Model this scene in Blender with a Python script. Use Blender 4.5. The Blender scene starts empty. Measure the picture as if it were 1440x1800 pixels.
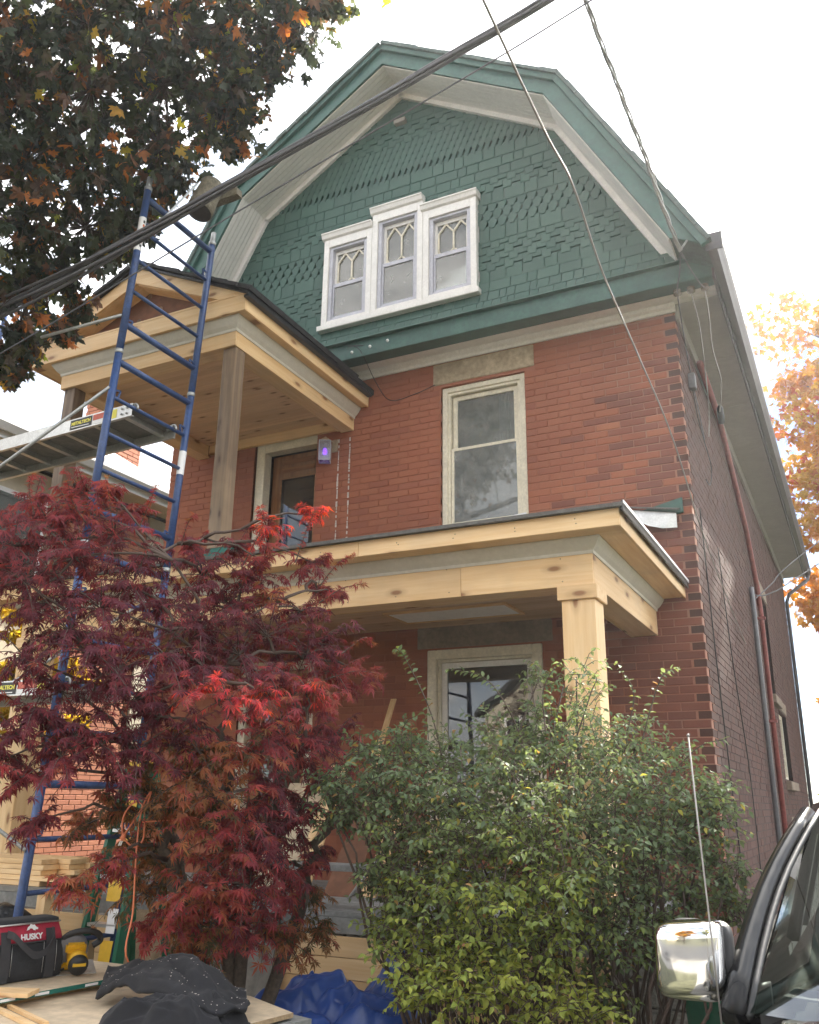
import bpy, bmesh, math, random
import numpy as np
from mathutils import Vector, Matrix
random.seed(7); RNG = np.random.default_rng(11)
SC = bpy.context.scene
COL = SC.collection
R = math.radians

# ------------------------------------------------------------------ camera
CAM_LOC = Vector((1.048829, -7.435606, 1.599350))
CAM_R = Vector((0.895714, 0.444461, 0.012266)); CAM_U = Vector((0.127752, -0.283685, 0.950369)); CAM_F = Vector((-0.425882, 0.849692, 0.310882))
CAM_F.normalize(); CAM_R = (CAM_R - CAM_F*CAM_R.dot(CAM_F)).normalized(); CAM_U = CAM_R.cross(CAM_F)
F_PX = 1560.4
cam = bpy.data.cameras.new('camera'); camo = bpy.data.objects.new('camera', cam); COL.objects.link(camo)
cam.sensor_fit = 'VERTICAL'; cam.sensor_height = 36.0; cam.lens = 36.0*F_PX/1800.0
cam.clip_start = 0.05; cam.clip_end = 900
m = Matrix((CAM_R, CAM_U, -CAM_F)).transposed().to_4x4(); m.translation = CAM_LOC
camo.matrix_world = m
SC.camera = camo

# ------------------------------------------------------------------ light
SUN_AZ, SUN_EL = 12.5, 39.0        # degrees; azimuth from +Y (behind the house) towards +X
sd = Vector((math.sin(R(SUN_AZ))*math.cos(R(SUN_EL)), math.cos(R(SUN_AZ))*math.cos(R(SUN_EL)), math.sin(R(SUN_EL))))
sl = bpy.data.lights.new('sun', 'SUN'); so = bpy.data.objects.new('sun', sl); COL.objects.link(so)
sl.energy = 4.6; sl.angle = R(0.6); sl.color = (1.0, 0.93, 0.82)
so.rotation_euler = (-sd).to_track_quat('-Z', 'Y').to_euler(); so.location = (8, 30, 30)

SC.view_settings.view_transform = 'Standard'; SC.view_settings.look = 'None'
SC.view_settings.exposure = 2.3; SC.view_settings.gamma = 1.0
SC.view_settings.use_curve_mapping = False
SC.render.engine = 'CYCLES'
SC.cycles.max_bounces = 8; SC.cycles.transparent_max_bounces = 12; SC.cycles.caustics_reflective = False; SC.cycles.caustics_refractive = False

W = bpy.data.worlds.new('World'); SC.world = W; W.use_nodes = True
nt = W.node_tree; nt.nodes.clear()
def wn(t, **k):
    n = nt.nodes.new(t)
    for a, b in k.items(): setattr(n, a, b)
    return n
out = wn('ShaderNodeOutputWorld'); bg = wn('ShaderNodeBackground'); bg2 = wn('ShaderNodeBackground'); mixs = wn('ShaderNodeMixShader')
sky = wn('ShaderNodeTexSky'); sky.sky_type = 'NISHITA'; sky.sun_disc = False
sky.sun_elevation = R(SUN_EL); sky.sun_rotation = R(SUN_AZ); sky.air_density = 0.8; sky.dust_density = 0.05; sky.ozone_density = 2.5
nt.links.new(sky.outputs[0], bg.inputs[0]); bg.inputs[1].default_value = 0.05
tc = wn('ShaderNodeTexCoord'); mp = wn('ShaderNodeMapping'); mp.inputs['Scale'].default_value = (1.0, 1.0, 2.2)
mp.inputs['Location'].default_value = (0.35, 0.1, 0.0)
nz = wn('ShaderNodeTexNoise'); nz.inputs['Scale'].default_value = 2.6; nz.inputs['Detail'].default_value = 8; nz.inputs['Roughness'].default_value = 0.6
cr = wn('ShaderNodeValToRGB'); cr.color_ramp.elements[0].position = 0.36; cr.color_ramp.elements[1].position = 0.50
nz2 = wn('ShaderNodeTexNoise'); nz2.inputs['Scale'].default_value = 3.6; nz2.inputs['Detail'].default_value = 7
cr2 = wn('ShaderNodeValToRGB'); cr2.color_ramp.elements[0].position = 0.40; cr2.color_ramp.elements[1].position = 0.66
cr2.color_ramp.elements[0].color = (0.235, 0.265, 0.315, 1); cr2.color_ramp.elements[1].color = (1.0, 0.97, 0.925, 1)
nt.links.new(tc.outputs['Generated'], mp.inputs[0]); nt.links.new(mp.outputs[0], nz.inputs['Vector']); nt.links.new(mp.outputs[0], nz2.inputs['Vector'])
# the cloud breaks open low down behind the house, where blue shows
dt2 = wn('ShaderNodeVectorMath', operation='DOT_PRODUCT'); nt.links.new(tc.outputs['Generated'], dt2.inputs[0]); dt2.inputs[1].default_value = (0.10, 0.975, 0.20)
mr2 = wn('ShaderNodeMapRange', interpolation_type='SMOOTHSTEP'); mr2.inputs['From Min'].default_value = 0.90; mr2.inputs['From Max'].default_value = 0.995; mr2.inputs['To Min'].default_value = 0.04; mr2.inputs['To Max'].default_value = -0.30
nt.links.new(dt2.outputs['Value'], mr2.inputs['Value'])
ad = wn('ShaderNodeMath', operation='ADD'); nt.links.new(nz.outputs[0], ad.inputs[0]); nt.links.new(mr2.outputs[0], ad.inputs[1]); nt.links.new(ad.outputs[0], cr.inputs[0]); nt.links.new(nz2.outputs[0], cr2.inputs[0])
nt.links.new(cr2.outputs[0], bg2.inputs[0])
# clouds glow more the nearer they stand to the sun
dt = wn('ShaderNodeVectorMath', operation='DOT_PRODUCT'); nm = wn('ShaderNodeVectorMath', operation='NORMALIZE')
nt.links.new(tc.outputs['Generated'], nm.inputs[0]); nt.links.new(nm.outputs[0], dt.inputs[0]); dt.inputs[1].default_value = tuple(sd)
mr = wn('ShaderNodeMapRange'); mr.inputs['From Min'].default_value = 0.45; mr.inputs['From Max'].default_value = 1.0
mr.inputs['To Min'].default_value = 0.80; mr.inputs['To Max'].default_value = 1.8
nt.links.new(dt.outputs['Value'], mr.inputs['Value']); nt.links.new(mr.outputs[0], bg2.inputs[1])
nt.links.new(cr.outputs[0], mixs.inputs[0]); nt.links.new(bg.outputs[0], mixs.inputs[1]); nt.links.new(bg2.outputs[0], mixs.inputs[2])
nt.links.new(mixs.outputs[0], out.inputs[0])

# ------------------------------------------------------------------ materials
class NT:
    def __init__(s, name):
        s.m = bpy.data.materials.new(name); s.m.use_nodes = True
        s.t = s.m.node_tree; s.t.nodes.clear(); s.out = s.n('ShaderNodeOutputMaterial')
    def n(s, t, **k):
        x = s.t.nodes.new(t)
        for a, b in k.items(): setattr(x, a, b)
        return x
    def l(s, a, b): s.t.links.new(a, b)
    def math(s, op, a, b=0.0, clamp=False):
        x = s.n('ShaderNodeMath', operation=op, use_clamp=clamp)
        for i, v in enumerate((a, b)):
            if hasattr(v, 'links'): s.l(v, x.inputs[i])
            else: x.inputs[i].default_value = v
        return x.outputs[0]
    def ramp(s, fac, stops, interp='LINEAR'):
        x = s.n('ShaderNodeValToRGB'); x.color_ramp.interpolation = interp
        e = x.color_ramp.elements
        while len(e) < len(stops): e.new(0.5)
        for i, (p, c) in enumerate(stops):
            e[i].position = p; e[i].color = (*c, 1) if len(c) == 3 else c
        s.l(fac, x.inputs[0]); return x.outputs[0]
    def mix(s, fac, a, b, blend='MIX'):
        x = s.n('ShaderNodeMix', data_type='RGBA', blend_type=blend)
        for k, v in ((0, fac), (6, a), (7, b)):
            if hasattr(v, 'links'): s.l(v, x.inputs[k])
            else: x.inputs[k].default_value = v if k == 0 else (*v, 1)
        return x.outputs[2]
    def noise(s, vec, scale, detail=3, rough=0.55):
        x = s.n('ShaderNodeTexNoise'); x.inputs['Scale'].default_value = scale; x.inputs['Detail'].default_value = detail; x.inputs['Roughness'].default_value = rough
        if vec is not None: s.l(vec, x.inputs['Vector'])
        return x.outputs[0]
    def geo(s): return s.n('ShaderNodeNewGeometry').outputs['Position']
    def obj(s): return s.n('ShaderNodeTexCoord').outputs['Object']
    def rnd(s): return s.n('ShaderNodeObjectInfo').outputs['Random']
    def tone(s):
        a = s.n('ShaderNodeAttribute', attribute_name='tone'); b = s.n('ShaderNodeAttribute', attribute_name='tone', attribute_type='OBJECT')
        return s.math('ADD', a.outputs['Fac'], b.outputs['Fac'])
    def mapv(s, vec, scale=(1, 1, 1), loc=None):
        x = s.n('ShaderNodeMapping'); x.inputs['Scale'].default_value = scale; s.l(vec, x.inputs[0])
        if loc is not None:
            c = s.n('ShaderNodeCombineXYZ')
            for i in range(3): s.l(s.math('MULTIPLY', loc, (37.0, 53.0, 71.0)[i]), c.inputs[i])
            s.l(c.outputs[0], x.inputs[1])
        return x.outputs[0]
    def bsdf(s, col, rough=0.6, bump=None, bs=0.3, bd=0.01, **k):
        p = s.n('ShaderNodeBsdfPrincipled')
        if hasattr(col, 'links'): s.l(col, p.inputs['Base Color'])
        else: p.inputs['Base Color'].default_value = (*col, 1)
        if hasattr(rough, 'links'): s.l(rough, p.inputs['Roughness'])
        else: p.inputs['Roughness'].default_value = rough
        for a, b in k.items():
            p.inputs[a.replace('_', ' ')].default_value = b
        if bump is not None:
            b = s.n('ShaderNodeBump'); b.inputs['Strength'].default_value = bs; b.inputs['Distance'].default_value = bd
            s.l(bump, b.inputs['Height']); s.l(b.outputs[0], p.inputs['Normal'])
        return p.outputs[0]
    def done(s, sh): s.l(sh, s.out.inputs[0]); return s.m

def mat_plain(name, col, rough=0.6, var=0.12, scale=9, bump=0.15, bd=0.004, **k):
    t = NT(name); v = t.mapv(t.obj(), loc=t.rnd())
    a = t.noise(v, scale, 5); b = t.noise(v, scale*5, 3)
    f = t.math('MULTIPLY', a, b)
    c = t.ramp(f, [(0.12, tuple(x*(1-var*1.6) for x in col)), (0.42, tuple(min(1, x*(1+var)) for x in col))])
    r = t.math('ADD', t.math('MULTIPLY', b, 0.18), rough-0.09)
    return t.done(t.bsdf(c, r, b, bump, bd, **k))

def mat_pine(name, axis, light=(0.86, 0.635, 0.37), dark=(0.745, 0.495, 0.245), knot=(0.30, 0.145, 0.06), dens=1.0, flat=None):
    t = NT(name); s1 = [16, 16, 16]; s1[axis] = 0.9; s2 = [5.6*dens]*3; s2[axis] = 1.9*dens
    if flat is not None: s2[3-axis-flat] = 5.0*dens
    rn = t.rnd()
    v1 = t.mapv(t.obj(), s1, rn); v2 = t.mapv(t.obj(), s2, rn)
    g = t.noise(v1, 1.6, 5, 0.6); g2 = t.noise(t.mapv(t.obj(), (1.3, 1.3, 1.3), rn), 1.6, 3)
    c = t.ramp(g, [(0.32, dark), (0.62, light)])
    s3 = [3.5, 3.5, 3.5]; s3[axis] = 0.35; band = t.noise(t.mapv(t.obj(), s3, rn), 2.0, 4, 0.65)
    c = t.mix(t.math('MULTIPLY', t.ramp(band, [(0.42, (0, 0, 0)), (0.62, (1, 1, 1))]), 0.40), c, tuple(d*0.9 for d in dark))
    c = t.mix(t.math('MULTIPLY', t.ramp(g2, [(0.5, (0, 0, 0)), (0.72, (1, 1, 1))]), 0.30), c, (0.50, 0.38, 0.26))
    vo = t.n('ShaderNodeTexVoronoi', feature='F1'); vo.inputs['Scale'].default_value = 1.0
    if flat is None: t.l(v2, vo.inputs['Vector'])
    else:
        vo.voronoi_dimensions = '2D'; sx = t.n('ShaderNodeSeparateXYZ'); cx = t.n('ShaderNodeCombineXYZ'); t.l(v2, sx.inputs[0])
        t.l(sx.outputs[axis], cx.inputs[0]); t.l(sx.outputs[3-axis-flat], cx.inputs[1]); t.l(cx.outputs[0], vo.inputs['Vector'])
    k = t.ramp(vo.outputs['Distance'], [(0.05, (1, 1, 1)), (0.085, (0.6, 0.6, 0.6)), (0.10, (0.30, 0.30, 0.30)), (0.20, (0, 0, 0))])
    sp = t.n('ShaderNodeSeparateColor'); t.l(vo.outputs['Color'], sp.inputs[0])
    kf = t.math('MULTIPLY', k, t.math('GREATER_THAN', sp.outputs[0], 0.42))
    c = t.mix(kf, c, knot)
    tint = t.ramp(rn, [(0.0, (0.90, 0.86, 0.80)), (1.0, (1.06, 1.04, 1.0))])
    c = t.mix(1.0, c, tint, 'MULTIPLY')
    return t.done(t.bsdf(c, 0.55, g, 0.12, 0.002))

def mat_brick(name, stops, dirt=(0.10, 0.045, 0.04), dirtf=0.5, stain=True):
    t = NT(name); p = t.geo()
    tn = t.math('FRACT', t.tone())
    c = t.ramp(tn, stops)
    big = t.noise(p, 0.9, 4); fine = t.noise(p, 45, 4)
    if stain:
        c = t.mix(t.math('MULTIPLY', t.ramp(big, [(0.46, (0, 0, 0)), (0.68, (1, 1, 1))]), dirtf), c, dirt)
    c = t.mix(t.math('MULTIPLY', fine, 0.30), c, tuple(x*0.6 for x in stops[1][1]))
    return t.done(t.bsdf(c, 0.85, fine, 0.4, 0.005))

def mat_mortar(name, a, b, edge=None):
    t = NT(name); p = t.geo(); f = t.noise(p, 1.1, 4)
    k = t.ramp(f, [(0.42, (0, 0, 0)), (0.6, (1, 1, 1))])
    if edge:
        s = t.n('ShaderNodeSeparateXYZ'); t.l(p, s.inputs[0])
        e = t.n('ShaderNodeMapRange'); e.inputs['From Min'].default_value = edge[0]; e.inputs['From Max'].default_value = edge[1]
        t.l(s.outputs[0], e.inputs[0]); k = t.math('MULTIPLY', t.math('ADD', k, 0.25), e.outputs[0], True)
    c = t.mix(k, a, b); return t.done(t.bsdf(c, 0.95, t.noise(p, 60, 3), 0.5, 0.006))

def mat_leaf(name, stops, trans=0.35, rough=0.5, spec=0.3):
    t = NT(name)
    c = t.ramp(t.tone(), stops)
    n = t.noise(t.geo(), 14, 2)
    c = t.mix(1.0, c, t.ramp(n, [(0.3, (0.72, 0.72, 0.72)), (0.7, (1.18, 1.18, 1.18))]), 'MULTIPLY')
    p = t.n('ShaderNodeBsdfPrincipled'); t.l(c, p.inputs['Base Color']); p.inputs['Roughness'].default_value = rough
    p.inputs['Specular IOR Level'].default_value = spec
    tr = t.n('ShaderNodeBsdfTranslucent'); t.l(t.mix(1.0, c, (1.5, 1.35, 0.9), 'MULTIPLY'), tr.inputs[0])
    mx = t.n('ShaderNodeMixShader'); mx.inputs[0].default_value = trans
    t.l(p.outputs[0], mx.inputs[1]); t.l(tr.outputs[0], mx.inputs[2])
    return t.done(mx.outputs[0])

def mat_glass(name, tint=(0.75, 0.8, 0.8), refl=1.0, rough=0.01, wav=0.02, dust=0.0):
    t = NT(name)
    g = t.n('ShaderNodeBsdfGlossy'); g.inputs['Roughness'].default_value = rough
    b = t.n('ShaderNodeBump'); b.inputs['Strength'].default_value = wav; b.inputs['Distance'].default_value = 0.05
    t.l(t.noise(t.geo(), 2.2, 2), b.inputs['Height']); t.l(b.outputs[0], g.inputs['Normal'])
    tr = t.n('ShaderNodeBsdfTransparent'); tr.inputs[0].default_value = (*tint, 1)
    fr = t.n('ShaderNodeFresnel'); fr.inputs['IOR'].default_value = 1.55
    mx = t.n('ShaderNodeMixShader'); t.l(t.math('MULTIPLY', fr.outputs[0], 1.7*refl, True), mx.inputs[0])
    t.l(tr.outputs[0], mx.inputs[1]); t.l(g.outputs[0], mx.inputs[2])
    if dust:
        df = t.n('ShaderNodeBsdfDiffuse'); df.inputs[0].default_value = (0.55, 0.55, 0.53, 1); m2 = t.n('ShaderNodeMixShader')
        t.l(t.math('MULTIPLY', t.ramp(t.noise(t.geo(), 7, 5, 0.65), [(0.3, (0.35, 0.35, 0.35)), (0.7, (1, 1, 1))]), dust), m2.inputs[0]); t.l(mx.outputs[0], m2.inputs[1]); t.l(df.outputs[0], m2.inputs[2]); return t.done(m2.outputs[0])
    return t.done(mx.outputs[0])

def mat_emit(name, col, st):
    t = NT(name); e = t.n('ShaderNodeEmission'); e.inputs[0].default_value = (*col, 1); e.inputs[1].default_value = st
    return t.done(e.outputs[0])

def mat_shingle():
    t = NT('green_painted_shingle'); p = t.geo(); tn = t.math('FRACT', t.tone())
    c = t.ramp(tn, [(0.0, (0.029, 0.080, 0.062)), (0.5, (0.035, 0.093, 0.072)), (1.0, (0.043, 0.107, 0.084))])
    wx = t.noise(t.mapv(p, (1, 1, 0.25)), 22, 4); big = t.noise(p, 1.3, 4)
    c = t.mix(t.math('MULTIPLY', t.ramp(big, [(0.4, (0, 0, 0)), (0.7, (1, 1, 1))]), 0.35), c, (0.066, 0.122, 0.106))
    c = t.mix(t.math('MULTIPLY', wx, 0.3), c, (0.020, 0.060, 0.050))
    return t.done(t.bsdf(c, 0.62, wx, 0.35, 0.004))

MT = {}
MT['brick'] = mat_brick('old_red_brick', [(0.0, (0.325, 0.110, 0.058)), (0.35, (0.355, 0.122, 0.063)), (0.70, (0.315, 0.103, 0.055)), (0.88, (0.265, 0.086, 0.050)), (1.0, (0.40, 0.150, 0.076))], dirt=(0.17, 0.062, 0.042), dirtf=0.55)
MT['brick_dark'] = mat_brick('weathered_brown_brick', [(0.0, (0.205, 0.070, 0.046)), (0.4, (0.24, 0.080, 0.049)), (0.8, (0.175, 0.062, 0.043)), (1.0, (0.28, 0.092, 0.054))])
MT['brick_side'] = mat_brick('dark_stained_brick', [(0.0, (0.070, 0.029, 0.020)), (0.4, (0.086, 0.034, 0.023)), (0.8, (0.058, 0.026, 0.019)), (1.0, (0.105, 0.040, 0.026))])  # darker and browner than the front wall brick
MT['brick_nbr'] = mat_brick('orange_red_brick', [(0.0, (0.40, 0.145, 0.082)), (0.5, (0.46, 0.175, 0.095)), (1.0, (0.36, 0.125, 0.075))], stain=False)
MT['mortar'] = mat_mortar('tinted_mortar', (0.305, 0.110, 0.062), (0.335, 0.175, 0.125), (-1.5, -0.3))
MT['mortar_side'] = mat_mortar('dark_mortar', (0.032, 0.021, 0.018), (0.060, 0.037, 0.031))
MT['mortar_nbr'] = mat_mortar('black_mortar', (0.035, 0.03, 0.028), (0.06, 0.05, 0.045))
MT['shingle'] = mat_shingle()
MT['green'] = mat_plain('green_trim_paint', (0.034, 0.100, 0.082), 0.5, 0.12, 6)
MT['greygreen'] = mat_plain('weathered_green_trim', (0.044, 0.115, 0.096), 0.5, 0.15, 5)
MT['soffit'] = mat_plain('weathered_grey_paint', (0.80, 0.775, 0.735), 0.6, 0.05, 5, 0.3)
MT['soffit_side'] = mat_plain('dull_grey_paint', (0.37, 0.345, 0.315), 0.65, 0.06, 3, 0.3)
MT['cream'] = mat_plain('old_cream_paint', (0.74, 0.68, 0.54), 0.5, 0.12, 9, 0.35)
MT['white'] = mat_plain('white_trim_paint', (0.80, 0.775, 0.74), 0.5, 0.07, 10, 0.3)
MT['sash'] = mat_plain('pale_grey_aluminium', (0.50, 0.50, 0.555), 0.45, 0.1, 8)
MT['stone'] = mat_plain('tan_sandstone', (0.42, 0.335, 0.225), 0.85, 0.22, 5, 0.6, 0.01)
MT['stone_dark'] = mat_plain('dark_sandstone', (0.25, 0.195, 0.145), 0.85, 0.2, 5, 0.6, 0.01)  # darker tone of the tan sandstone
MT['rubble'] = mat_plain('rough_foundation_stone', (0.36, 0.33, 0.29), 0.9, 0.3, 4, 1.0, 0.03)
MT['pine_x'] = mat_pine('pine_board_across', 0, flat=1); MT['pine_y'] = mat_pine('pine_board_deep', 1, flat=0); MT['pine_z'] = mat_pine('pine_board_upright', 2, flat=1)
MT['ceil'] = mat_pine('knotty_pine_ceiling', 0, (0.82, 0.59, 0.37), (0.70, 0.46, 0.26), dens=1.3, flat=2)
MT['primed'] = mat_plain('primed_moulding', (0.66, 0.63, 0.55), 0.5, 0.05, 8)
MT['post'] = mat_pine('weathered_post', 2, (0.25, 0.178, 0.115), (0.135, 0.092, 0.062), (0.07, 0.04, 0.025), 1.5, 1)
MT['plyred'] = mat_plain('reddish_sheathing', (0.20, 0.090, 0.052), 0.8, 0.2, 3)
MT['roofdark'] = mat_plain('charcoal_asphalt_shingle', (0.030, 0.031, 0.034), 0.85, 0.25, 30, 0.8, 0.006)
MT['roofgrey'] = mat_plain('grey_roll_roofing', (0.13, 0.125, 0.115), 0.85, 0.2, 25, 0.6, 0.006)
MT['roofmain'] = mat_plain('green_grey_asphalt_roofing', (0.10, 0.135, 0.125), 0.85, 0.2, 20, 0.6, 0.006)
MT['blackmetal'] = mat_plain('black_drip_edge', (0.022, 0.024, 0.028), 0.35, 0.1, 10, 0.05, Metallic=0.4)
MT['gutter'] = mat_plain('brown_gutter', (0.085, 0.080, 0.085), 0.45, 0.1, 5)
MT['redpipe'] = mat_plain('red_painted_pipe', (0.26, 0.065, 0.055), 0.5, 0.2, 6)
MT['alum'] = mat_plain('scuffed_aluminium', (0.62, 0.62, 0.60), 0.38, 0.12, 14, 0.1, Metallic=0.75)
MT['galv'] = mat_plain('galvanised_tube', (0.42, 0.43, 0.42), 0.4, 0.15, 12, 0.1, Metallic=0.6)
MT['blue'] = mat_plain('blue_scaffold_paint', (0.034, 0.072, 0.195), 0.42, 0.22, 12, 0.2)
MT['ply'] = mat_plain('birch_plywood', (0.62, 0.50, 0.35), 0.65, 0.16, 4, 0.2)
MT['plyedge'] = mat_plain('plywood_edge', (0.42, 0.30, 0.18), 0.7, 0.2, 20)
MT['plydark'] = mat_plain('grey_plywood_underside', (0.22, 0.205, 0.18), 0.75, 0.2, 4)
MT['teal'] = mat_plain('teal_edge_paint', (0.012, 0.14, 0.11), 0.5, 0.15, 12)
MT['glass'] = mat_glass('window_glass', dust=0.36)
MT['glassdark'] = mat_glass('dark_window_glass', (0.5, 0.52, 0.52), 1.15, dust=0.07)
MT['screen'] = mat_plain('grey_insect_screen', (0.40, 0.40, 0.40), 0.5, 0.06, 3)
MT['blind_or_backing'] = mat_plain('pale_roller_blind', (0.62, 0.61, 0.58), 0.8, 0.08, 2)
MT['curtain'] = mat_plain('white_net_curtain', (0.80, 0.80, 0.80), 0.8, 0.06, 4)
MT['dark'] = mat_plain('dark_interior', (0.035, 0.033, 0.032), 0.8, 0.2, 3)
MT['doorwood'] = mat_pine('varnished_door_wood', 0, (0.34, 0.155, 0.055), (0.17, 0.070, 0.026), (0.06, 0.03, 0.015))
MT['doorwoodz'] = mat_pine('varnished_door_stile', 2, (0.34, 0.155, 0.055), (0.17, 0.070, 0.026), (0.06, 0.03, 0.015))
MT['black'] = mat_plain('black_rubber', (0.018, 0.018, 0.019), 0.55, 0.15, 14)
MT['cable'] = mat_plain('weathered_cable_jacket', (0.115, 0.115, 0.13), 0.55, 0.15, 10)
MT['barewire'] = mat_plain('bare_wire', (0.34, 0.32, 0.30), 0.4, 0.1, 10, 0.05, Metallic=0.5)
MT['stub'] = mat_plain('sawn_pole_wood', (0.17, 0.15, 0.105), 0.9, 0.3, 14, 0.8, 0.01)
MT['stubend'] = mat_plain('dark_pole_end', (0.022, 0.017, 0.016), 0.9, 0.2, 14)
MT['bark'] = mat_plain('grey_brown_bark', (0.105, 0.080, 0.060), 0.9, 0.3, 12, 0.8, 0.01)
MT['twig'] = mat_plain('dark_twig', (0.095, 0.065, 0.050), 0.8, 0.2, 12)
MT['ground'] = mat_plain('trampled_lawn', (0.085, 0.085, 0.045), 0.95, 0.35, 1.5, 0.8, 0.03)
MT['drive'] = mat_plain('worn_concrete_drive', (0.24, 0.23, 0.21), 0.9, 0.2, 1.2, 0.4, 0.01)
MT['asphalt'] = mat_plain('street_asphalt', (0.055, 0.055, 0.057), 0.9, 0.2, 2, 0.4, 0.01)
MT['jmaple'] = mat_leaf('japanese_maple_leaf', [(0.0, (0.075, 0.026, 0.044)), (0.25, (0.150, 0.038, 0.058)), (0.36, (0.235, 0.050, 0.066)), (0.48, (0.370, 0.064, 0.074)), (0.60, (0.310, 0.095, 0.056)), (0.68, (0.400, 0.185, 0.080)), (0.76, (0.100, 0.088, 0.048)), (0.80, (0.110, 0.098, 0.050)), (0.84, (0.64, 0.075, 0.120)), (0.95, (0.84, 0.110, 0.090)), (1.0, (0.92, 0.135, 0.045))], 0.48, 0.55, 0.2)  # the last, brightest red stops stand in for sun dapples
MT['shrub'] = mat_leaf('shrub_leaf', [(0.0, (0.090, 0.140, 0.078)), (0.3, (0.150, 0.208, 0.118)), (0.5, (0.185, 0.240, 0.105)), (0.7, (0.255, 0.320, 0.075)), (0.88, (0.38, 0.41, 0.085)), (1.0, (0.34, 0.18, 0.08))], 0.42, 0.6, 0.2)
MT['bigmaple'] = mat_leaf('norway_maple_leaf', [(0.0, (0.040, 0.050, 0.046)), (0.30, (0.046, 0.070, 0.044)), (0.50, (0.075, 0.092, 0.042)), (0.66, (0.120, 0.078, 0.062)), (0.8, (0.25, 0.115, 0.056)), (0.9, (0.55, 0.19, 0.040)), (0.95, (0.55, 0.34, 0.04)), (1.0, (0.28, 0.38, 0.040))], 0.5, 0.4, 0.5)
MT['otree'] = mat_leaf('orange_autumn_leaf', [(0.0, (0.36, 0.120, 0.005)), (0.5, (0.40, 0.190, 0.007)), (0.8, (0.40, 0.25, 0.012)), (1.0, (0.36, 0.060, 0.010))], 0.30)
MT['gtree'] = mat_leaf('yellow_green_leaf', [(0.0, (0.10, 0.13, 0.035)), (0.5, (0.30, 0.33, 0.05)), (1.0, (0.50, 0.42, 0.06))], 0.45)
MT['ytree'] = mat_leaf('yellow_autumn_leaf', [(0.0, (0.30, 0.20, 0.02)), (0.6, (0.50, 0.36, 0.03)), (1.0, (0.30, 0.30, 0.04))], 0.5)
MT['tarp'] = mat_plain('blue_tarpaulin', (0.022, 0.075, 0.32), 0.32, 0.15, 3, 0.2, 0.01)
MT['cloth'] = mat_plain('black_fleece', (0.011, 0.0115, 0.015), 0.95, 0.2, 6, 0.5, 0.004, Sheen_Weight=0.04)
MT['bagblack'] = mat_plain('black_canvas', (0.028, 0.030, 0.034), 0.8, 0.25, 20, 0.5, 0.003)
MT['bagred'] = mat_plain('red_canvas', (0.42, 0.025, 0.055), 0.7, 0.15, 20, 0.4, 0.003)
MT['strap'] = mat_plain('black_webbing', (0.040, 0.041, 0.046), 0.75, 0.15, 30, 0.4, 0.002)
MT['ink'] = mat_plain('white_print', (0.80, 0.80, 0.80), 0.6, 0.02, 5, 0.02)
MT['yellow'] = mat_plain('yellow_tool_plastic', (0.72, 0.40, 0.018), 0.42, 0.1, 10, 0.1)
MT['greyplastic'] = mat_plain('grey_plastic', (0.17, 0.17, 0.185), 0.45, 0.12, 10)
MT['orange'] = mat_plain('orange_cord', (0.68, 0.20, 0.09), 0.5, 0.08, 10)
MT['ladgreen'] = mat_plain('green_fibreglass', (0.008, 0.13, 0.065), 0.45, 0.12, 10)
MT['ladyellow'] = mat_plain('yellow_label', (0.75, 0.46, 0.03), 0.5, 0.06, 10)
MT['greyplank'] = mat_plain('grey_weathered_plank', (0.27, 0.275, 0.27), 0.85, 0.2, 6, 0.5)
MT['paint'] = mat_plain('black_car_paint', (0.008, 0.0085, 0.010), 0.2, 0.1, 3, 0.0, Specular_IOR_Level=0.22, Coat_Weight=0.12)
MT['chrome'] = mat_plain('chrome', (0.86, 0.86, 0.86), 0.07, 0.02, 3, 0.0, Metallic=1.0)
MT['trimblack'] = mat_plain('black_trim', (0.020, 0.021, 0.023), 0.45, 0.1, 12)
MT['windscreen'] = mat_glass('windscreen_glass', (0.45, 0.52, 0.50), 1.5, 0.01, 0.01)
MT['plasticbag'] = mat_plain('black_plastic_bag', (0.018, 0.019, 0.021), 0.3, 0.2, 6, 0.4, 0.01)
MT['bucket'] = mat_plain('dirty_white_plastic', (0.42, 0.42, 0.40), 0.5, 0.15, 6)
MT['bin'] = mat_plain('green_bin_plastic', (0.010, 0.15, 0.09), 0.4, 0.12, 6)
MT['labelblack'] = mat_plain('black_label', (0.012, 0.012, 0.010), 0.4, 0.05, 8)
MT['labelred'] = mat_plain('red_label', (0.50, 0.11, 0.07), 0.5, 0.1, 8)
MT['inkyellow'] = mat_plain('yellow_print', (0.78, 0.70, 0.10), 0.5, 0.03, 8)
MT['stickerblue'] = mat_plain('dark_blue_sticker', (0.03, 0.03, 0.16), 0.4, 0.03, 8)
MT['purple'] = mat_emit('purple_lamp_glow', (0.20, 0.01, 1.0), 1.3)
MT['lampglass'] = mat_glass('lantern_glass', (0.80, 0.80, 0.88), 0.8, dust=0.5)
MT['bronze'] = mat_plain('tan_lantern_metal', (0.40, 0.30, 0.20), 0.5, 0.1, 8)
MT['porcelain'] = mat_plain('brown_glazed_porcelain', (0.20, 0.17, 0.15), 0.25, 0.1, 8)
MT['ceil_low'] = mat_pine('shaded_porch_ceiling', 0, (0.60, 0.42, 0.26), (0.50, 0.33, 0.18), dens=1.3, flat=2)  # darker copy of the ceiling pine, porch shade put into its colour
MT['siding'] = mat_plain('tan_siding', (0.52, 0.45, 0.34), 0.6, 0.06, 6)
MT['whitemetal'] = mat_plain('white_gutter_metal', (0.72, 0.72, 0.73), 0.4, 0.04, 6)
MT['greyroof2'] = mat_plain('brown_grey_shingle', (0.22, 0.205, 0.185), 0.9, 0.2, 18, 0.5)
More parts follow.
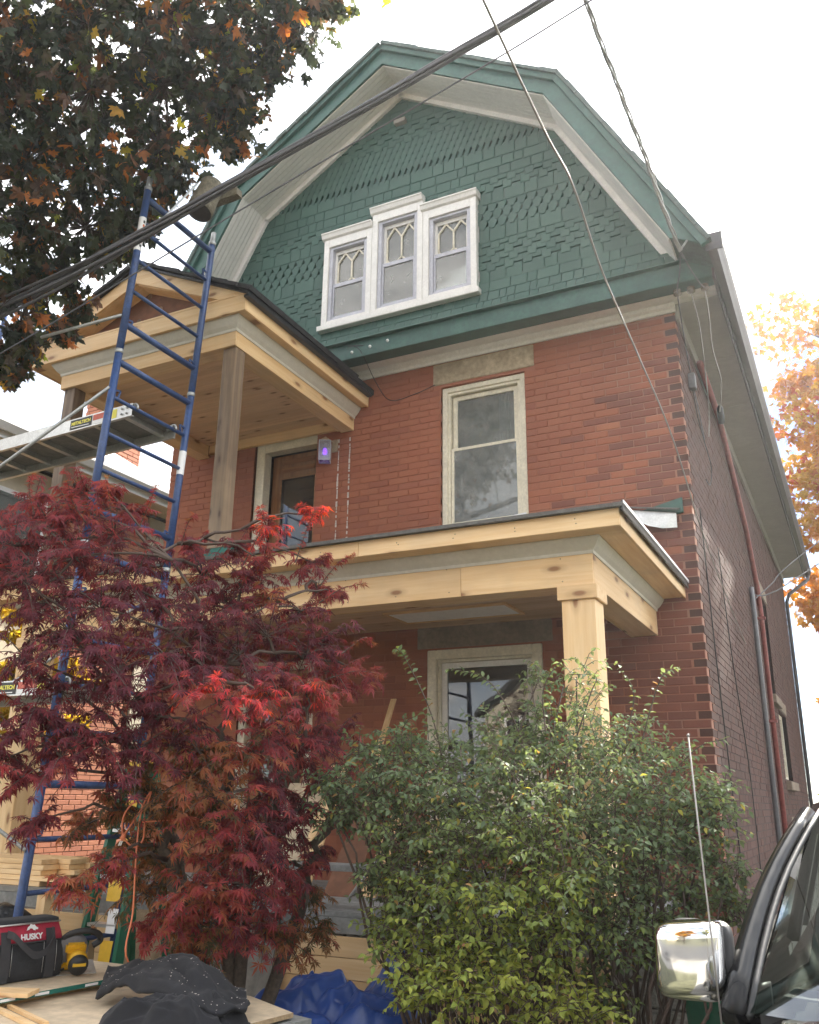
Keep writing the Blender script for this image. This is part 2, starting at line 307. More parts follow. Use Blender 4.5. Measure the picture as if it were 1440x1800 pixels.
MT['efflor'] = mat_plain('white_caulk_residue', (0.62, 0.55, 0.50), 0.8, 0.2, 20)

# ------------------------------------------------------------------ geometry helpers
WORG = {}
def worg(o):
    return WORG.get(o.name, Vector((0, 0, 0)))
class MB:
    """collects faces; build() links them as ONE mesh object whose origin is its own centre"""
    def __init__(s): s.v = []; s.f = []; s.t = []; s.tone = 0.0; s.sm = False; s.smf = []; s.mi = []; s.m = 0
    def add(s, vs, fs):
        o = len(s.v); s.v += [tuple(p) for p in vs]
        for f in fs: s.f.append([i+o for i in f]); s.t.append(s.tone); s.smf.append(s.sm); s.mi.append(s.m)
        return s
    def box(s, x0, x1, y0, y1, z0, z1):
        return s.add([(x, y, z) for x in (x0, x1) for y in (y0, y1) for z in (z0, z1)],
                     [(0, 1, 3, 2), (4, 6, 7, 5), (0, 4, 5, 1), (2, 3, 7, 6), (0, 2, 6, 4), (1, 5, 7, 3)])
    def obox(s, c, X, Y, Z):
        c, X, Y, Z = map(Vector, (c, X, Y, Z))
        return s.add([c+X*a+Y*b+Z*d for a in (-1, 1) for b in (-1, 1) for d in (-1, 1)],
                     [(0, 1, 3, 2), (4, 6, 7, 5), (0, 4, 5, 1), (2, 3, 7, 6), (0, 2, 6, 4), (1, 5, 7, 3)])
    def beam(s, a, b, w, h, up=(0, 0, 1)):
        a, b = Vector(a), Vector(b); d = (b-a); L = d.length; d.normalize(); u = Vector(up)
        x = d.cross(u)
        if x.length < 1e-4: x = Vector((1, 0, 0))
        x.normalize(); u = x.cross(d)
        return s.obox((a+b)/2, x*w/2, d*L/2, u*h/2)
    def prism(s, poly, d):
        """poly: 3-D loop, extruded by vector d"""
        d = Vector(d); n = len(poly); P = [Vector(p) for p in poly]
        return s.add(P+[p+d for p in P], [list(range(n))[::-1], list(range(n, 2*n))]+[[i, (i+1) % n, n+(i+1) % n, n+i] for i in range(n)])
    def tube(s, pts, r, n=8, cap=True):
        P = [Vector(p) for p in pts]; m = len(P); rr = r if isinstance(r, (list, tuple)) else [r]*m
        t0 = (P[1]-P[0]).normalized(); u = t0.orthogonal().normalized(); vs = []
        for i, p in enumerate(P):
            t = (P[min(i+1, m-1)]-P[max(i-1, 0)]).normalized()
            u = (u-t*u.dot(t)).normalized(); w = t.cross(u)
            vs += [p+(u*math.cos(2*math.pi*k/n)+w*math.sin(2*math.pi*k/n))*rr[i] for k in range(n)]
        fs = [[i*n+k, i*n+(k+1) % n, (i+1)*n+(k+1) % n, (i+1)*n+k] for i in range(m-1) for k in range(n)]
        if cap: fs += [list(range(n))[::-1], [(m-1)*n+k for k in range(n)]]
        sm = s.sm; s.sm = True; s.add(vs, fs); s.sm = sm; return s
    def lathe(s, c, ax, prof, n=16):
        c = Vector(c); ax = Vector(ax).normalized(); u = ax.orthogonal().normalized(); w = ax.cross(u); vs = []
        for r, h in prof: vs += [c+ax*h+(u*math.cos(2*math.pi*k/n)+w*math.sin(2*math.pi*k/n))*r for k in range(n)]
        m = len(prof)
        fs = [[i*n+k, i*n+(k+1) % n, (i+1)*n+(k+1) % n, (i+1)*n+k] for i in range(m-1) for k in range(n)]
        fs += [list(range(n))[::-1], [(m-1)*n+k for k in range(n)]]
        sm = s.sm; s.sm = True; s.add(vs, fs); s.sm = sm; return s
    def loft(s, rings, cap=True, close=True):
        n = len(rings[0]); m = len(rings); vs = [p for r in rings for p in r]; kk = n if close else n-1
        fs = [[i*n+k, i*n+(k+1) % n, (i+1)*n+(k+1) % n, (i+1)*n+k] for i in range(m-1) for k in range(kk)]
        if cap: fs += [list(range(n))[::-1], [(m-1)*n+k for k in range(n)]]
        return s.add(vs, fs)
    def build(s, name, mats, parent=None, bevel=0.0, kind=None, label=None, keep=False):
        me = bpy.data.meshes.new(name)
        v = np.array(s.v, dtype=np.float64)
        c = np.zeros(3) if keep else (v.min(0)+v.max(0))/2
        me.from_pydata((v-c).tolist(), [], s.f)
        for mt in (mats if isinstance(mats, (list, tuple)) else [mats]): me.materials.append(mt)
        a = me.attributes.new('tone', 'FLOAT', 'FACE'); a.data.foreach_set('value', s.t)
        me.polygons.foreach_set('use_smooth', s.smf); me.polygons.foreach_set('material_index', s.mi)
        bm = bmesh.new(); bm.from_mesh(me); bmesh.ops.recalc_face_normals(bm, faces=bm.faces)
        if bevel > 0:
            bmesh.ops.bevel(bm, geom=[e for e in bm.edges if e.calc_face_angle(0) > 0.6], offset=bevel, segments=2, affect='EDGES', clamp_overlap=True)
        bm.to_mesh(me); bm.free(); me.update()
        return link(name, me, c, parent, kind, label)
def link(name, me, c, parent=None, kind=None, label=None):
    o = bpy.data.objects.new(name, me); COL.objects.link(o)
    c = Vector(c)
    if parent is not None: o.parent = parent; o.location = c-worg(parent)
    else: o.location = c
    WORG[o.name] = c
    if kind: o['kind'] = kind
    if label: o['label'] = label
    return o
def thing(name, label, cat, loc, group=None):
    o = bpy.data.objects.new(name, None); COL.objects.link(o); o.location = loc; WORG[o.name] = Vector(loc); o.empty_display_size = 0.2
    return tag(o, label, cat, group)
def tag(o, label, cat, group=None):
    o['label'] = label; o['category'] = cat
    if group: o['group'] = group
    return o
def struct(o): o['kind'] = 'structure'; return o
def bx(name, mat, parent, x0, x1, y0, y1, z0, z1, bevel=0.0, **k):
    return MB().box(x0, x1, y0, y1, z0, z1).build(name, mat, parent, bevel, **k)
def frame_bars(mb, x0, x1, z0, z1, w, y0, y1, wt=None, wb=None):
    wt = w if wt is None else wt; wb = w if wb is None else wb
    mb.box(x0, x0+w, y0, y1, z0, z1); mb.box(x1-w, x1, y0, y1, z0, z1)
    mb.box(x0+w, x1-w, y0+.0005, y1-.0005, z1-wt, z1); mb.box(x0+w, x1-w, y0+.0005, y1-.0005, z0, z0+wb)
    return mb
def clip(poly, a, b, c):
    """keep the part of a 2-D polygon where a*x+b*z<=c"""
    o = []
    for i in range(len(poly)):
        p, q = poly[i], poly[(i+1) % len(poly)]; fp = a*p[0]+b*p[1]-c; fq = a*q[0]+b*q[1]-c
        if fp <= 0: o.append(p)
        if fp*fq < 0: t = fp/(fp-fq); o.append((p[0]+(q[0]-p[0])*t, p[1]+(q[1]-p[1])*t))
    return o
def inside(poly, x, z):
    r = False; n = len(poly)
    for i in range(n):
        (a, b), (c, d) = poly[i], poly[(i+1) % n]
        if (b > z) != (d > z) and x < (c-a)*(z-b)/(d-b)+a: r = not r
    return r
def pix(p):
    d = Vector(p)-CAM_LOC; w = d.dot(CAM_F)
    if w < 0.1: return (-9999, -9999, 0.1)
    return (720+F_PX*d.dot(CAM_R)/w, 900-F_PX*d.dot(CAM_U)/w, w)
def text_mesh(s, size, ext=0.0006, bold=0.0):
    cu = bpy.data.curves.new('lettering', 'FONT'); cu.body = s; cu.size = size; cu.extrude = ext; cu.offset = bold
    cu.align_x = 'CENTER'; cu.align_y = 'CENTER'
    o = bpy.data.objects.new('lettering', cu); COL.objects.link(o)
    bpy.context.view_layer.update()
    me = bpy.data.meshes.new_from_object(o.evaluated_get(bpy.context.evaluated_depsgraph_get()))
    bpy.data.objects.remove(o); bpy.data.curves.remove(cu); return me
def place_text(s, size, mat, parent, org, X, Y, name='lettering', bold=0.0, sx=1.0):
    me = text_mesh(s, size, bold=bold); me.materials.clear(); me.materials.append(mat)
    X = Vector(X).normalized(); Y = Vector(Y); Y = (Y-X*Y.dot(X)).normalized(); Z = X.cross(Y)
    M = Matrix((X*sx, Y, Z)).transposed()
    me.transform(M.to_4x4())
    return link(name, me, org, parent)

# ------------------------------------------------------------------ brickwork
BH, BJ, BL = 0.068, 0.009, 0.215
def courses(u_lo, u_hi, z0, z1, holes, alt, anchor):
    """(u0,u1,z0,course) for every brick of a running bond; alt=(lo,hi) insets of odd courses / even courses at the corner"""
    i = 0; z = z0
    while z+BH <= z1+1e-6:
        lo, hi = u_lo, u_hi
        if anchor == 'hi': hi = u_hi-alt[i % 2]; start = hi
        else: lo = u_lo+alt[i % 2]; start = lo
        iv = [(lo, hi)]
        for (a, b, c, d) in holes:
            if c < z+BH*0.5 < d:
                iv = [q for (p, r) in iv for q in ((p, min(r, a)), (max(p, b), r)) if q[1]-q[0] > 0.03]
        st = BL+BJ; k0 = int((lo-start)/st)-2; k1 = int((hi-start)/st)+2
        for k in range(k0, k1):
            a = start+k*st+(BJ/2 if anchor == 'lo' else 0.0) if anchor == 'lo' else start+k*st
            b = a+BL
            for (p, r) in iv:
                aa, bb = max(a, p), min(b, r)
                if bb-aa > 0.035: yield (aa, bb, z+BJ/2, i)
        z += BH; i += 1
BR_MESH = {}
def brick_mesh(L, mat):
    key = (round(L/0.02), mat.name)
    if key not in BR_MESH:
        l = key[0]*0.02 if key[0] else L; h = (BH-BJ)/2; d = 0.10
        b = MB(); e = 0.003
        b.add([(-l/2, e, -h), (l/2, e, -h), (l/2, e, h), (-l/2, e, h), (-l/2+e, 0, -h+e), (l/2-e, 0, -h+e), (l/2-e, 0, h-e), (-l/2+e, 0, h-e), (-l/2, d, -h), (l/2, d, -h), (l/2, d, h), (-l/2, d, h)],
              [(4, 5, 6, 7), (0, 1, 5, 4), (1, 2, 6, 5), (2, 3, 7, 6), (3, 0, 4, 7), (8, 9, 1, 0), (9, 10, 2, 1), (10, 11, 3, 2), (11, 8, 0, 3)])
        me = bpy.data.meshes.new('brick'); me.from_pydata(b.v, [], b.f); me.materials.append(mat)
        bm = bmesh.new(); bm.from_mesh(me); bmesh.ops.recalc_face_normals(bm, faces=bm.faces); bm.to_mesh(me); bm.free()
        BR_MESH[key] = (me, l)
    return BR_MESH[key]
class Bricks:
    """all bricks of one building: the 300 that show largest become objects, the others are joined wall by wall"""
    def __init__(s): s.rec = []
    def wall(s, part, gen, face, org, matf, seen):
        # face: 'S' looks to -Y, 'E' looks to +X; org: plane coordinate
        for (a, b, z, i) in gen:
            jit = random.uniform(-0.0025, 0.0015)
            c = Vector(((a+b)/2, org+jit, z+(BH-BJ)/2)) if face == 'S' else Vector((org-jit, (a+b)/2, z+(BH-BJ)/2))
            u, v, w = pix(c); sc = 0.0
            if -10 < u < 1450 and -10 < v < 1810 and seen(c, u, v):
                n = Vector((0, -1, 0)) if face == 'S' else Vector((1, 0, 0)); d = c-CAM_LOC
                sc = (b-a)*abs(n.dot(d.normalized()))/d.length_squared
            s.rec.append((sc, part, face, c, b-a, random.random(), matf(c)))
    def build(s, limit):
        s.rec.sort(key=lambda r: -r[0]); joined = {}
        for k, (sc, part, face, c, L, tn, mat) in enumerate(s.rec):
            if k < limit and sc > 0:
                me, l = brick_mesh(L, mat); o = bpy.data.objects.new('brick', me); COL.objects.link(o)
                o.parent = part; o.location = c-worg(part); o.scale = (L/l, 1, 1)
                o.rotation_euler = (0, random.uniform(-.006, .006), 0 if face == 'S' else math.pi/2); o['tone'] = tn*0.98
            else:
                b = joined.setdefault((part.name, mat.name), (MB(), part, mat))[0]; b.tone = tn*0.98; h = (BH-BJ)/2
                if face == 'S': b.box(c.x-L/2, c.x+L/2, c.y, c.y+0.10, c.z-h, c.z+h)
                else: b.box(c.x-0.10, c.x, c.y-L/2, c.y+L/2, c.z-h, c.z+h)
        for b, part, mat in joined.values(): b.build('brickwork', mat, part, kind='stuff')

# ------------------------------------------------------------------ ground
def sheet(name, mat, x0, x1, y0, y1, z):
    return struct(MB().box(x0, x1, y0, y1, z-0.3, z).build(name, mat))
sheet('ground', MT['ground'], -110, 110, -110, 110, 0.0)
sheet('driveway', MT['drive'], 0.35, 3.4, -9.2, 16, 0.004)
sheet('pavement', MT['drive'], -60, 60, -10.6, -9.2, 0.006)
sheet('road', MT['asphalt'], -60, 60, -19.5, -10.8, 0.004)
MB().box(-60, 60, -10.8, -10.6, -0.2, 0.12).build('kerb', MT['drive'], kind='structure')

# ------------------------------------------------------------------ the brick house
L, ZT, GY = -5.80, 5.87, -0.30
house = thing('brick_house', 'tall red brick house with green shingled gambrel gable and new pine porches', 'house', (-2.9, 0, 0))
W2 = (-2.342, -1.451, 4.05, 5.600); W1 = (-2.474, -1.365, 1.30, 2.940); DR = (-4.607, -3.795, 3.36, 5.376)
LN2 = (-2.426, -1.351, 5.633, 5.866); LN1 = (-2.577, -1.268, 2.954, 3.158); DR1 = (-4.60, -3.70, 0.95, 2.95)
holes = [W2, (LN2[0], LN2[1], 5.600, 5.9), W1, (LN1[0], LN1[1], 2.940, LN1[3]), DR, DR1]
def wall_slab(rect, holes, mk):
    """rectangle minus holes, as boxes"""
    us = sorted({rect[0], rect[1]} | {h[k] for h in holes for k in (0, 1)}); b = MB()
    for a, c in zip(us[:-1], us[1:]):
        zs = [(rect[2], rect[3])]
        for h in holes:
            if h[0] <= (a+c)/2 <= h[1]: zs = [q for (p, r) in zs for q in ((p, min(r, h[2])), (max(p, h[3]), r)) if q[1]-q[0] > 1e-4]
        for p, r in zs: mk(b, a, c, p, r)
    return b
fw = wall_slab((L+.008, -.005, .50, 5.95), [W2, W1, DR, DR1], lambda b, a, c, p, r: b.box(a, c, .005, .30, p, r)).build('wall', MT['mortar'], house, label='front wall of red brick with darker bricks at the right corner')
SW = [(5.60, 6.45, 3.05, 4.45), (6.55, 7.85, 1.95, 2.95), (6.75, 7.65, 0.62, 1.30)]
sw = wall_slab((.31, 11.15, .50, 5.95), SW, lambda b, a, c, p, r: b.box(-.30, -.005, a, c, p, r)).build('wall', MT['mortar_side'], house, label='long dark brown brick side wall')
lw = MB().box(L+.008, L+.3, .31, 11.15, .5, 5.95); lw.box(L+.3, -.3, 10.85, 11.15, .5, 5.95); lw.build('wall', MT['mortar_side'], house, label='left and back brick walls')
bx('floor', MT['dark'], house, L+.3, -.3, .3, 10.85, .9, 1.0); bx('floor', MT['dark'], house, L+.3, -.3, .3, 10.85, 3.2, 3.32)
bx('floor', MT['dark'], house, L+.3, -.3, .31, 10.85, 5.9, 5.945)
BK = Bricks()
def seen_front(c, u, v):
    if v > 1330 or (u < 600 and v > 960): return False
    if c.x < -.1 and 2.90 < c.z < 4.02: return c.z < 3.1 and c.x > -2.7
    if c.x < -3.2 and c.z > 5.25: return False
    return True
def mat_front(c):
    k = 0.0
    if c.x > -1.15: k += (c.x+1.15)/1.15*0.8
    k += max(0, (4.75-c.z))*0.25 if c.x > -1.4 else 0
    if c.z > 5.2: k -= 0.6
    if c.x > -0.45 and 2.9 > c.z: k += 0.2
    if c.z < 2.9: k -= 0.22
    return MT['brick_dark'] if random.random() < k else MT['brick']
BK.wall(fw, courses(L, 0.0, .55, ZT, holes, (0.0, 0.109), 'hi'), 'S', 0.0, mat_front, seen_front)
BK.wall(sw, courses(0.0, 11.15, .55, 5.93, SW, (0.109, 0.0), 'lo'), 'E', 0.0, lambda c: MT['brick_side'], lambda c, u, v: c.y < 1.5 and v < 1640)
BK.build(300)
f_ = MB(); random.seed(3)
x = L
while x < 0.02:
    w = random.uniform(.28, .55); z = -0.05
    for zz in (0.18, 0.36, 0.545): f_.box(x, min(x+w, .03)-.015, -.03+random.uniform(-.015, .01), .3, z, zz-.012); z = zz
    x += w
y = .32
while y < 11.1:
    w = random.uniform(.3, .6); z = -0.05
    for zz in (0.18, 0.36, 0.545): f_.box(-.3, .03+random.uniform(-.01, .015), y, min(y+w, 11.15)-.015, z, zz-.012); z = zz
    y += w
f_.build('foundation', MT['rubble'], house, bevel=.012)

# lintels and sills
bx('lintel', MT['stone'], house, LN2[0], LN2[1], -.006, .28, LN2[2], LN2[3], .006)
bx('lintel', MT['stone_dark'], house, LN1[0], LN1[1], -.006, .28, LN1[2], LN1[3], .006, label='dark stone lintel under the porch ceiling')
bx('sill', MT['stone'], house, W2[0]-.06, W2[1]+.06, -.05, .2, 3.94, 4.045, .006); bx('sill', MT['stone'], house, W1[0]-.06, W1[1]+.06, -.05, .2, 1.19, 1.295, .006)
for k, (a, b, c, d) in enumerate(SW):
    bx('sill', MT['stone_dark'], house, -.2, .07, a-.06, b+.06, c-.12, c-.004, .005); bx('lintel', MT['stone_dark'], house, -.2, .012, a-.1, b+.1, d+.004, d+.17, .005)
    wf = MB()
    for p, q in ((a, a+.08), (b-.08, b)): wf.box(-.16, -.06, p, q, c, d)
    wf.box(-.16, -.061, a+.08, b-.08, c, c+.08); wf.box(-.16, -.061, a+.08, b-.08, d-.08, d)
    w_ = wf.build('window', MT['cream'], house); bx('pane', MT['glassdark'], w_, -.12, -.112, a+.08, b-.08, c+.08, d-.08); bx('blind_or_backing', MT['dark'], w_, -.2, -.19, a, b, c, d)  # the dark sheet stands in for the unlit room behind the pane

# window of the upper storey
x0, x1, z0, z1 = W2
w2 = frame_bars(MB(), x0+.006, x1-.006, z0, z1-.004, .055, .03, .16).build('window', MT['cream'], house, .004, label='tall cream sash window of the second storey')
m = frame_bars(MB(), x0+.061, x1-.061, z0+.055, z1-.059, .028, .045, .12).build('frame', MT['cream'], w2, .003)
zm = 4.915
frame_bars(MB(), x0+.10, x1-.10, zm-.015, z1-.095, .045, .085, .125).build('sash', MT['cream'], w2, .003)
frame_bars(MB(), x0+.092, x1-.092, z0+.085, zm+.02, .03, .055, .083).build('sash', MT['cream'], w2, .003)
bx('pane', MT['glass'], w2, x0+.145, x1-.145, .10, .106, zm+.03, z1-.14)
bx('pane', MT['glass'], w2, x0+.1225, x1-.1225, .058, .062, z0+.1155, zm-.0105); bx('screen', MT['screen'], w2, x0+.122, x1-.122, .066, .070, z0+.115, zm-.01)
cu = MB(); n = 40
cu.loft([[(x0+.56+.0072*k, .17+.018*math.sin(k*1.1)+.008*math.sin(k*2.7), zz) for k in range(n)]+[(x0+.56+.0072*k, .185+.018*math.sin(k*1.1)+.008*math.sin(k*2.7), zz) for k in reversed(range(n))] for zz in (z0, z1)])
cu.build('curtain', MT['curtain'], w2); bx('blind_or_backing', MT['blind_or_backing'], w2, x0, x1, .31, .315, z0, z1)
MB().prism([(x0+.40, -.02, z0+.03), (x1-.02, -.02, z0+.07), (x1-.02, -.02, z0+.10), (x0+.46, -.02, z0+.06)], (0, .03, 0)).build('flashing_strip', MT['whitemetal'], w2)

# big window under the porch
x0, x1, z0, z1 = W1
w1 = frame_bars(MB(), x0+.004, x1-.004, z0, z1-.004, .085, -.01, .16).build('window', MT['cream'], house, .006, label='wide ground floor window with cream moulded frame')
frame_bars(MB(), x0+.092, x1-.092, z0+.09, z1-.092, .022, .03, .16).build('frame', MT['cream'], w1, .003)
frame_bars(MB(), x0+.117, x1-.117, z0+.115, z1-.117, .05, .07, .12).build('sash', MT['white'], w1, .003)
bx('pane', MT['glassdark'], w1, x0+.167, x1-.167, .09, .097, z0+.165, z1-.167)
bx('blind_or_backing', MT['dark'], w1, x0, x1, .40, .405, z0, z1)  # dark sheet painting the dim room behind this window

# porch balcony door, seen from below
x0, x1, z0, z1 = DR
d = MB(); d.box(x0+.004, x0+.119, .03, .16, z0, z1-.004); d.box(x0+.1195, x1-.002, .0305, .1595, z1-.119, z1-.0045)
DX = x1-.01
dr = frame_bars(MB(), x0+.12, DX, z0+.05, z1-.12, .115, .19, .24, .26, .30).build('door', MT['doorwoodz'], house, .006, label='varnished wooden door with one large pane opening onto the balcony')
d.build('frame', MT['cream'], dr, .008)
e = MB(); e.box(x0+.10, x0+.125, .018, .029, z0, z1-.10); e.box(x0+.1255, x1-.003, .0185, .0285, z1-.125, z1-.10); e.build('frame', MT['cream'], dr, .003)
x0, x1 = x0+.015, DX+.12
for zz in (z1-.205, z1-.30): bx('panel', MT['doorwood'], dr, x0+.225, x1-.24, .177, .189, zz-.03, zz+.03, .008)
frame_bars(MB(), x0+.222, x1-.222, z0+.352, z1-.387, .018, .178, .1895).build('beading', MT['doorwood'], dr, .004)
bx('pane', MT['glassdark'], dr, x0+.222, x1-.222, .208, .214, z0+.352, z1-.387)
bx('blind_or_backing', MT['dark'], dr, x0, x1-.12, .5, .505, z0, z1)  # dark backing in place of the unlit room beyond the door
st = MB().lathe((-3.955, .206, 4.425), (0, -1, 0), [(.040, 0), (.040, .003)], 8).build('sticker', MT['ink'], dr)
MB().lathe((-3.955, .203, 4.425), (0, -1, 0), [(.034, 0), (.034, .002)], 8).build('sticker', MT['stickerblue'], dr)
place_text('ADT', .026, MT['ink'], dr, (-3.955, .1995, 4.425), (1, 0, .12), (-.12, 0, 1), bold=.0006)
# front door on the ground floor, in the shade of the porch
x0, x1, z0, z1 = DR1
d1 = frame_bars(MB(), x0+.09, x1-.09, z0, z1-.09, .12, .15, .2, .14, .5).build('door', MT['doorwoodz'], house, .005, label='wooden ground floor door behind the red maple')
frame_bars(MB(), x0+.003, x1-.003, z0, z1-.003, .087, .02, .14).build('frame', MT['cream'], d1, .005); bx('pane', MT['glassdark'], d1, x0+.21, x1-.21, .168, .174, z0+.5, z1-.23)

# ---- gable: shingles
AX, AZ = -2.686, 9.178; BX, BZ = 1.769, 8.059; EX, EZ = 2.761, 6.212
inner = [(AX+EX, EZ), (AX+EX+.06, 6.10), (AX-EX-.06, 6.10), (AX-EX, EZ), (AX-BX, BZ), (AX, AZ), (AX+BX, BZ)]
TW = [(-3.588, -2.985, 6.408, 7.545), (-2.985, -2.385, 6.408, 7.690), (-2.385, -1.788, 6.408, 7.545)]   # the three lights
gb = MB()
def pl(poly):
    if len(poly) > 2: gb.prism([(p[0], GY+.02, p[1]) for p in poly], (0, .22, 0))
big = [(AX+EX+.1, 6.10), (AX-EX-.1, 6.10), (AX-EX-.06, EZ), (AX-BX-.05, BZ+.05), (AX, AZ+.06), (AX+BX+.05, BZ+.05), (AX+EX+.06, EZ)]
pl(clip(big, 1, 0, TW[0][0])); pl(clip(big, -1, 0, -TW[2][1]))
mid = clip(clip(big, -1, 0, -TW[0][0]), 1, 0, TW[2][1]); pl(clip(mid, 0, 1, 6.408)); up = clip(mid, 0, -1, -7.545)
pl(clip(up, 1, 0, -2.985)); pl(clip(up, -1, 0, 2.385)); c3 = clip(clip(up, -1, 0, 2.985), 1, 0, -2.385); pl(clip(c3, 0, -1, -7.690))
gw = gb.build('gable_wall', MT['green'], house, label='gambrel gable covered in patterned green shingles')
ROWS = []   # (butt z, exposure, kind)
z = 6.135
for kind, n, h in (('plain', 1, .105), ('plain', 3, .118), ('step', 4, .085), ('plain', 1, .155), ('hex', 3, .098), ('plain', 1, .14), ('step', 2, .088), ('plain', 2, .115), ('plain', 1, .13), ('point', 5, .088), ('step', 3, .088), ('plain', 9, .10)):
    for k in range(n): ROWS.append((z, h, kind, k)); z += h
rec = []; random.seed(5)
for zi, (z, h, kind, k) in enumerate(ROWS):
    w = {'plain': .20, 'step': .095, 'hex': .105, 'point': .076}[kind]
    x = AX-3.2+(w/2 if (k % 2) else 0)+(0 if kind != 'plain' else random.uniform(0, .1)); j = 0
    while x < AX+3.2:
        ww = w if kind != 'plain' else random.choice((.10, .13, .17, .22, .26) if zi > 1 else (.07, .09, .12, .15))
        a, b = x+.0025, x+ww-.0025; t = z+h+.03; lo = z
        if kind == 'step': lo = z+(0.038 if j % 2 else 0.0); a, b = x+.001, x+ww-.001
        q = (b-a)
        if kind == 'hex': P = [(a, z+.075), (a+q*.30, z), (b-q*.30, z), (b, z+.075), (b, t), (a, t)]
        elif kind == 'point': P = [(a, z+.105), (a+q/2, z), (b, z+.105), (b, t+.06), (a, t+.06)]
        else:
            jz = random.uniform(-.004, .003); P = [(a, lo+jz), (b, lo+jz), (b, t), (a, t)]
        cx, cz = (a+b)/2, z+h*.5; ok = inside(inner, cx, cz) or (inside(inner, a, cz) or inside(inner, b, cz))
        P = [p for p in P]
        for (A, B, Cc) in ((AX+EX, AX+BX, 0),):
            pass
        if ok and not any(A+.02 < cx < B-.02 and C+.01 < cz < D-.01 and (a > A-.0 and b < B+.0 or True) for A, B, C, D in TW):
            # cut along the rake so that nothing pokes out above the soffit
            for s_ in (1, -1):
                dx, dz = (EX-BX), (EZ-BZ); P = clip([(s_*(p[0]-AX), p[1]) for p in P], -dz, dx, -dz*(BX+.04)+dx*(BZ+.03))
                dx, dz = BX, (BZ-AZ); P = clip(P, -dz, dx, dx*(AZ+.03)) if P else P
                P = [(AX+s_*p[0], p[1]) for p in P][::s_]
            if len(P) > 2:
                fl = max(0, 6.42-z)*.28
                rec.append((P, z, h, fl, random.random()*.98, cx, cz))
        x += ww; j += 1
def shingle_geo(P, z, h, fl, o=(0, 0)):
    pr = .0095 if len(P) > 4 and abs(P[0][1]-P[1][1]) > .02 else .0075
    V = []; zb = min(p[1] for p in P); zt = max(p[1] for p in P)
    for p in P:
        f = (p[1]-zb)/max(.02, zt-zb); V.append((p[0], GY-.002-max(0, 6.42-p[1])*.28-pr*(1-f)-.001*f, p[1]))
    n = len(V); B = [(p[0], GY+.021, p[1]) for p in P]
    return V+B, [list(range(n))[::-1]]+[[i, (i+1) % n, n+(i+1) % n, n+i] for i in range(n)]
sc_ = []
for r_ in rec:
    u, v, w = pix((r_[5], GY, r_[6])); vis = 0 < u < 1440 and 0 < v < 1800 and not (u < 640 and v > 470+(u-430)*.75)
    ar = (max(p[0] for p in r_[0])-min(p[0] for p in r_[0]))*r_[2]
    sc_.append(ar/w/w if vis else 0)
order = sorted(range(len(rec)), key=lambda i: -sc_[i]); joined = MB()
SH = {}
for k, i in enumerate(order):
    P, z, h, fl, tn, cx, cz = rec[i]
    if k < 300 and sc_[i] > 0:
        V, Fc = shingle_geo(P, z, h, fl); b = MB(); b.add(V, Fc); o = b.build('shingle', MT['shingle'], gw); o['tone'] = tn
        o.data.attributes['tone'].data.foreach_set('value', [0.0]*len(o.data.polygons))
    else:
        V, Fc = shingle_geo(P, z, h, fl); joined.tone = tn; joined.add(V, Fc)
joined.build('shingle_courses', MT['shingle'], gw, kind='stuff')
# cornice band under the gable
bd = bx('cornice_board', MT['greygreen'], house, AX-3.10, .392, -.412, -.24, 5.917, 6.098, .004, label='green cornice board under the gable shingles')
MB().prism([(AX-3.12, -.46, 6.10), (AX-3.12, -.20, 6.10), (AX-3.12, -.20, 6.135), (AX-3.12, -.45, 6.118)], (3.12+.41-AX, 0, 0)).build('cap_moulding', MT['greygreen'], house)
# soffit of the gable overhang: boards along the front
for k in range(5):
    y0 = -.405+k*.078; bx('soffit_board', MT['soffit'], house, AX-3.08, .385+(0 if k else 0), y0+.002, y0+.076, 5.945+random.uniform(0, .002), 5.965)
MB().prism([(L-.02, -.07, 5.944), (L-.02, .0, 5.944), (L-.02, .0, 5.872), (L-.02, -.022, 5.872), (L-.02, -.03, 5.90), (L-.02, -.058, 5.915)], (.03-L, 0, 0)).build('crown_moulding', MT['white'], house)
# soffit, fascia and gutter along the side
n_ = 9
for k in range(n_):
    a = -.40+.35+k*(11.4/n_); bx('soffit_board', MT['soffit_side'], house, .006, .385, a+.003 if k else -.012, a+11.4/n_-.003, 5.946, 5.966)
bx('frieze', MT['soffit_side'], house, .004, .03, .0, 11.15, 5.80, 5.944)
bx('fascia', MT['gutter'], house, .392, .412, -.40, 11.36, 5.90, 6.10)
g = MB(); gp = [(.414, 6.075), (.414, 5.955), (.43, 5.945), (.485, 5.945), (.50, 5.975), (.515, 6.0), (.53, 6.03), (.53, 6.08), (.522, 6.08), (.522, 6.035), (.48, 5.957), (.422, 5.957), (.422, 6.075)]
g.prism([(p[0], -.76, p[1]) for p in gp], (0, 12.2, 0)); g.build('gutter', MT['gutter'], house)
bx('gutter_end', MT['gutter'], house, .40, .533, -.775, -.762, 5.93, 6.085)
MB().tube([(.47, 11.30, 5.94), (.46, 11.25, 5.86), (.10, 11.05, 5.55), (.042, 11.05, 5.4), (.042, 11.05, .3)], .034, 8).build('downpipe', MT['gutter'], house, label='brown downpipe at the far corner')
MB().tube([(.06, .95, 5.80), (.06, 2.17, 5.71), (.06, 3.95, 4.90), (.06, 4.62, 4.30), (.06, 4.74, 4.0), (.06, 4.74, .25)], .033, 8).build('downpipe', MT['redpipe'], house, label='red painted downpipe slanting down the side wall')
for z in (1.2, 2.6, 3.9): MB().box(-.004, .11, 4.69, 4.79, z, z+.035).build('pipe_strap', MT['redpipe'], house)

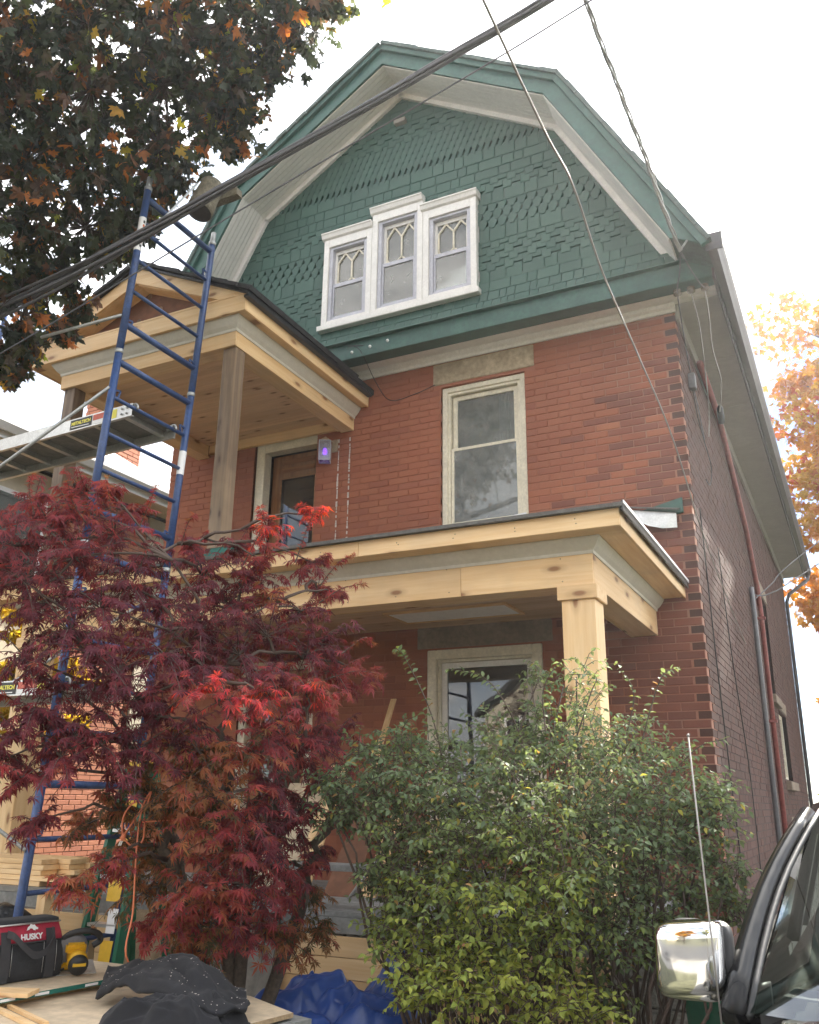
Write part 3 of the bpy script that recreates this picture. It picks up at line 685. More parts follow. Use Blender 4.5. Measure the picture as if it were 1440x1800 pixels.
# ---- gambrel roof slab with its boxed rake
OAX, OAZ = AX, 9.412; OBX, OBZ = 1.925, 8.179; OEX, OEZ = 3.105, 5.985
outer = [(AX-OEX, OEZ), (AX-OBX, OBZ), (AX, OAZ), (AX+OBX, OBZ), (AX+OEX, OEZ)]
innr = [(AX+EX+.04, 6.137), (AX+BX, BZ), (AX, AZ), (AX-BX, BZ), (AX-EX-.04, 6.137)]
for i in range(4):
    a, b = outer[i], outer[i+1]; c, d_ = innr[3-i], innr[4-i]
    MB().prism([(a[0], -.765, a[1]), (b[0], -.765, b[1]), (c[0], -.765, c[1]+.012), (d_[0], -.765, d_[1]+.012)], (0, 12.1, 0)).build('roof', MT['roofmain'], house)
    # rake fascia board (front) and its crown
    A, B = Vector((a[0], 0, a[1])), Vector((b[0], 0, b[1])); Cc, D = Vector((c[0], 0, c[1])), Vector((d_[0], 0, d_[1]))
    MB().prism([A.lerp(D, .12)+Vector((0, -.79, 0)), B.lerp(Cc, .12)+Vector((0, -.79, 0)), B.lerp(Cc, .97)+Vector((0, -.79, 0)), A.lerp(D, .97)+Vector((0, -.79, 0))], (0, .024, 0)).build('rake_board', MT['greygreen'], house)
    n = (B-A).normalized(); nn = Vector((-n.z, 0, n.x)); nn = nn if nn.z > 0 else -nn
    MB().prism([A-nn*.05+Vector((0, -.83, 0)), B-nn*.05+Vector((0, -.83, 0)), B+nn*.015+Vector((0, -.83, 0)), A+nn*.015+Vector((0, -.83, 0))], (0, .039, 0)).build('rake_moulding', MT['greygreen'], house)
    # roofing that runs just past the moulding, with ragged shingle tabs
    rb = MB(); Ln = (B-A).length; k = 0.0
    while k < Ln:
        e_ = min(Ln, k+random.uniform(.13, .2)); p, q = A+n*k, A+n*(e_-.002); j = random.uniform(0, .014); th = .018+random.uniform(0, .012)
        rb.prism([p+nn*.004+Vector((0, -.85-j, 0)), q+nn*.004+Vector((0, -.85-j, 0)), q+nn*(.016+th)+Vector((0, -.85-j, 0)), p+nn*(.016+th)+Vector((0, -.85-j, 0))], (0, 12.2, 0)); k = e_
    rb.build('roofing', MT['roofmain'], house, kind='stuff')
    # tongue and groove boards under the overhang
    for k in range(8):
        y0 = -.762+k*.0575; off = -nn*random.uniform(.002, .006)
        MB().prism([D+off+Vector((0, y0+.002, 0)), Cc+off+Vector((0, y0+.002, 0)), Cc+off+Vector((0, y0+.0525, 0)), D+off+Vector((0, y0+.0525, 0))], nn*.016).build('soffit_board', MT['soffit'], house)
    MB().prism([D-nn*.0+Vector((0, -.346, 0)), Cc-nn*.0+Vector((0, -.346, 0)), Cc-nn*.055+Vector((0, -.346, 0)), D-nn*.055+Vector((0, -.346, 0))], (0, .05, 0)).build('rake_trim', MT['white'], house)
vt = MB().box(-2.76, -2.62, -.36, -.30, 8.76, 8.815); vt.build('vent', MT['soffit_side'], house, .005)

# ---- the triple gable window
def gable_light(x0, x1, z0, z1, rail, dark):
    f = frame_bars(MB(), x0, x1, z0+.0, z1, .065, -.365, -.20, .10, .055)
    w = f.build('window', MT['white'], house, .004, label='white cased gable window with lattice upper sash, '+dark)
    a, b, c, d = x0+.065, x1-.065, z0+.055, z1-.10
    frame_bars(MB(), a+.0005, b-.0005, c, d, .042, -.345, -.24, .03, .03).build('frame', MT['sash'], w, .003)
    frame_bars(MB(), a+.043, b-.043, rail-.02, d-.031, .028, -.295, -.262, .045, .03).build('sash', MT['white'], w, .002)
    frame_bars(MB(), a+.043, b-.043, c+.031, rail+.025, .02, -.325, -.297, .045, .03).build('sash', MT['sash'], w, .002)
    A, B, C, D = a+.071, b-.071, rail+.01, d-.076
    bx('pane', MT['glass'], w, A, B, -.278, -.274, C, D); bx('pane', MT['glass'], w, a+.063, b-.063, -.313, -.309, c+.061, rail-.02)
    m = MB(); q = (B-A); H = D-C; y = -.288; r = .016
    X1, X2, X3 = A+q*.0, A+q*.56, A+q*1.0; zt = D-H*.30; zb = C+H*.16
    m.beam((A+.012, y, C), (A+.012, y, D-H*.28), r, r, (0, 1, 0))
    for p, s in (((A+.012, y, D-H*.28), (A+q*.30, y, D-.004)), ((A+q*.30, y, D-.004), (X2, y, zt)), ((X2, y, zt), (A+q*.82, y, D-.004)), ((A+q*.82, y, D-.004), (B-.004, y, D-H*.2)), ((X2, y, zt), (X2, y, zb)),
                 ((X2, y, zb), (A+q*.36, y, C+.004)), ((X2, y, zb), (A+q*.78, y, C+.004)), ((A+.012, y, zb), (A+q*.16, y, C+.004))): m.beam(p, s, r, r, (0, 1, 0))
    m.build('muntin', MT['cream'], w)
    bx('blind_or_backing', MT['blind_or_backing'] if 'right' not in dark else MT['screen'], w, a, b, -.225, -.215, c, d)
    # moulded head
    ov = .02
    MB().prism([(x0-ov, -.366, z1), (x0-ov, -.385, z1+.012), (x0-ov, -.40, z1+.05), (x0-ov, -.41, z1+.058), (x0-ov, -.41, z1+.072), (x0-ov, -.28, z1+.085), (x0-ov, -.28, z1)], (x1-x0+2*ov-(.02 if x1 < -2 else 0), 0, 0)).build('head_moulding', MT['white'], w)
gable_light(TW[0][0], TW[0][1]-.002, TW[0][2], 7.480, 6.90, 'lower left of the three')
gable_light(TW[1][0]+.0, TW[1][1], TW[1][2], 7.625, 6.985, 'tallest, in the middle')
gable_light(TW[2][0]+.002, TW[2][1], TW[2][2], 7.480, 6.92, 'right one with a dark lower pane')
bx('sill', MT['white'], house, TW[0][0]-.03, TW[2][1]+.03, -.40, -.24, 6.345, 6.406, .005)

# ------------------------------------------------------------------ lower porch (new pine)
PZ, PT = 2.933, 3.174; PL, PR, PF = -5.50, -0.364, -1.994
porch = MB().box(PL+.03, PR-.03, PF+.03, -.01, PT-.012, PT+.0).build('porch', MT['pine_x'], house, label='new pale pine front porch with low hipped roof')
def beamx(name, x0, x1, y0, y1, z0, z1, mat, par, splits=()):
    xs = [x0, *splits, x1]
    for a, b in zip(xs[:-1], xs[1:]): bx(name, mat, par, a+.0012, b-.0012, y0, y1, z0, z1, .002)
beamx('beam_board', PL, PR, PF, PF+.022, PZ, PT, MT['pine_x'], porch, (-3.35, -1.28))
beamx('beam_soffit', PL+.02, PR-.022, PF+.023, PF+.20, PZ+.004, PZ+.022, MT['pine_x'], porch, (-2.7,))
beamx('beam_board', PL+.2, PR-.2, PF+.201, PF+.222, PZ+.002, PT-.014, MT['pine_x'], porch, (-2.9,))
for x0, x1 in ((PR-.022, PR), (PL, PL+.022)): bx('beam_board', MT['pine_y'], porch, x0, x1, PF+.0225, -.004, PZ, PT, .002)
bx('beam_soffit', MT['pine_y'], porch, PR-.20, PR-.0225, PF+.2235, -.004, PZ+.0045, PZ+.022); bx('beam_soffit', MT['pine_y'], porch, PL+.0225, PL+.2, PF+.2235, -.004, PZ+.0045, PZ+.022)
bx('beam_board', MT['pine_y'], porch, PR-.222, PR-.201, PF+.2235, -.004, PZ+.002, PT-.014); bx('beam_board', MT['pine_y'], porch, PL+.201, PL+.222, PF+.2235, -.004, PZ+.002, PT-.014)
# ceiling boards under the porch roof, with one pale unpainted panel
for k in range(18):
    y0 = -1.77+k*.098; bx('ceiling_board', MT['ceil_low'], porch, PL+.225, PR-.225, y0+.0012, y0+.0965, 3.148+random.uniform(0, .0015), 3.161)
bx('ceiling_panel', MT['white'], porch, -2.50, -1.43, -.76, -.36, 3.136, 3.147, .002)
pf = MB(); pf.box(-2.53, -1.40, -.79, -.762, 3.13, 3.147); pf.box(-2.53, -1.40, -.358, -.33, 3.13, 3.147); pf.box(-2.53, -2.502, -.762, -.358, 3.13, 3.147); pf.box(-1.428, -1.40, -.762, -.358, 3.13, 3.147); pf.build('panel_trim', MT['pine_x'], porch)
def crown(name, mat, par, p0, p1, n, z0, z1, depth, m0=0.0, m1=0.0):
    """moulding between two points; n = outward direction; m0/m1 mitre run at either end"""
    p0, p1, n = Vector(p0), Vector(p1), Vector(n); t = (p1-p0).normalized()
    prof = [(0.0, z0), (.008, z0), (.012, z0+(z1-z0)*.2), (.02+depth*.25, z0+(z1-z0)*.42), (.02+depth*.55, z0+(z1-z0)*.7), (depth, z0+(z1-z0)*.88), (depth, z1), (0, z1)]
    rings = []
    for p, mm in ((p0, -m0), (p1, m1)): rings.append([p+n*a+t*(mm*a)+Vector((0, 0, b-p.z)) for a, b in prof])
    return MB().loft(rings).build(name, mat, par)
FZ = 3.237
crown('crown_moulding', MT['primed'], porch, (PL, PF-.001, 0), (PR+.001, PF-.001, 0), (0, -1, 0), 3.135, FZ-.002, .068, 1, 1)
crown('crown_moulding', MT['primed'], porch, (PR+.001, PF-.001, 0), (PR+.001, -.006, 0), (1, 0, 0), 3.135, FZ-.002, .068, 1, 0)
# overhang: soffit boards, fascia boards
FX, FY, FT = -.117, -2.245, 3.335; FL = -5.75
beamx('soffit_board', FL+.02, FX-.021, FY+.021, PF-.0, FZ, FZ+.012, MT['pine_x'], porch, (-3.9, -1.75))
bx('soffit_board', MT['pine_y'], porch, PR+.0, FX-.021, PF+.001, -.004, FZ, FZ+.012); bx('soffit_board', MT['pine_y'], porch, FL+.021, PL, PF+.001, -.004, FZ, FZ+.012)
beamx('fascia_board', FL, FX, FY, FY+.02, FZ-.012, FT, MT['pine_x'], porch, (-4.15, -1.95))
bx('fascia_board', MT['pine_y'], porch, FX-.02, FX, FY+.0205, -.004, FZ-.012, FT, .002); bx('fascia_board', MT['pine_y'], porch, FL, FL+.02, FY+.0205, -.004, FZ-.012, FT, .002)
bx('filler', MT['dark'], porch, FL+.03, FX-.03, FY+.03, -.01, FZ+.014, FT-.006)
# hipped roof with grey roll roofing
rf = MB(); zb, zt = FT+.002, 4.00; x0, x1, y0 = FL-.03, FX+.02, FY-.035
rf.add([(x0, y0, zb), (x1, y0, zb), (x1, -.006, zb), (x1-.9, -.006, zt), (x0+.9, -.006, zt), (x0, -.006, zb), (x0, y0, zb+.018), (x1, y0, zb+.018), (x1, -.006, zb+.018), (x1-.9, -.006, zt+.018), (x0+.9, -.006, zt+.018), (x0, -.006, zb+.018)],
       [(0, 1, 2, 5), (6, 7, 9, 10), (7, 8, 9), (6, 10, 11), (0, 6, 7, 1), (1, 7, 8, 2), (2, 8, 9, 3), (3, 9, 10, 4), (4, 10, 11, 5), (5, 11, 6, 0), (2, 3, 4, 5)])
rf.build('roof', MT['roofgrey'], porch)
bx('drip_edge', MT['blackmetal'], porch, FX+.021, FX+.034, y0-.004, -.03, FT-.035, FT+.032, .003); bx('drip_edge', MT['roofgrey'], porch, x0, x1+.012, y0-.012, y0-.001, FT-.004, FT+.022, .002)
bx('drip_strip', MT['whitemetal'], porch, FX+.0345, FX+.04, y0-.004, -.03, FT+.012, FT+.034)
# loose flashing against the wall above the right end of the roof
fl = MB(); P = [(-.56, 4.03), (-.34, 3.99), (-.13, 3.945)]; Q = [(-.56, 3.99), (-.36, 3.865), (-.25, 3.832), (-.13, 3.83)]
fl.prism([(-.56, -.075, 4.035), (-.13, -.055, 3.955), (-.13, -.055, 3.825), (-.25, -.075, 3.828), (-.36, -.085, 3.86), (-.48, -.085, 3.93), (-.56, -.075, 3.985)], (0, .006, 0)); fl.build('flashing', MT['alum'], porch, label='shiny bent metal flashing at the right end of the porch roof')
MB().prism([(-.41, -.03, 4.02), (-.075, -.03, 4.095), (-.075, -.03, 3.965), (-.13, -.03, 3.955)], (0, .026, 0)).build('flashing_board', MT['green'], porch)
MB().prism([(-.62, -.10, 4.05), (-.10, -.10, 3.965), (-.10, -.03, 3.99), (-.62, -.03, 4.075)], (0, 0, .012)).build('roof_edge', MT['roofgrey'], porch)
# columns
def column(x0, label):
    c = bx('column', MT['pine_z'], porch, x0, x0+.215, PF, PF+.215, .96, PZ-.092, .003, label=label)
    bx('cap', MT['pine_x'], c, x0-.022, x0+.237, PF-.022, PF+.237, PZ-.092, PZ-.001, .003)
    bx('base', MT['pine_x'], c, x0-.022, x0+.237, PF-.022, PF+.237, .945, 1.10, .003)
column(-.578, 'square new pine porch column at the right corner'); column(-5.50, 'square new pine porch column at the left corner, behind the red maple')
# floor, skirt
for k in range(20):
    y0 = -2.05+k*.10; bx('floor_board', MT['greyplank'], porch, PL-.05, PR+.05, y0+.002, min(y0+.098, -.01), .895, .925)
bx('rim_board', MT['greyplank'], porch, PL-.03, PR+.03, -2.062, -2.02, .80, .892)
for k in range(5):
    z0 = .18+k*.122
    for a, b in ((PL, -3.4), (-3.4, -1.4), (-1.4, PR)): bx('skirt_board', MT['pine_x'], porch, a+.002, b-.002, -2.10, -2.072, z0+.002, z0+.119, .002)

# ------------------------------------------------------------------ upper porch (balcony roof)
UL, UR, UF, UZ = -5.401, -3.343, -2.047, 5.307; UT = 5.475
up_ = MB().box(UL+.03, UR-.03, UF+.03, -.01, UT+.0, UT+.012).build('porch', MT['pine_x'], house, label='small new pine balcony roof with open pediment above the lower porch')
bx('beam_board', MT['pine_x'], up_, UL, UR, UF, UF+.022, UZ, UT+.02, .002)
for x0, x1 in ((UR-.022, UR), (UL, UL+.022)): bx('beam_board', MT['pine_y'], up_, x0, x1, UF+.0225, -.004, UZ, UT+.02, .002)
bx('beam_soffit', MT['pine_x'], up_, UL+.022, UR-.022, UF+.0225, UF+.16, UZ+.004, UZ+.02); bx('beam_board', MT['pine_x'], up_, UL+.16, UR-.16, UF+.161, UF+.18, UZ+.002, UT)
for a, b in ((UR-.155, UR-.0225), (UL+.0225, UL+.155)):
    bx('beam_soffit', MT['pine_y'], up_, a, b, UF+.181, -.004, UZ+.0045, UZ+.02)
bx('beam_board', MT['pine_y'], up_, UR-.175, UR-.156, UF+.181, -.05, UZ+.002, UT); bx('beam_board', MT['pine_y'], up_, UL+.156, UL+.175, UF+.181, -.05, UZ+.002, UT)
bx('beam_board', MT['pine_x'], up_, UL+.18, UR-.18, -.045, -.004, UZ+.03, UT)
for k in range(20):
    y0 = UF+.182+k*.0905
    if y0 > -.14: break
    bx('ceiling_board', MT['ceil'], up_, UL+.176, UR-.176, y0+.001, y0+.0895, 5.435+random.uniform(0, .002), 5.45)
VX, VY, VZ = -3.175, -2.165, 5.556; VL = -5.735
crown('crown_moulding', MT['primed'], up_, (UL, UF-.001, 0), (UR+.001, UF-.001, 0), (0, -1, 0), 5.44, VZ-.002, .075, 1, 1)
crown('crown_moulding', MT['primed'], up_, (UR+.001, UF-.001, 0), (UR+.001, -.006, 0), (1, 0, 0), 5.44, VZ-.002, .075, 1, 0)
crown('crown_moulding', MT['primed'], up_, (UL-.001, -.006, 0), (UL-.001, UF-.001, 0), (-1, 0, 0), 5.44, VZ-.002, .075, 0, 1)
bx('soffit_board', MT['pine_x'], up_, VL+.021, VX-.021, VY+.021, UF, VZ, VZ+.012)
bx('soffit_board', MT['pine_y'], up_, UR, VX-.021, UF+.001, -.004, VZ, VZ+.012); bx('soffit_board', MT['pine_y'], up_, VL+.021, UL, UF+.001, -.004, VZ, VZ+.012)
RT = 5.70   # top of the level fascia
bx('fascia_board', MT['pine_x'], up_, VL, VX, VY, VY+.02, VZ-.01, RT-.002, .002)
bx('fascia_board', MT['pine_y'], up_, VX-.02, VX, VY+.0205, -.004, VZ-.01, RT-.004, .002); bx('fascia_board', MT['pine_y'], up_, VL, VL+.02, VY+.0205, -.004, VZ-.01, RT-.004, .002)
AXP = (VL+VX)/2; AZP = 6.30
# cornice shelf, tympanum and raking boards
bx('shelf_board', MT['pine_x'], up_, VL+.12, VX-.12, VY-.002, VY+.19, RT-.001, RT+.018, .002)
tp = MB().prism([(VL+.22, VY+.18, RT+.019), (VX-.22, VY+.18, RT+.019), (AXP, VY+.18, AZP-.02)], (0, .03, 0)).build('tympanum', MT['plyred'], up_, label='bare reddish sheathing in the pediment with pale fastener discs')
for qx, qz in ((-4.30, 5.93), (-4.55, 5.86), (-4.05, 6.02), (-5.02, 5.80), (-4.45, 6.10)): MB().lathe((qx, VY+.179, qz), (0, -1, 0), [(.028, 0), (.026, .003)], 10).build('fastener', MT['post'], tp)
for s, ex in ((1, VX), (-1, VL)):
    A = Vector((ex, 0, RT)); B = Vector((AXP, 0, AZP)); t = (B-A).normalized(); n = Vector((-t.z*s, 0, t.x*s)); n = n if n.z > 0 else -n
    A2 = A-n*.0; 
    MB().prism([A+Vector((0, VY, 0)), B+Vector((0, VY, 0)), B-Vector((0, -VY, .155)), A+Vector((-s*.26, VY, 0))], (0, .02, 0)).build('rake_board', MT['pine_x'], up_, .0015)
    MB().prism([B-Vector((0, -VY-.021, .165)), A+Vector((-s*.27, VY+.021, .003)), A+Vector((-s*.27, VY+.18, .003)), B-Vector((0, -VY-.18, .165))], n*.014).build('rake_soffit', MT['pine_x'], up_)
    # roof slope with ragged dark shingles
    MB().prism([A+Vector((s*.05, VY-.03, -.028)), B+Vector((0, VY-.03, .002)), B+Vector((0, VY-.03, .022)), A+Vector((s*.05, VY-.03, -.006))], (0, -VY+.03-.28, 0)).build('roof_deck', MT['blackmetal'], up_)
    rb = MB(); Ln = (B-A).length+.055; k = 0.0; O = A+Vector((s*.055, 0, -.027))
    tt = (B+Vector((0, 0, .004))-O).normalized(); nn = Vector((-tt.z, 0, tt.x)); nn = nn if nn.z > 0 else -nn
    while k < Ln:
        e_ = min(Ln+.01, k+random.uniform(.12, .17)); j = random.uniform(0, .012); p, q = O+tt*k+nn*.027, O+tt*(e_-.004)+nn*.027; th = .022+random.uniform(0, .012)
        rb.prism([p+Vector((0, VY-.045-j, 0)), q+Vector((0, VY-.045-j, 0)), q+nn*th+Vector((0, VY-.045-j, 0)), p+nn*(th+.006)+Vector((0, VY-.045-j, 0))], (0, 1.85, 0)); k = e_
    rb.build('roofing', MT['roofdark'], up_, kind='stuff')
bx('drip_edge', MT['blackmetal'], up_, VX+.002, VX+.055, VY-.03, -.03, RT-.055, RT-.03, .003)
bx('roof_filler', MT['dark'], up_, VL+.03, VX-.03, VY+.03, -.05, VZ+.014, RT-.03)
bx('roof_wall', MT['roofdark'], up_, VX+.0, VX+.06, -.75, -.004, RT-.028, RT+.03)
for x0, lb in ((-3.49, 'knotty weathered temporary post under the balcony roof, right'), (-5.37, 'weathered temporary post under the balcony roof, left')):
    bx('post', MT['post'], up_, x0, x0+.135, UF+.03, UF+.165, 3.40, UZ+.003, .004, label=lb)
# caulk residue lines on the brick right of the balcony roof
for xx in (-3.52, -3.385):
    b = MB(); z = 5.24
    while z > 3.98:
        h = random.uniform(.015, .06); w = random.uniform(.003, .009)
        b.box(xx-w+random.uniform(-.003, .003), xx+w, -.0065, -.0005, z-h, z); z -= h+random.choice((.004, .01, .03))
    b.build('caulk_residue', MT['efflor'], fw)

nl = MB(); random.seed(12)
for (xa, xb, za, zb_, yy) in ((PL, PR, PZ, PT, PF-.0005), (FL, FX, FZ, FT, FY-.0005)):
    x = xa+.25
    while x < xb-.1:
        for zz in (za+.035, zb_-.045): nl.lathe((x+random.uniform(-.02, .02), yy, zz+random.uniform(-.01, .01)), (0, -1, 0), [(.0045, 0), (.004, .0008)], 6)
        x += random.choice((.41, .62, .8))
nl.build('nail_head', MT['post'], porch, kind='stuff')

# ------------------------------------------------------------------ neighbouring house on the left
nb = thing('brick_house', 'orange red brick neighbouring house with tan soffit, at the left edge behind the scaffold', 'house', (-12, 3, 0))
NX = -9.0
nw = MB().box(-17, NX-.008, -1.0, 9.5, 0, 6.05).build('wall', MT['mortar_nbr'], nb)
NB = Bricks()
def seen_n(c, u, v): return (40 < u < 300 and 840 < v < 990) or (90 < u < 330 and 1380 < v < 1500)
NB.wall(nw, courses(-.9, 9.4, .35, 6.0, [(-.9, 1.44, 2.4, 6.05), (3.06, 3.75, 2.4, 6.05)], (0, .112), 'lo'), 'E', NX, lambda c: MT['brick_nbr'], seen_n)
FWN = [(-13.6, -12.2, 1.2, 2.9), (-11.4, -10.2, 3.9, 5.4), (-15.2, -14.0, 3.9, 5.4)]
NB.wall(nw, courses(-17, NX, .35, 6.0, FWN, (0.109, 0), 'hi'), 'S', -1.008, lambda c: MT['brick_nbr'], lambda c, u, v: False)
for (a_, b_, c_, d_) in FWN:
    wq = frame_bars(MB(), a_, b_, c_, d_, .09, -1.05, -1.002).build('window', MT['white'], nb, .004); bx('pane', MT['glassdark'], wq, a_+.09, b_-.09, -1.02, -1.012, c_+.09, d_-.09)
NB.build(220)
bx('siding', MT['siding'], nb, NX-.006, NX+.03, -.9, 1.42, 2.4, 5.99); bx('siding', MT['siding'], nb, NX-.006, NX+.03, 3.08, 3.73, 2.4, 5.99)
wn_ = bx('window', MT['whitemetal'], nb, NX+.031, NX+.06, .05, 1.0, 4.1, 5.6, .005); bx('pane', MT['glassdark'], wn_, NX+.061, NX+.066, .12, .93, 4.17, 5.53)
for k in range(36): bx('soffit_board', MT['siding'], nb, NX+.031, NX+.52, -1.2+k*.31, -1.2+k*.31+.306, 6.06, 6.075)
bx('fascia', MT['whitemetal'], nb, NX+.525, NX+.545, -1.25, 9.9, 6.03, 6.26)
g = MB(); g.prism([(NX+.548, -1.3, 6.24), (NX+.548, -1.3, 6.13), (NX+.62, -1.3, 6.11), (NX+.68, -1.3, 6.2), (NX+.68, -1.3, 6.25), (NX+.67, -1.3, 6.25)], (0, 11.3, 0)); g.build('gutter', MT['whitemetal'], nb)
rf = MB(); rf.add([(NX+.62, -1.35, 6.26), (NX+.62, 9.95, 6.26), (-13, 6.2, 8.35), (-13, 2.2, 8.35), (-17.6, -1.35, 6.26), (-17.6, 9.95, 6.26), (NX+.62, -1.35, 6.21), (NX+.62, 9.95, 6.21), (-17.6, -1.35, 6.21), (-17.6, 9.95, 6.21)],
                  [(0, 1, 2, 3), (4, 3, 2, 5), (0, 3, 4), (1, 5, 2), (6, 8, 9, 7), (0, 6, 7, 1), (4, 5, 9, 8), (0, 4, 8, 6), (1, 7, 9, 5)]); rf.build('roof', MT['greyroof2'], nb)
# courses of shingle on the visible slope
sc = MB()
for k in range(14):
    t0 = k/16; a = Vector((NX+.62, -1.35, 6.262)).lerp(Vector((-13, 2.2, 8.352)), t0); b = Vector((NX+.62, 9.95, 6.262)).lerp(Vector((-13, 6.2, 8.352)), t0); n = Vector((.43, 0, .9))
    sc.prism([a, b, b+n*.018, a+n*.018], Vector((-.27, 0, .13)))
sc.build('roof_course', MT['greyroof2'], nb, kind='stuff')
ch = MB().box(-9.72, -9.16, 2.16, 2.86, 6.0, 8.2).build('chimney', MT['mortar_nbr'], nb)
cb = Bricks(); cb.wall(ch, courses(2.15, 2.87, 6.75, 8.2, [], (0, .112), 'lo'), 'E', -9.15, lambda c: MT['brick_nbr'], lambda c, u, v: v > 700)
cb.wall(ch, courses(-9.73, -9.15, 6.75, 8.2, [], (0.055, .112), 'hi'), 'S', 2.15, lambda c: MT['brick_nbr'], lambda c, u, v: v > 700); cb.build(80)
MB().prism([(-9.10, 2.10, 6.50), (-9.10, 2.92, 6.50), (-9.13, 2.92, 6.80), (-9.13, 2.10, 6.88)], (-.012, 0, 0)).build('flashing', MT['alum'], ch); bx('flashing', MT['alum'], ch, -9.75, -9.12, 2.085, 2.145, 6.55, 6.83)
bx('chimney_cap', MT['stone_dark'], ch, -9.8, -9.08, 2.08, 2.94, 8.2, 8.3, .01)

# ------------------------------------------------------------------ scaffold
def frame_pts(x, zz):
    """near/far post points leaning slightly, as the tower stands"""
    return Vector((x, -3.44+.058*zz, zz)), Vector((x, -2.62+.056*zz, zz))
sf = thing('scaffold_tower', 'blue tubular steel scaffold tower with ladder rungs in front of the balcony', 'scaffold', (-4.4, -3.0, 0))
def scaffold_frame(x, z0, z1, rungs, thick):
    for k in (0, 1):
        p = MB(); p.tube([frame_pts(x, z0)[k], frame_pts(x, z1)[k]], .028, 12); po = p.build('post', MT['blue'], sf)
        a, b = frame_pts(x, z1-.01)[k], frame_pts(x, z1+.13)[k]; MB().tube([a, b], .022, 10).build('coupling_pin', MT['galv'], po)
        MB().tube([frame_pts(x, z1-.002)[k], frame_pts(x, z1+.03)[k]], .031, 12).build('collar', MT['galv'], po)
        for zz in (z1-.30, z0+.28):
            q = frame_pts(x, zz)[k]; yy = .055 if k == 0 else -.055
            gl = MB(); gl.beam(q, q+Vector((0, yy*1.4, .015)), .012, .012); gl.beam(q+Vector((0, 0, -.07)), q+Vector((0, yy*1.2, -.05)), .01, .01); gl.beam(q+Vector((0, yy*1.4, .015)), q+Vector((0, yy*1.1, -.05)), .012, .012); gl.build('guard_lock', MT['blue'], po)
    for zz in rungs:
        a, b = frame_pts(x, zz); r = .0245 if zz in thick else .0155
        MB().tube([a, b], r, 10).build('rung', MT['blue'], sf)
for x in (-3.5, -6.05):
    scaffold_frame(x, 4.73, 6.20, (6.13, 5.83, 5.55, 5.27, 4.97), (6.13, 4.97))
    scaffold_frame(x, 3.24, 4.715, (4.65, 4.36, 4.07, 3.79, 3.49), (4.65, 3.49))
    scaffold_frame(x, 1.75, 3.225, (3.18, 2.9, 2.6, 2.3, 2.0), (3.18, 2.0))
    scaffold_frame(x, .26, 1.735, (1.68, 1.36, 1.06, .76, .5), (1.68, .5))
    for k in (0, 1):
        a = frame_pts(x, 0.0)[k]; b = frame_pts(x, .3)[k]; MB().tube([a, b], .017, 8).build('jack_screw', MT['galv'], sf); MB().box(a.x-.07, a.x+.07, a.y-.07, a.y+.07, 0.0, .012).build('base_plate', MT['galv'], sf)
def brace(a, b):
    m = MB(); m.tube([a, b], .0125, 8); o = m.build('brace', MT['galv'], sf)
brace(frame_pts(-3.5, 4.42)[0]+Vector((0, -.03, 0)), Vector((-6.05, -3.22, 3.30))); brace(Vector((-3.5, -3.19, 5.02)), Vector((-4.28, -3.23, 5.0)))
brace(frame_pts(-3.5, 1.30)[0]+Vector((0, -.03, .0)), Vector((-6.05, -3.40, 2.4))); brace(frame_pts(-3.5, 3.1)[1]+Vector((0, .03, 0)), frame_pts(-6.05, 2.0)[1]+Vector((0, .03, 0)))
# maker's sticker on the near upper post, white wrap on the far post
q0, q1 = frame_pts(-3.5, 5.62)[0], frame_pts(-3.5, 5.93)[0]; stk = MB().tube([q0, q1], .0288, 12, False).build('sticker', MT['ink'], sf)
for k in range(7):
    a, b = q0.lerp(q1, .1+k*.12), q0.lerp(q1, .17+k*.12); MB().box(a.x+.016, a.x+.0302, a.y-.012, a.y+.002, a.z, b.z).build('print', MT['orange'] if k % 2 else MT['labelblack'], stk)
MB().tube([frame_pts(-3.5, 4.02)[1], frame_pts(-3.5, 4.22)[1]], .0288, 12, False).build('sticker', MT['ink'], sf)

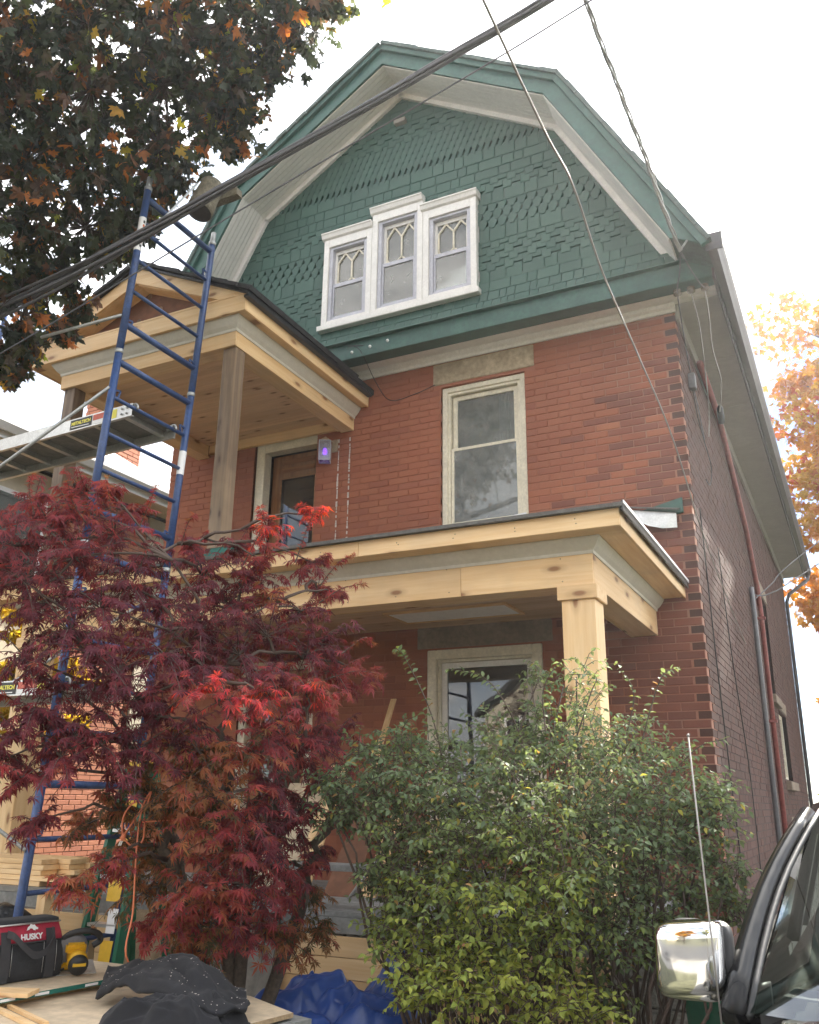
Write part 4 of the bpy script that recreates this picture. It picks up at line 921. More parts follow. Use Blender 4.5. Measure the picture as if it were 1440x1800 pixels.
def scaffold_plank(x0, x1, y0, y1, z, label, skew=0.0, text=True):
    pk = thing('scaffold_plank', label, 'plank', ((x0+x1)/2, (y0+y1)/2, z), 'aluminium scaffold planks')
    def rail(y, s):
        yy = lambda x: y+skew*(x1-x)
        poly = [(0, .05), (0, -.05), (-.028*s, -.05), (-.028*s, -.045), (-.005*s, -.045), (-.005*s, .045), (-.02*s, .045), (-.02*s, .05)]
        A = [Vector((x0, yy(x0)+a, z+b)) for a, b in poly]; B = [Vector((x1, yy(x1)+a, z+b)) for a, b in poly]
        MB().loft([A, B]).build('side_rail', MT['alum'], pk)
    rail(y0, -1); rail(y1, 1)
    n = 3; dk = MB()
    dk.prism([(x0+.02, y0+skew*(x1-x0)+.006, z+.028), (x1-.02, y0+.006, z+.028), (x1-.02, y1-.006, z+.028), (x0+.02, y1+skew*(x1-x0)-.006, z+.028)], (0, 0, .014)); dk.build('deck', MT['plydark'], pk)
    for k in range(8):
        x = x0+.16+k*(x1-x0-.3)/7; o = skew*(x1-x); bx('cross_member', MT['alum'], pk, x-.022, x+.022, y0+o+.006, y1+o-.006, z-.012, z+.027)
    for y in (y0+.03, y1-.03):
        h = MB(); h.beam((x1-.06, y, z+.02), (x1+.0, y, z+.035), .03, .02); h.tube([Vector((x1-.005+.034*math.cos(a), y, z+.018+.036*math.sin(a))) for a in [R(t) for t in range(-20, 200, 20)]], .009, 6); h.build('hook', MT['galv'], pk)
    for s in (0, 1):
        for j in (0, 1): MB().lathe((x1-.05-.05*s, y0-.001, z+.022-.045*j), (0, -1, 0), [(.009, 0), (.009, .004), (.005, .009)], 8).build('rivet', MT['galv'], pk)
    # printed labels on the near rail
    yl = lambda x: y0+skew*(x1-x)-.0012
    lx0, lx1 = x1-.66, x1-.42
    lb = MB().prism([(lx0, yl(lx0), z-.040), (lx1, yl(lx1), z-.040), (lx1, yl(lx1), z+.040), (lx0, yl(lx0), z+.040)], (0, -.0008, 0)).build('label', MT['labelblack'], pk)
    place_text('METALTECH', .036, MT['inkyellow'], lb, ((lx0+lx1)/2, yl((lx0+lx1)/2)-.0022, z+.006), (1, -skew, 0), (0, 0, 1), bold=.0016, sx=1.05)
    bx('print', MT['ink'], lb, lx0+.03, lx1-.03, yl(lx0)-.0018, yl(lx1)-.0012, z-.03, z-.024)
    a, b = lx1+.01, lx1+.19; MB().prism([(a, yl(a), z-.008), (b, yl(b), z-.008), (b, yl(b), z+.038), (a, yl(a), z+.038)], (0, -.0008, 0)).build('label', MT['labelred'], pk)
    MB().prism([(a, yl(a), z-.038), (b, yl(b), z-.038), (b, yl(b), z-.01), (a, yl(a), z-.01)], (0, -.0008, 0)).build('label', MT['ink'], pk)
    a, b = lx1+.195, lx1+.265; MB().prism([(a, yl(a), z-.036), (b, yl(b), z-.036), (b, yl(b), z+.036), (a, yl(a), z+.036)], (0, -.0008, 0)).build('label', MT['inkyellow'], pk)
    return pk
scaffold_plank(-6.1, -3.5, -2.975, -2.49, 4.345, 'upper aluminium scaffold plank hooked on the blue frame under the balcony roof', .055)
scaffold_plank(-6.1, -3.5, -3.28, -2.76, 2.285, 'lower aluminium scaffold plank at the left edge behind the red maple', -.0)

# ------------------------------------------------------------------ wires
def sag(a, b, s, n=24):
    a, b = Vector(a), Vector(b); return [a.lerp(b, t)+Vector((0, 0, -4*s*t*(1-t))) for t in [k/n for k in range(n+1)]]
cb = thing('cable_bundle', 'thick bundle of black cables crossing in front of the gable', 'cable', (-1.3, -3.4, 5.9))
def curve3(pts, n=40):
    P = [Vector(p) for p in pts]; P = [2*P[0]-P[1]]+P+[2*P[-1]-P[-2]]; o = []
    for i in range(1, len(P)-2):
        for k in range(n):
            t = k/n; a, b, c, d = P[i-1:i+3]; o.append(.5*((2*b)+(c-a)*t+(2*a-5*b+4*c-d)*t*t+(3*b-a-3*c+d)*t**3))
    return o+[P[-2]]
base = [(5.2, -3.4, 7.85), (1.9, -3.4, 6.80), (-.098, -3.4, 6.205), (-.697, -3.4, 6.055), (-1.344, -3.4, 5.894), (-2.422, -3.4, 5.655), (-3.169, -3.4, 5.490), (-4.593, -3.4, 5.262), (-7.5, -3.4, 4.98), (-13, -3.4, 4.9)]
C0 = curve3(base, 14)
for k in range(6):
    ph = k*1.05; r = .020 if k else .016
    pts = []
    for i, p in enumerate(C0):
        sp = max(0, (-2.3-p.x))*.014+.014
        a = ph+p.x*.8; pts.append(p+Vector((0, math.cos(a), math.sin(a)))*min(sp+.006, .05)+Vector((0, 0, -.018*max(0, -3.0-p.x)*(k % 3))))
    MB().tube(pts, r*.62, 7).build('strand', MT['cable'], cb)
MB().tube([p+Vector((0, 0, .022)) for p in C0], .006, 6).build('messenger_wire', MT['galv'], cb)
tw = MB(); tw.tube(curve3([(6, -3.5, 7.7), (1.6, -3.5, 6.38), (.196, -3.5, 5.962), (-.397, -3.5, 5.79), (-1.608, -3.5, 5.475), (-2.403, -3.5, 5.266), (-3.276, -3.5, 5.03), (-4.357, -3.5, 4.745), (-7, -3.5, 4.1), (-13, -3.5, 3.0)], 10), .0058, 6)
tag(tw.build('telephone_wire', MT['cable']), 'single thin dark wire running below the thick cable bundle', 'wire')
dw = MB(); dw.tube(curve3([(.16, -8.6, 4.60), (.19, -6.6, 4.35), (.209, -5.249, 4.2), (.222, -4.616, 4.138), (.238, -4.3, 4.11), (.207, -3.705, 4.04), (.203, -2.981, 3.964), (.19, -1.938, 3.856), (.102, -.184, 3.648), (.03, 2.334, 3.369), (.022, 2.9, 3.3)], 8), .0054, 6)
tag(dw.build('drop_wire', MT['barewire']), 'thin pale bare wire running down across the green gable to the side wall', 'wire')
tx = thing('service_cable', 'twisted grey service cable coming down to the right corner of the gable', 'cable', (.21, -.87, 5.93))
TP = [Vector(p) for p in ((-.25, -9.5, 8.3), (-.05, -5.0, 7.10), (.05, -3.01, 6.53), (.09, -2.47, 6.38), (.12, -2.09, 6.27), (.15, -1.72, 6.17), (.17, -1.34, 6.06), (.19, -1.11, 6.00), (.21, -.87, 5.93))]
CP = curve3(TP, 16)
for k in range(3):
    acc = 0; pts = []
    for i, p in enumerate(CP):
        if i: acc += (p-CP[i-1]).length
        a = acc*11+k*2.094; pts.append(p+Vector((math.cos(a), 0, math.sin(a)))*(.011 if k < 2 else .012))
    MB().tube(pts, .0085 if k < 2 else .006, 6).build('strand', MT['galv'] if k < 2 else MT['barewire'], tx)
MB().beam((.21, -.87, 5.93), (.26, -.79, 6.06), .014, .014).build('bracket', MT['galv'], tx)
INS = [(.079, -.29, 5.935), (.195, -.286, 5.935), (.31, -.281, 5.935)]
for k, p in enumerate(INS):
    i_ = MB().lathe(p, (0, 0, -1), [(.012, -.02), (.012, .0), (.03, .004), (.034, .02), (.022, .028), (.022, .034), (.036, .042), (.034, .06), (.018, .066), (.012, .075)], 12).build('insulator', MT['porcelain'])
    tag(i_, ('brown porcelain insulator on the soffit, nearest the brick corner', 'middle one of the three porcelain insulators under the soffit', 'porcelain insulator nearest the gutter of the three under the soffit')[k], 'insulator', 'porcelain insulators under the corner soffit')
def wire(name, pts, r, mat, label, n=10): return tag(MB().tube(curve3(pts, n), r, 6).build(name, MT[mat]), label, 'wire')
wire('tail_wire', [(.21, -.87, 5.93), (.17, -.70, 5.85), (.11, -.48, 5.84), (.079, -.30, 5.88)], .0055, 'cable', 'black tail wire from the service cable to the insulator by the brick corner')
wire('tail_wire', [(.21, -.87, 5.93), (.25, -.70, 5.86), (.29, -.46, 5.84), (.31, -.30, 5.88)], .0055, 'cable', 'black tail wire from the service cable to the insulator near the gutter')
wire('hanging_wire', [(.31, -.281, 5.86), (.30, -.10, 5.70), (.27, .20, 5.55), (.28, .55, 5.40), (.24, .8, 5.33), (.20, .95, 5.24)], .006, 'barewire', 'wire with pale stripped end hanging below the insulator near the gutter')
wire('hanging_wire', [(.195, -.286, 5.86), (.20, .0, 5.70), (.17, .35, 5.58), (.13, .75, 5.38), (.10, .95, 5.20), (.07, 1.0, 5.02)], .006, 'barewire', 'wire hanging from the middle insulator into the old service conduit')
wire('hanging_wire', [(.079, -.29, 5.86), (.05, .1, 5.62), (.03, .5, 5.42), (.03, .8, 5.18), (.03, 1.0, 5.0)], .006, 'cable', 'dark wire hanging from the insulator at the brick corner')
bxo = MB().obox((.035, .47, 5.38), (.03, 0, 0), (0, .05, 0), (0, 0, .075)).build('junction_box', MT['greyplastic'], None, .006); tag(bxo, 'small dark grey junction box on the side wall near the front corner', 'box')
tg = MB().lathe((.20, 1.0, 5.30), (0, .2, -1), [(.012, -.03), (.03, 0), (.034, .08), (.030, .15), (.012, .16)], 10).build('cable_clamp', MT['black']); tag(tg, 'black hanging cable clamp below the soffit at the side', 'clamp')
wire('wall_cable', [(.03, .48, 5.30), (.02, .75, 5.12), (.02, 1.05, 5.0), (.02, 1.4, 4.85), (.018, 1.2, 4.6), (.018, .9, 4.55)], .005, 'black', 'black cable looping from the junction box across the brick side wall')
wire('wall_cable', [(.012, .35, 4.1), (.012, .42, 3.4), (.012, .52, 2.6), (.012, .75, 1.5), (.012, .95, .6)], .0055, 'black', 'black cable running down the side wall near the front corner')
wire('wall_cable', [(.012, 1.35, 4.0), (.012, 1.6, 3.0), (.012, 2.1, 1.9), (.012, 2.2, .6)], .005, 'black', 'second thin cable further back running down the side wall')
tag(MB().tube([(.05, 3.9, 4.15), (.05, 3.92, 3.9), (.05, 3.95, .35)], .03, 8).build('conduit', MT['greyplastic']), 'dark upright conduit on the side wall beside the red pipe', 'pipe')
wire('side_cable', [(.04, 3.9, 4.06), (.25, 4.1, 4.10), (.8, 4.9, 4.6), (4, 9, 7.5)], .007, 'cable', 'black cable leaving the conduit head to the right past the gutter')
wire('side_cable', [(.04, 3.95, 3.98), (.25, 4.3, 4.25), (.8, 5.2, 4.95), (4, 9.5, 8.2)], .007, 'cable', 'second black cable leaving the conduit head above the first')
wire('string_light_cord', [(-3.02, -.42, 6.03), (-3.2, -.43, 6.06), (-3.05, -.44, 5.98), (-2.98, -.20, 5.70), (-2.9, -.03, 5.56), (-2.62, -.012, 5.585), (-2.40, -.012, 5.640)], .004, 'black', 'thin black cord hanging from the cornice along the brick to the window lintel')
for k, p in enumerate(((-2.93, -.425, 5.99), (-2.73, -.425, 6.01), (-3.14, -.425, 5.97))): 
    bulb = MB().lathe(p, (0, -1, 0), [(.008, 0), (.016, .01), (.016, .022), (.006, .032)], 8).build('clip', MT['ink']); tag(bulb, ('white clip on the cornice board beside the black cord', 'white clip on the cornice board, furthest right', 'white clip on the cornice board next to the balcony roof')[k], 'clip', 'white clips on the green cornice')
# sawn-off pole stub left hanging on the bundle
ax = Vector((-.10, -.30, -1)).normalized(); top = Vector((-3.02, -3.02, 6.05))
ps = thing('pole_stub', 'sawn off wooden pole stub hanging from the black cable bundle', 'pole stub', top)
prof = [(.088, -.22), (.092, -.16), (.097, -.08), (.101, 0), (.104, .06), (.103, .10)]
top = Vector((-3.06, -2.92, 6.05))
MB().lathe(top, ax, prof, 18).build('shaft', MT['stub'], ps); MB().lathe(top+ax*.1005, ax, [(.098, 0), (.096, .004), (.05, .0055)], 18).build('sawn_end', MT['stubend'], ps)
MB().obox(top+Vector((.06, .17, .15)), (.13, .02, .02), (0, .035, 0), (-.005, 0, .035)).build('crossarm', MT['stub'], ps)
MB().beam(top+Vector((0, -.09, .12)), (-3.05, -3.40, 5.52), .012, .012).build('strap', MT['galv'], ps)
# wall lantern by the balcony door
lp = thing('wall_lantern', 'glass wall lantern with a glowing purple bulb beside the balcony door', 'lamp', (-3.62, -.12, 5.07))
bx('back_plate', MT['bronze'], lp, -3.60, -3.53, -.018, -.001, 5.10, 5.24, .004); MB().tube([(-3.565, -.015, 5.19), (-3.58, -.07, 5.21), (-3.615, -.115, 5.205)], .008, 8).build('arm', MT['bronze'], lp)
MB().lathe((-3.617, -.12, 5.185), (0, 0, 1), [(.055, 0), (.055, .012), (.042, .03), (.02, .042), (.008, .055)], 14).build('cap', MT['bronze'], lp)
c = Vector((-3.617, -.12, 0)); hw = .058; gz0, gz1 = 4.965, 5.183; ca, sa = math.cos(.5), math.sin(.5)
X = Vector((ca, sa, 0)); Yv = Vector((-sa, ca, 0)); gp = MB()
for s in (-1, 1): gp.obox(c+X*hw*s+Vector((0, 0, (gz0+gz1)/2)), X*.0015, Yv*hw, (0, 0, (gz1-gz0)/2)); gp.obox(c+Yv*hw*s+Vector((0, 0, (gz0+gz1)/2)), X*hw*.97, Yv*.0015, (0, 0, (gz1-gz0)/2))
gp.build('pane', MT['lampglass'], lp); gf = MB()
for s in (-1, 1):
    for q in (-1, 1): gf.beam(c+X*hw*s+Yv*hw*q+Vector((0, 0, gz0)), c+X*hw*s+Yv*hw*q+Vector((0, 0, gz1)), .007, .007)
    for zz in (gz0, gz1): gf.beam(c+X*hw*s-Yv*hw+Vector((0, 0, zz)), c+X*hw*s+Yv*hw+Vector((0, 0, zz)), .007, .007); gf.beam(c-X*hw+Yv*hw*s+Vector((0, 0, zz)), c+X*hw+Yv*hw*s+Vector((0, 0, zz)), .0065, .0065)
gf.build('cage', MT['sash'], lp); MB().lathe((-3.617, -.12, 5.17), (0, 0, -1), [(.014, 0), (.014, .05), (.009, .06)], 10).build('socket', MT['ink'], lp)
MB().lathe((-3.617, -.12, 5.11), (0, 0, -1), [(.010, 0), (.020, .015), (.024, .04), (.018, .062), (.005, .07)], 12).build('bulb', MT['purple'], lp)
# green half-round offcut lying on the porch roof
hp = [(-3.36+.4*t, -2.23, 3.335-.055*math.sin(math.pi*min(1, max(0, t)))**.6+.055) for t in [k/12 for k in range(13)]]
tag(MB().prism([(-3.37, -2.235, 3.42)]+[(-3.36+.40*t, -2.235, 3.425-.075*math.sin(math.pi*t)**.55) for t in [k/14 for k in range(15)]]+[(-2.955, -2.235, 3.42)], (0, -.035, 0)).build('offcut', MT['teal']), 'dark green half round offcut lying on the porch roof edge below the balcony post', 'offcut')

# ------------------------------------------------------------------ leaves
def star(ang, lens, w, droop=.22, base=0.0):
    V = [(0, base, 0)]; Fc = []
    for a, l in zip(ang, lens):
        d = np.array([math.sin(R(a)), math.cos(R(a))]); n = np.array([d[1], -d[0]]); i = len(V)
        m_ = d*l*.46; t = d*l
        for p in (m_-n*w*l, t, m_+n*w*l): V.append((p[0], p[1]+base, -droop*(p[0]**2+p[1]**2)))
        Fc += [(0, i, i+1), (0, i+1, i+2)]
    return np.array(V), Fc
def jm(k):
    r = random.Random(k); an = [-128, -82, -42, 0, 42, 82, 128]; ln = [.42, .72, .92, 1.0, .92, .72, .42]
    return star([a+r.uniform(-9, 9) for a in an], [l*r.uniform(.78, 1.10) for l in ln], r.uniform(.095, .125), r.uniform(.10, .75))
def nm(k):
    r = random.Random(k); pts = []
    prof = [(180, .12), (150, .40), (128, .52), (112, .40), (92, .60), (78, .92), (66, .62), (55, .66), (44, .86), (36, .52), (22, .60), (14, .86), (0, 1.10)]
    full = [(a, l) for a, l in prof]+[(-a, l) for a, l in reversed(prof[1:-1])]
    V = [(0, 0, 0.0)]+[(math.sin(R(a))*l*.8, math.cos(R(a))*l*.8, -r.uniform(.1, .3)*l*l+r.uniform(-.05, .05)) for a, l in full]
    n = len(full); return np.array(V), [(0, 1+i, 1+(i+1) % n) for i in range(n)]
def ov(k):
    r = random.Random(k); c = r.uniform(.05, .14)
    V = [(0, 0, 0), (-.27, .36, c), (-.20, .70, c*.7-.04), (0, 1, -.16), (.20, .70, c*.7-.04), (.27, .36, c), (0, .5, -.01)]
    return np.array(V), [(0, 6, 1), (1, 6, 2), (2, 6, 3), (0, 5, 6), (5, 4, 6), (4, 3, 6)]
def tri(k):
    r = random.Random(k); return star([-75, -25, 25, 75], [.7, 1, 1, .7], .26, r.uniform(0, .3))
TPL = {'jm': [jm(k) for k in range(9)], 'nm': [nm(k) for k in range(5)], 'ov': [ov(k) for k in range(3)], 'tri': [tri(k) for k in range(3)]}
def leaf_frames(tip, nrm):
    tip = tip/np.linalg.norm(tip, axis=1, keepdims=True); nrm = nrm-tip*(nrm*tip).sum(1, keepdims=True)
    nrm = nrm/np.maximum(1e-6, np.linalg.norm(nrm, axis=1, keepdims=True)); side = np.cross(tip, nrm)
    return np.stack([side, tip, nrm], axis=2)
LEAFN = 0
def foliage(root, kind, pos, tip, nrm, size, tone, mat, n_obj=300, name='foliage'):
    """the n_obj leaves that show largest become leaf objects, the rest one joined mesh"""
    N = len(pos); FR = leaf_frames(tip, nrm); tp = TPL[kind]; pick = RNG.integers(0, len(tp), N)
    cl, cf, crr, cu_ = (np.array(v) for v in (CAM_LOC, CAM_F, CAM_R, CAM_U))
    d = pos-cl; w = d@cf; u = 720+F_PX*(d@crr)/np.maximum(w, .1); v = 900-F_PX*(d@cu_)/np.maximum(w, .1)
    score = size/np.maximum(w, .1)*np.abs((FR[:, :, 2]*d).sum(1)/np.linalg.norm(d, axis=1))**.5-.35*w*size.mean()/max(1, w.mean()); bad = (w < .2) | (u < 0) | (u > 1440) | (v < 0) | (v > 1800); score[bad] = -1e9
    order = np.argsort(-score); chosen = [i for i in order[:n_obj] if not bad[i]]; rest = np.ones(N, bool); rest[chosen] = False
    rw = np.array(worg(root))
    mes = []
    for (V, Fc) in tp:
        me = bpy.data.meshes.new('leaf'); me.from_pydata(V.tolist(), [], Fc); me.materials.append(mat); mes.append(me)
    for i in chosen:
        o = bpy.data.objects.new('leaf', mes[pick[i]]); COL.objects.link(o); o.parent = root; s = size[i]
        M = Matrix([[*(FR[i, r]*s), pos[i, r]-rw[r]] for r in range(3)]+[[0, 0, 0, 1]]); o.matrix_basis = M; o['tone'] = float(tone[i])
    AV, AF, AT, off = [], [], [], 0
    for k, (V, Fc) in enumerate(tp):
        ix = np.where(rest & (pick == k))[0]
        if not len(ix): continue
        P = np.einsum('nij,vj->nvi', FR[ix]*size[ix, None, None], V)+pos[ix, None, :]; nv = len(V)
        AV.append(P.reshape(-1, 3)); F0 = np.array(Fc); AF.append((F0[None]+(np.arange(len(ix))*nv)[:, None, None]+off).reshape(-1, F0.shape[1])); AT.append(np.repeat(tone[ix], len(Fc))); off += len(ix)*nv
    V = np.concatenate(AV); Fq = np.concatenate(AF); T = np.concatenate(AT)
    me = bpy.data.meshes.new(name); me.vertices.add(len(V)); me.loops.add(Fq.size); me.polygons.add(len(Fq))
    c = (V.min(0)+V.max(0))/2; me.vertices.foreach_set('co', (V-c).ravel()); me.loops.foreach_set('vertex_index', Fq.ravel().astype(np.int32))
    me.polygons.foreach_set('loop_start', (np.arange(len(Fq))*Fq.shape[1]).astype(np.int32)); me.polygons.foreach_set('loop_total', np.full(len(Fq), Fq.shape[1], np.int32))
    me.update(calc_edges=True); me.validate(); a = me.attributes.new('tone', 'FLOAT', 'FACE'); a.data.foreach_set('value', T); me.materials.append(mat)
    return link(name, me, c, root, 'stuff')
def rvec(n): v = RNG.normal(size=(n, 3)); return v/np.linalg.norm(v, axis=1, keepdims=True)
def limb(mb, a, b, r0, r1, wob=.06, n=6):
    a, b = Vector(a), Vector(b); L_ = (b-a).length; pts = []
    for i in range(n+1):
        t = i/n; p = a.lerp(b, t)+Vector((random.uniform(-1, 1), random.uniform(-1, 1), random.uniform(-.4, .4)))*wob*L_*math.sin(math.pi*t)*.5+Vector((0, 0, .10*L_*math.sin(math.pi*t))); pts.append(p)
    mb.tube(pts, [r0+(r1-r0)*i/n for i in range(n+1)], 7); return pts

# crown clumps: centre, radius, leaf tone
MSHOOT=[[(-2.37,-4.11,2.93),(-2.36,-4.17,3.09),(-2.36,-4.22,3.21)],[(-2.46,-4.22,2.97),(-2.49,-4.30,3.07),(-2.49,-4.35,3.17)],[(-2.62,-4.42,2.99),(-2.62,-4.47,3.10),(-2.60,-4.48,3.18)],[(-2.27,-4.03,2.97),(-2.22,-4.03,3.10),(-2.17,-4.04,3.20)],[(-1.87,-3.63,2.83),(-1.80,-3.62,2.97),(-1.74,-3.62,3.09)],[(-1.64,-3.47,2.85),(-1.57,-3.48,3.03),(-1.51,-3.49,3.14)],[(-1.54,-3.37,2.73),(-1.44,-3.34,2.86),(-1.36,-3.31,2.90)],[(-1.55,-3.35,2.64),(-1.44,-3.30,2.72),(-1.33,-3.25,2.75)],[(-1.52,-3.25,2.24),(-1.39,-3.18,2.28),(-1.26,-3.11,2.26)],[(-1.46,-3.24,2.37),(-1.35,-3.19,2.46),(-1.31,-3.16,2.43)],[(-2.12,-3.86,2.90),(-2.08,-3.87,3.02),(-2.04,-3.86,3.07)],[(-2.72,-4.26,2.04),(-2.76,-4.31,2.08),(-2.79,-4.35,2.06)],[(-2.59,-4.08,1.55),(-2.64,-4.13,1.50),(-2.67,-4.18,1.42)]]
MAPLE=[(-2.51,-4.04,3.21,0.10,0.45),(-2.86,-4.23,3.15,0.24,0.42),(-2.57,-4.21,3.03,0.26,0.45),(-2.51,-3.84,3.15,0.14,0.45),(-2.79,-4.38,2.84,0.29,0.38),(-2.43,-4.29,2.76,0.34,0.35),(-2.43,-3.82,2.86,0.27,0.33),(-2.36,-3.49,3.02,0.14,0.40),(-2.16,-3.33,3.02,0.16,0.38),(-1.94,-3.34,3.12,0.14,0.97),(-1.78,-3.13,3.25,0.10,0.97),(-1.91,-3.39,2.91,0.18,0.50),(-1.80,-3.05,2.97,0.16,0.40),(-1.83,-3.42,2.67,0.16,0.60),(-2.66,-4.30,2.54,0.32,0.30),(-2.36,-4.14,2.52,0.34,0.30),(-2.18,-3.83,2.58,0.32,0.30),(-2.09,-3.46,2.66,0.30,0.33),(-1.82,-3.12,2.66,0.24,0.35),(-1.70,-2.94,2.80,0.10,0.40),(-2.62,-4.36,2.27,0.25,0.30),(-2.24,-4.29,2.26,0.32,0.27),(-1.99,-4.05,2.28,0.35,0.27),(-1.85,-3.64,2.33,0.34,0.28),(-1.68,-3.25,2.38,0.26,0.30),(-1.61,-3.05,2.29,0.20,0.45),(-1.50,-2.85,2.28,0.08,0.50),(-1.73,-4.10,2.08,0.13,0.93),(-1.58,-4.05,2.04,0.15,0.88),(-1.54,-3.80,2.09,0.14,0.86),(-1.44,-3.60,2.13,0.15,0.84),(-1.60,-3.56,2.07,0.24,0.55),(-1.51,-3.37,2.11,0.19,0.50),(-2.50,-4.19,2.10,0.25,0.30),(-2.19,-4.04,2.05,0.27,0.28),(-2.54,-4.39,1.88,0.15,0.30),(-2.20,-4.19,1.84,0.29,0.30),(-1.97,-3.97,1.85,0.27,0.30),(-2.32,-4.31,1.78,0.21,0.40),(-2.43,-4.42,1.68,0.18,0.42),(-1.64,-3.85,1.80,0.26,0.68),(-1.83,-3.93,1.82,0.17,0.72),(-1.57,-3.53,1.87,0.24,0.40),(-1.56,-3.11,1.95,0.16,0.30),(-2.29,-3.79,1.67,0.25,0.75),(-1.76,-3.86,1.61,0.23,0.70),(-1.64,-3.56,1.65,0.24,0.35),(-1.63,-3.15,1.71,0.19,0.30),(-2.55,-4.21,1.48,0.12,0.35),(-2.55,-3.88,1.47,0.16,0.72),(-2.46,-3.64,1.38,0.20,0.74),(-1.85,-3.87,1.48,0.21,0.66),(-1.74,-3.64,1.48,0.27,0.30),(-1.66,-3.30,1.48,0.22,0.30),(-1.69,-3.74,1.36,0.24,0.45),(-1.66,-3.45,1.29,0.25,0.40),(-1.63,-3.15,1.34,0.13,0.35),(-2.14,-4.13,1.32,0.13,0.55),(-2.15,-4.31,1.24,0.13,0.60),(-2.31,-3.68,1.15,0.23,0.75),(-1.85,-3.89,1.19,0.21,0.55),(-1.75,-3.81,1.14,0.18,0.55),(-1.95,-3.84,1.05,0.15,0.55),(-2.27,-3.66,0.99,0.10,0.50),(-1.69,-3.48,1.14,0.22,0.50),(-1.83,-3.46,0.97,0.25,0.40),(-1.72,-3.08,1.16,0.17,0.75),(-1.91,-3.67,0.97,0.19,0.74),(-1.73,-3.26,0.93,0.19,0.74),(-1.70,-2.97,0.93,0.12,0.74),(-2.73,-4.25,1.79,0.13,0.30),(-2.92,-3.83,3.32,0.22,0.45),(-1.97,-2.71,2.88,0.15,0.40),(-3.02,-3.91,2.82,0.42,0.30),(-2.64,-3.15,2.63,0.55,0.28),(-2.17,-2.84,2.09,0.47,0.28),(-2.89,-3.46,2.25,0.54,0.28),(-2.38,-2.96,1.62,0.54,0.74),(-2.60,-3.15,1.24,0.40,0.76),(-2.74,-4.19,2.98,0.36,0.36),(-2.44,-4.03,2.95,0.29,0.36),(-2.69,-4.37,2.65,0.35,0.30),(-2.33,-3.98,2.67,0.35,0.28),(-2.18,-3.58,2.81,0.30,0.30),(-2.01,-3.43,2.79,0.27,0.33),(-2.39,-4.30,2.38,0.36,0.28),(-2.01,-3.79,2.44,0.34,0.27),(-1.79,-3.48,2.45,0.32,0.28),(-1.68,-3.13,2.46,0.23,0.30),(-2.15,-4.18,2.19,0.32,0.27),(-1.92,-3.83,2.24,0.27,0.30),(-1.73,-3.54,2.22,0.25,0.40),(-2.50,-4.35,1.99,0.21,0.30),(-2.01,-4.02,1.98,0.27,0.28),(-2.08,-4.07,1.82,0.27,0.30),(-2.37,-4.20,1.89,0.24,0.30),(-1.60,-3.69,1.89,0.27,0.45),(-1.54,-3.37,1.88,0.25,0.35),(-1.90,-3.91,1.69,0.24,0.70),(-1.68,-3.73,1.51,0.27,0.50),(-1.62,-3.27,1.57,0.22,0.35),(-2.03,-3.86,1.56,0.24,0.72),(-1.63,-3.56,1.43,0.24,0.35),(-2.38,-3.87,1.55,0.19,0.72),(-1.79,-3.83,1.31,0.21,0.60),(-1.70,-3.62,1.20,0.24,0.45),(-1.65,-3.31,1.23,0.19,0.50),(-2.31,-3.67,1.31,0.23,0.74),(-2.05,-3.63,0.98,0.19,0.60),(-1.83,-3.60,0.99,0.19,0.50),(-1.74,-3.40,0.97,0.19,0.60)]
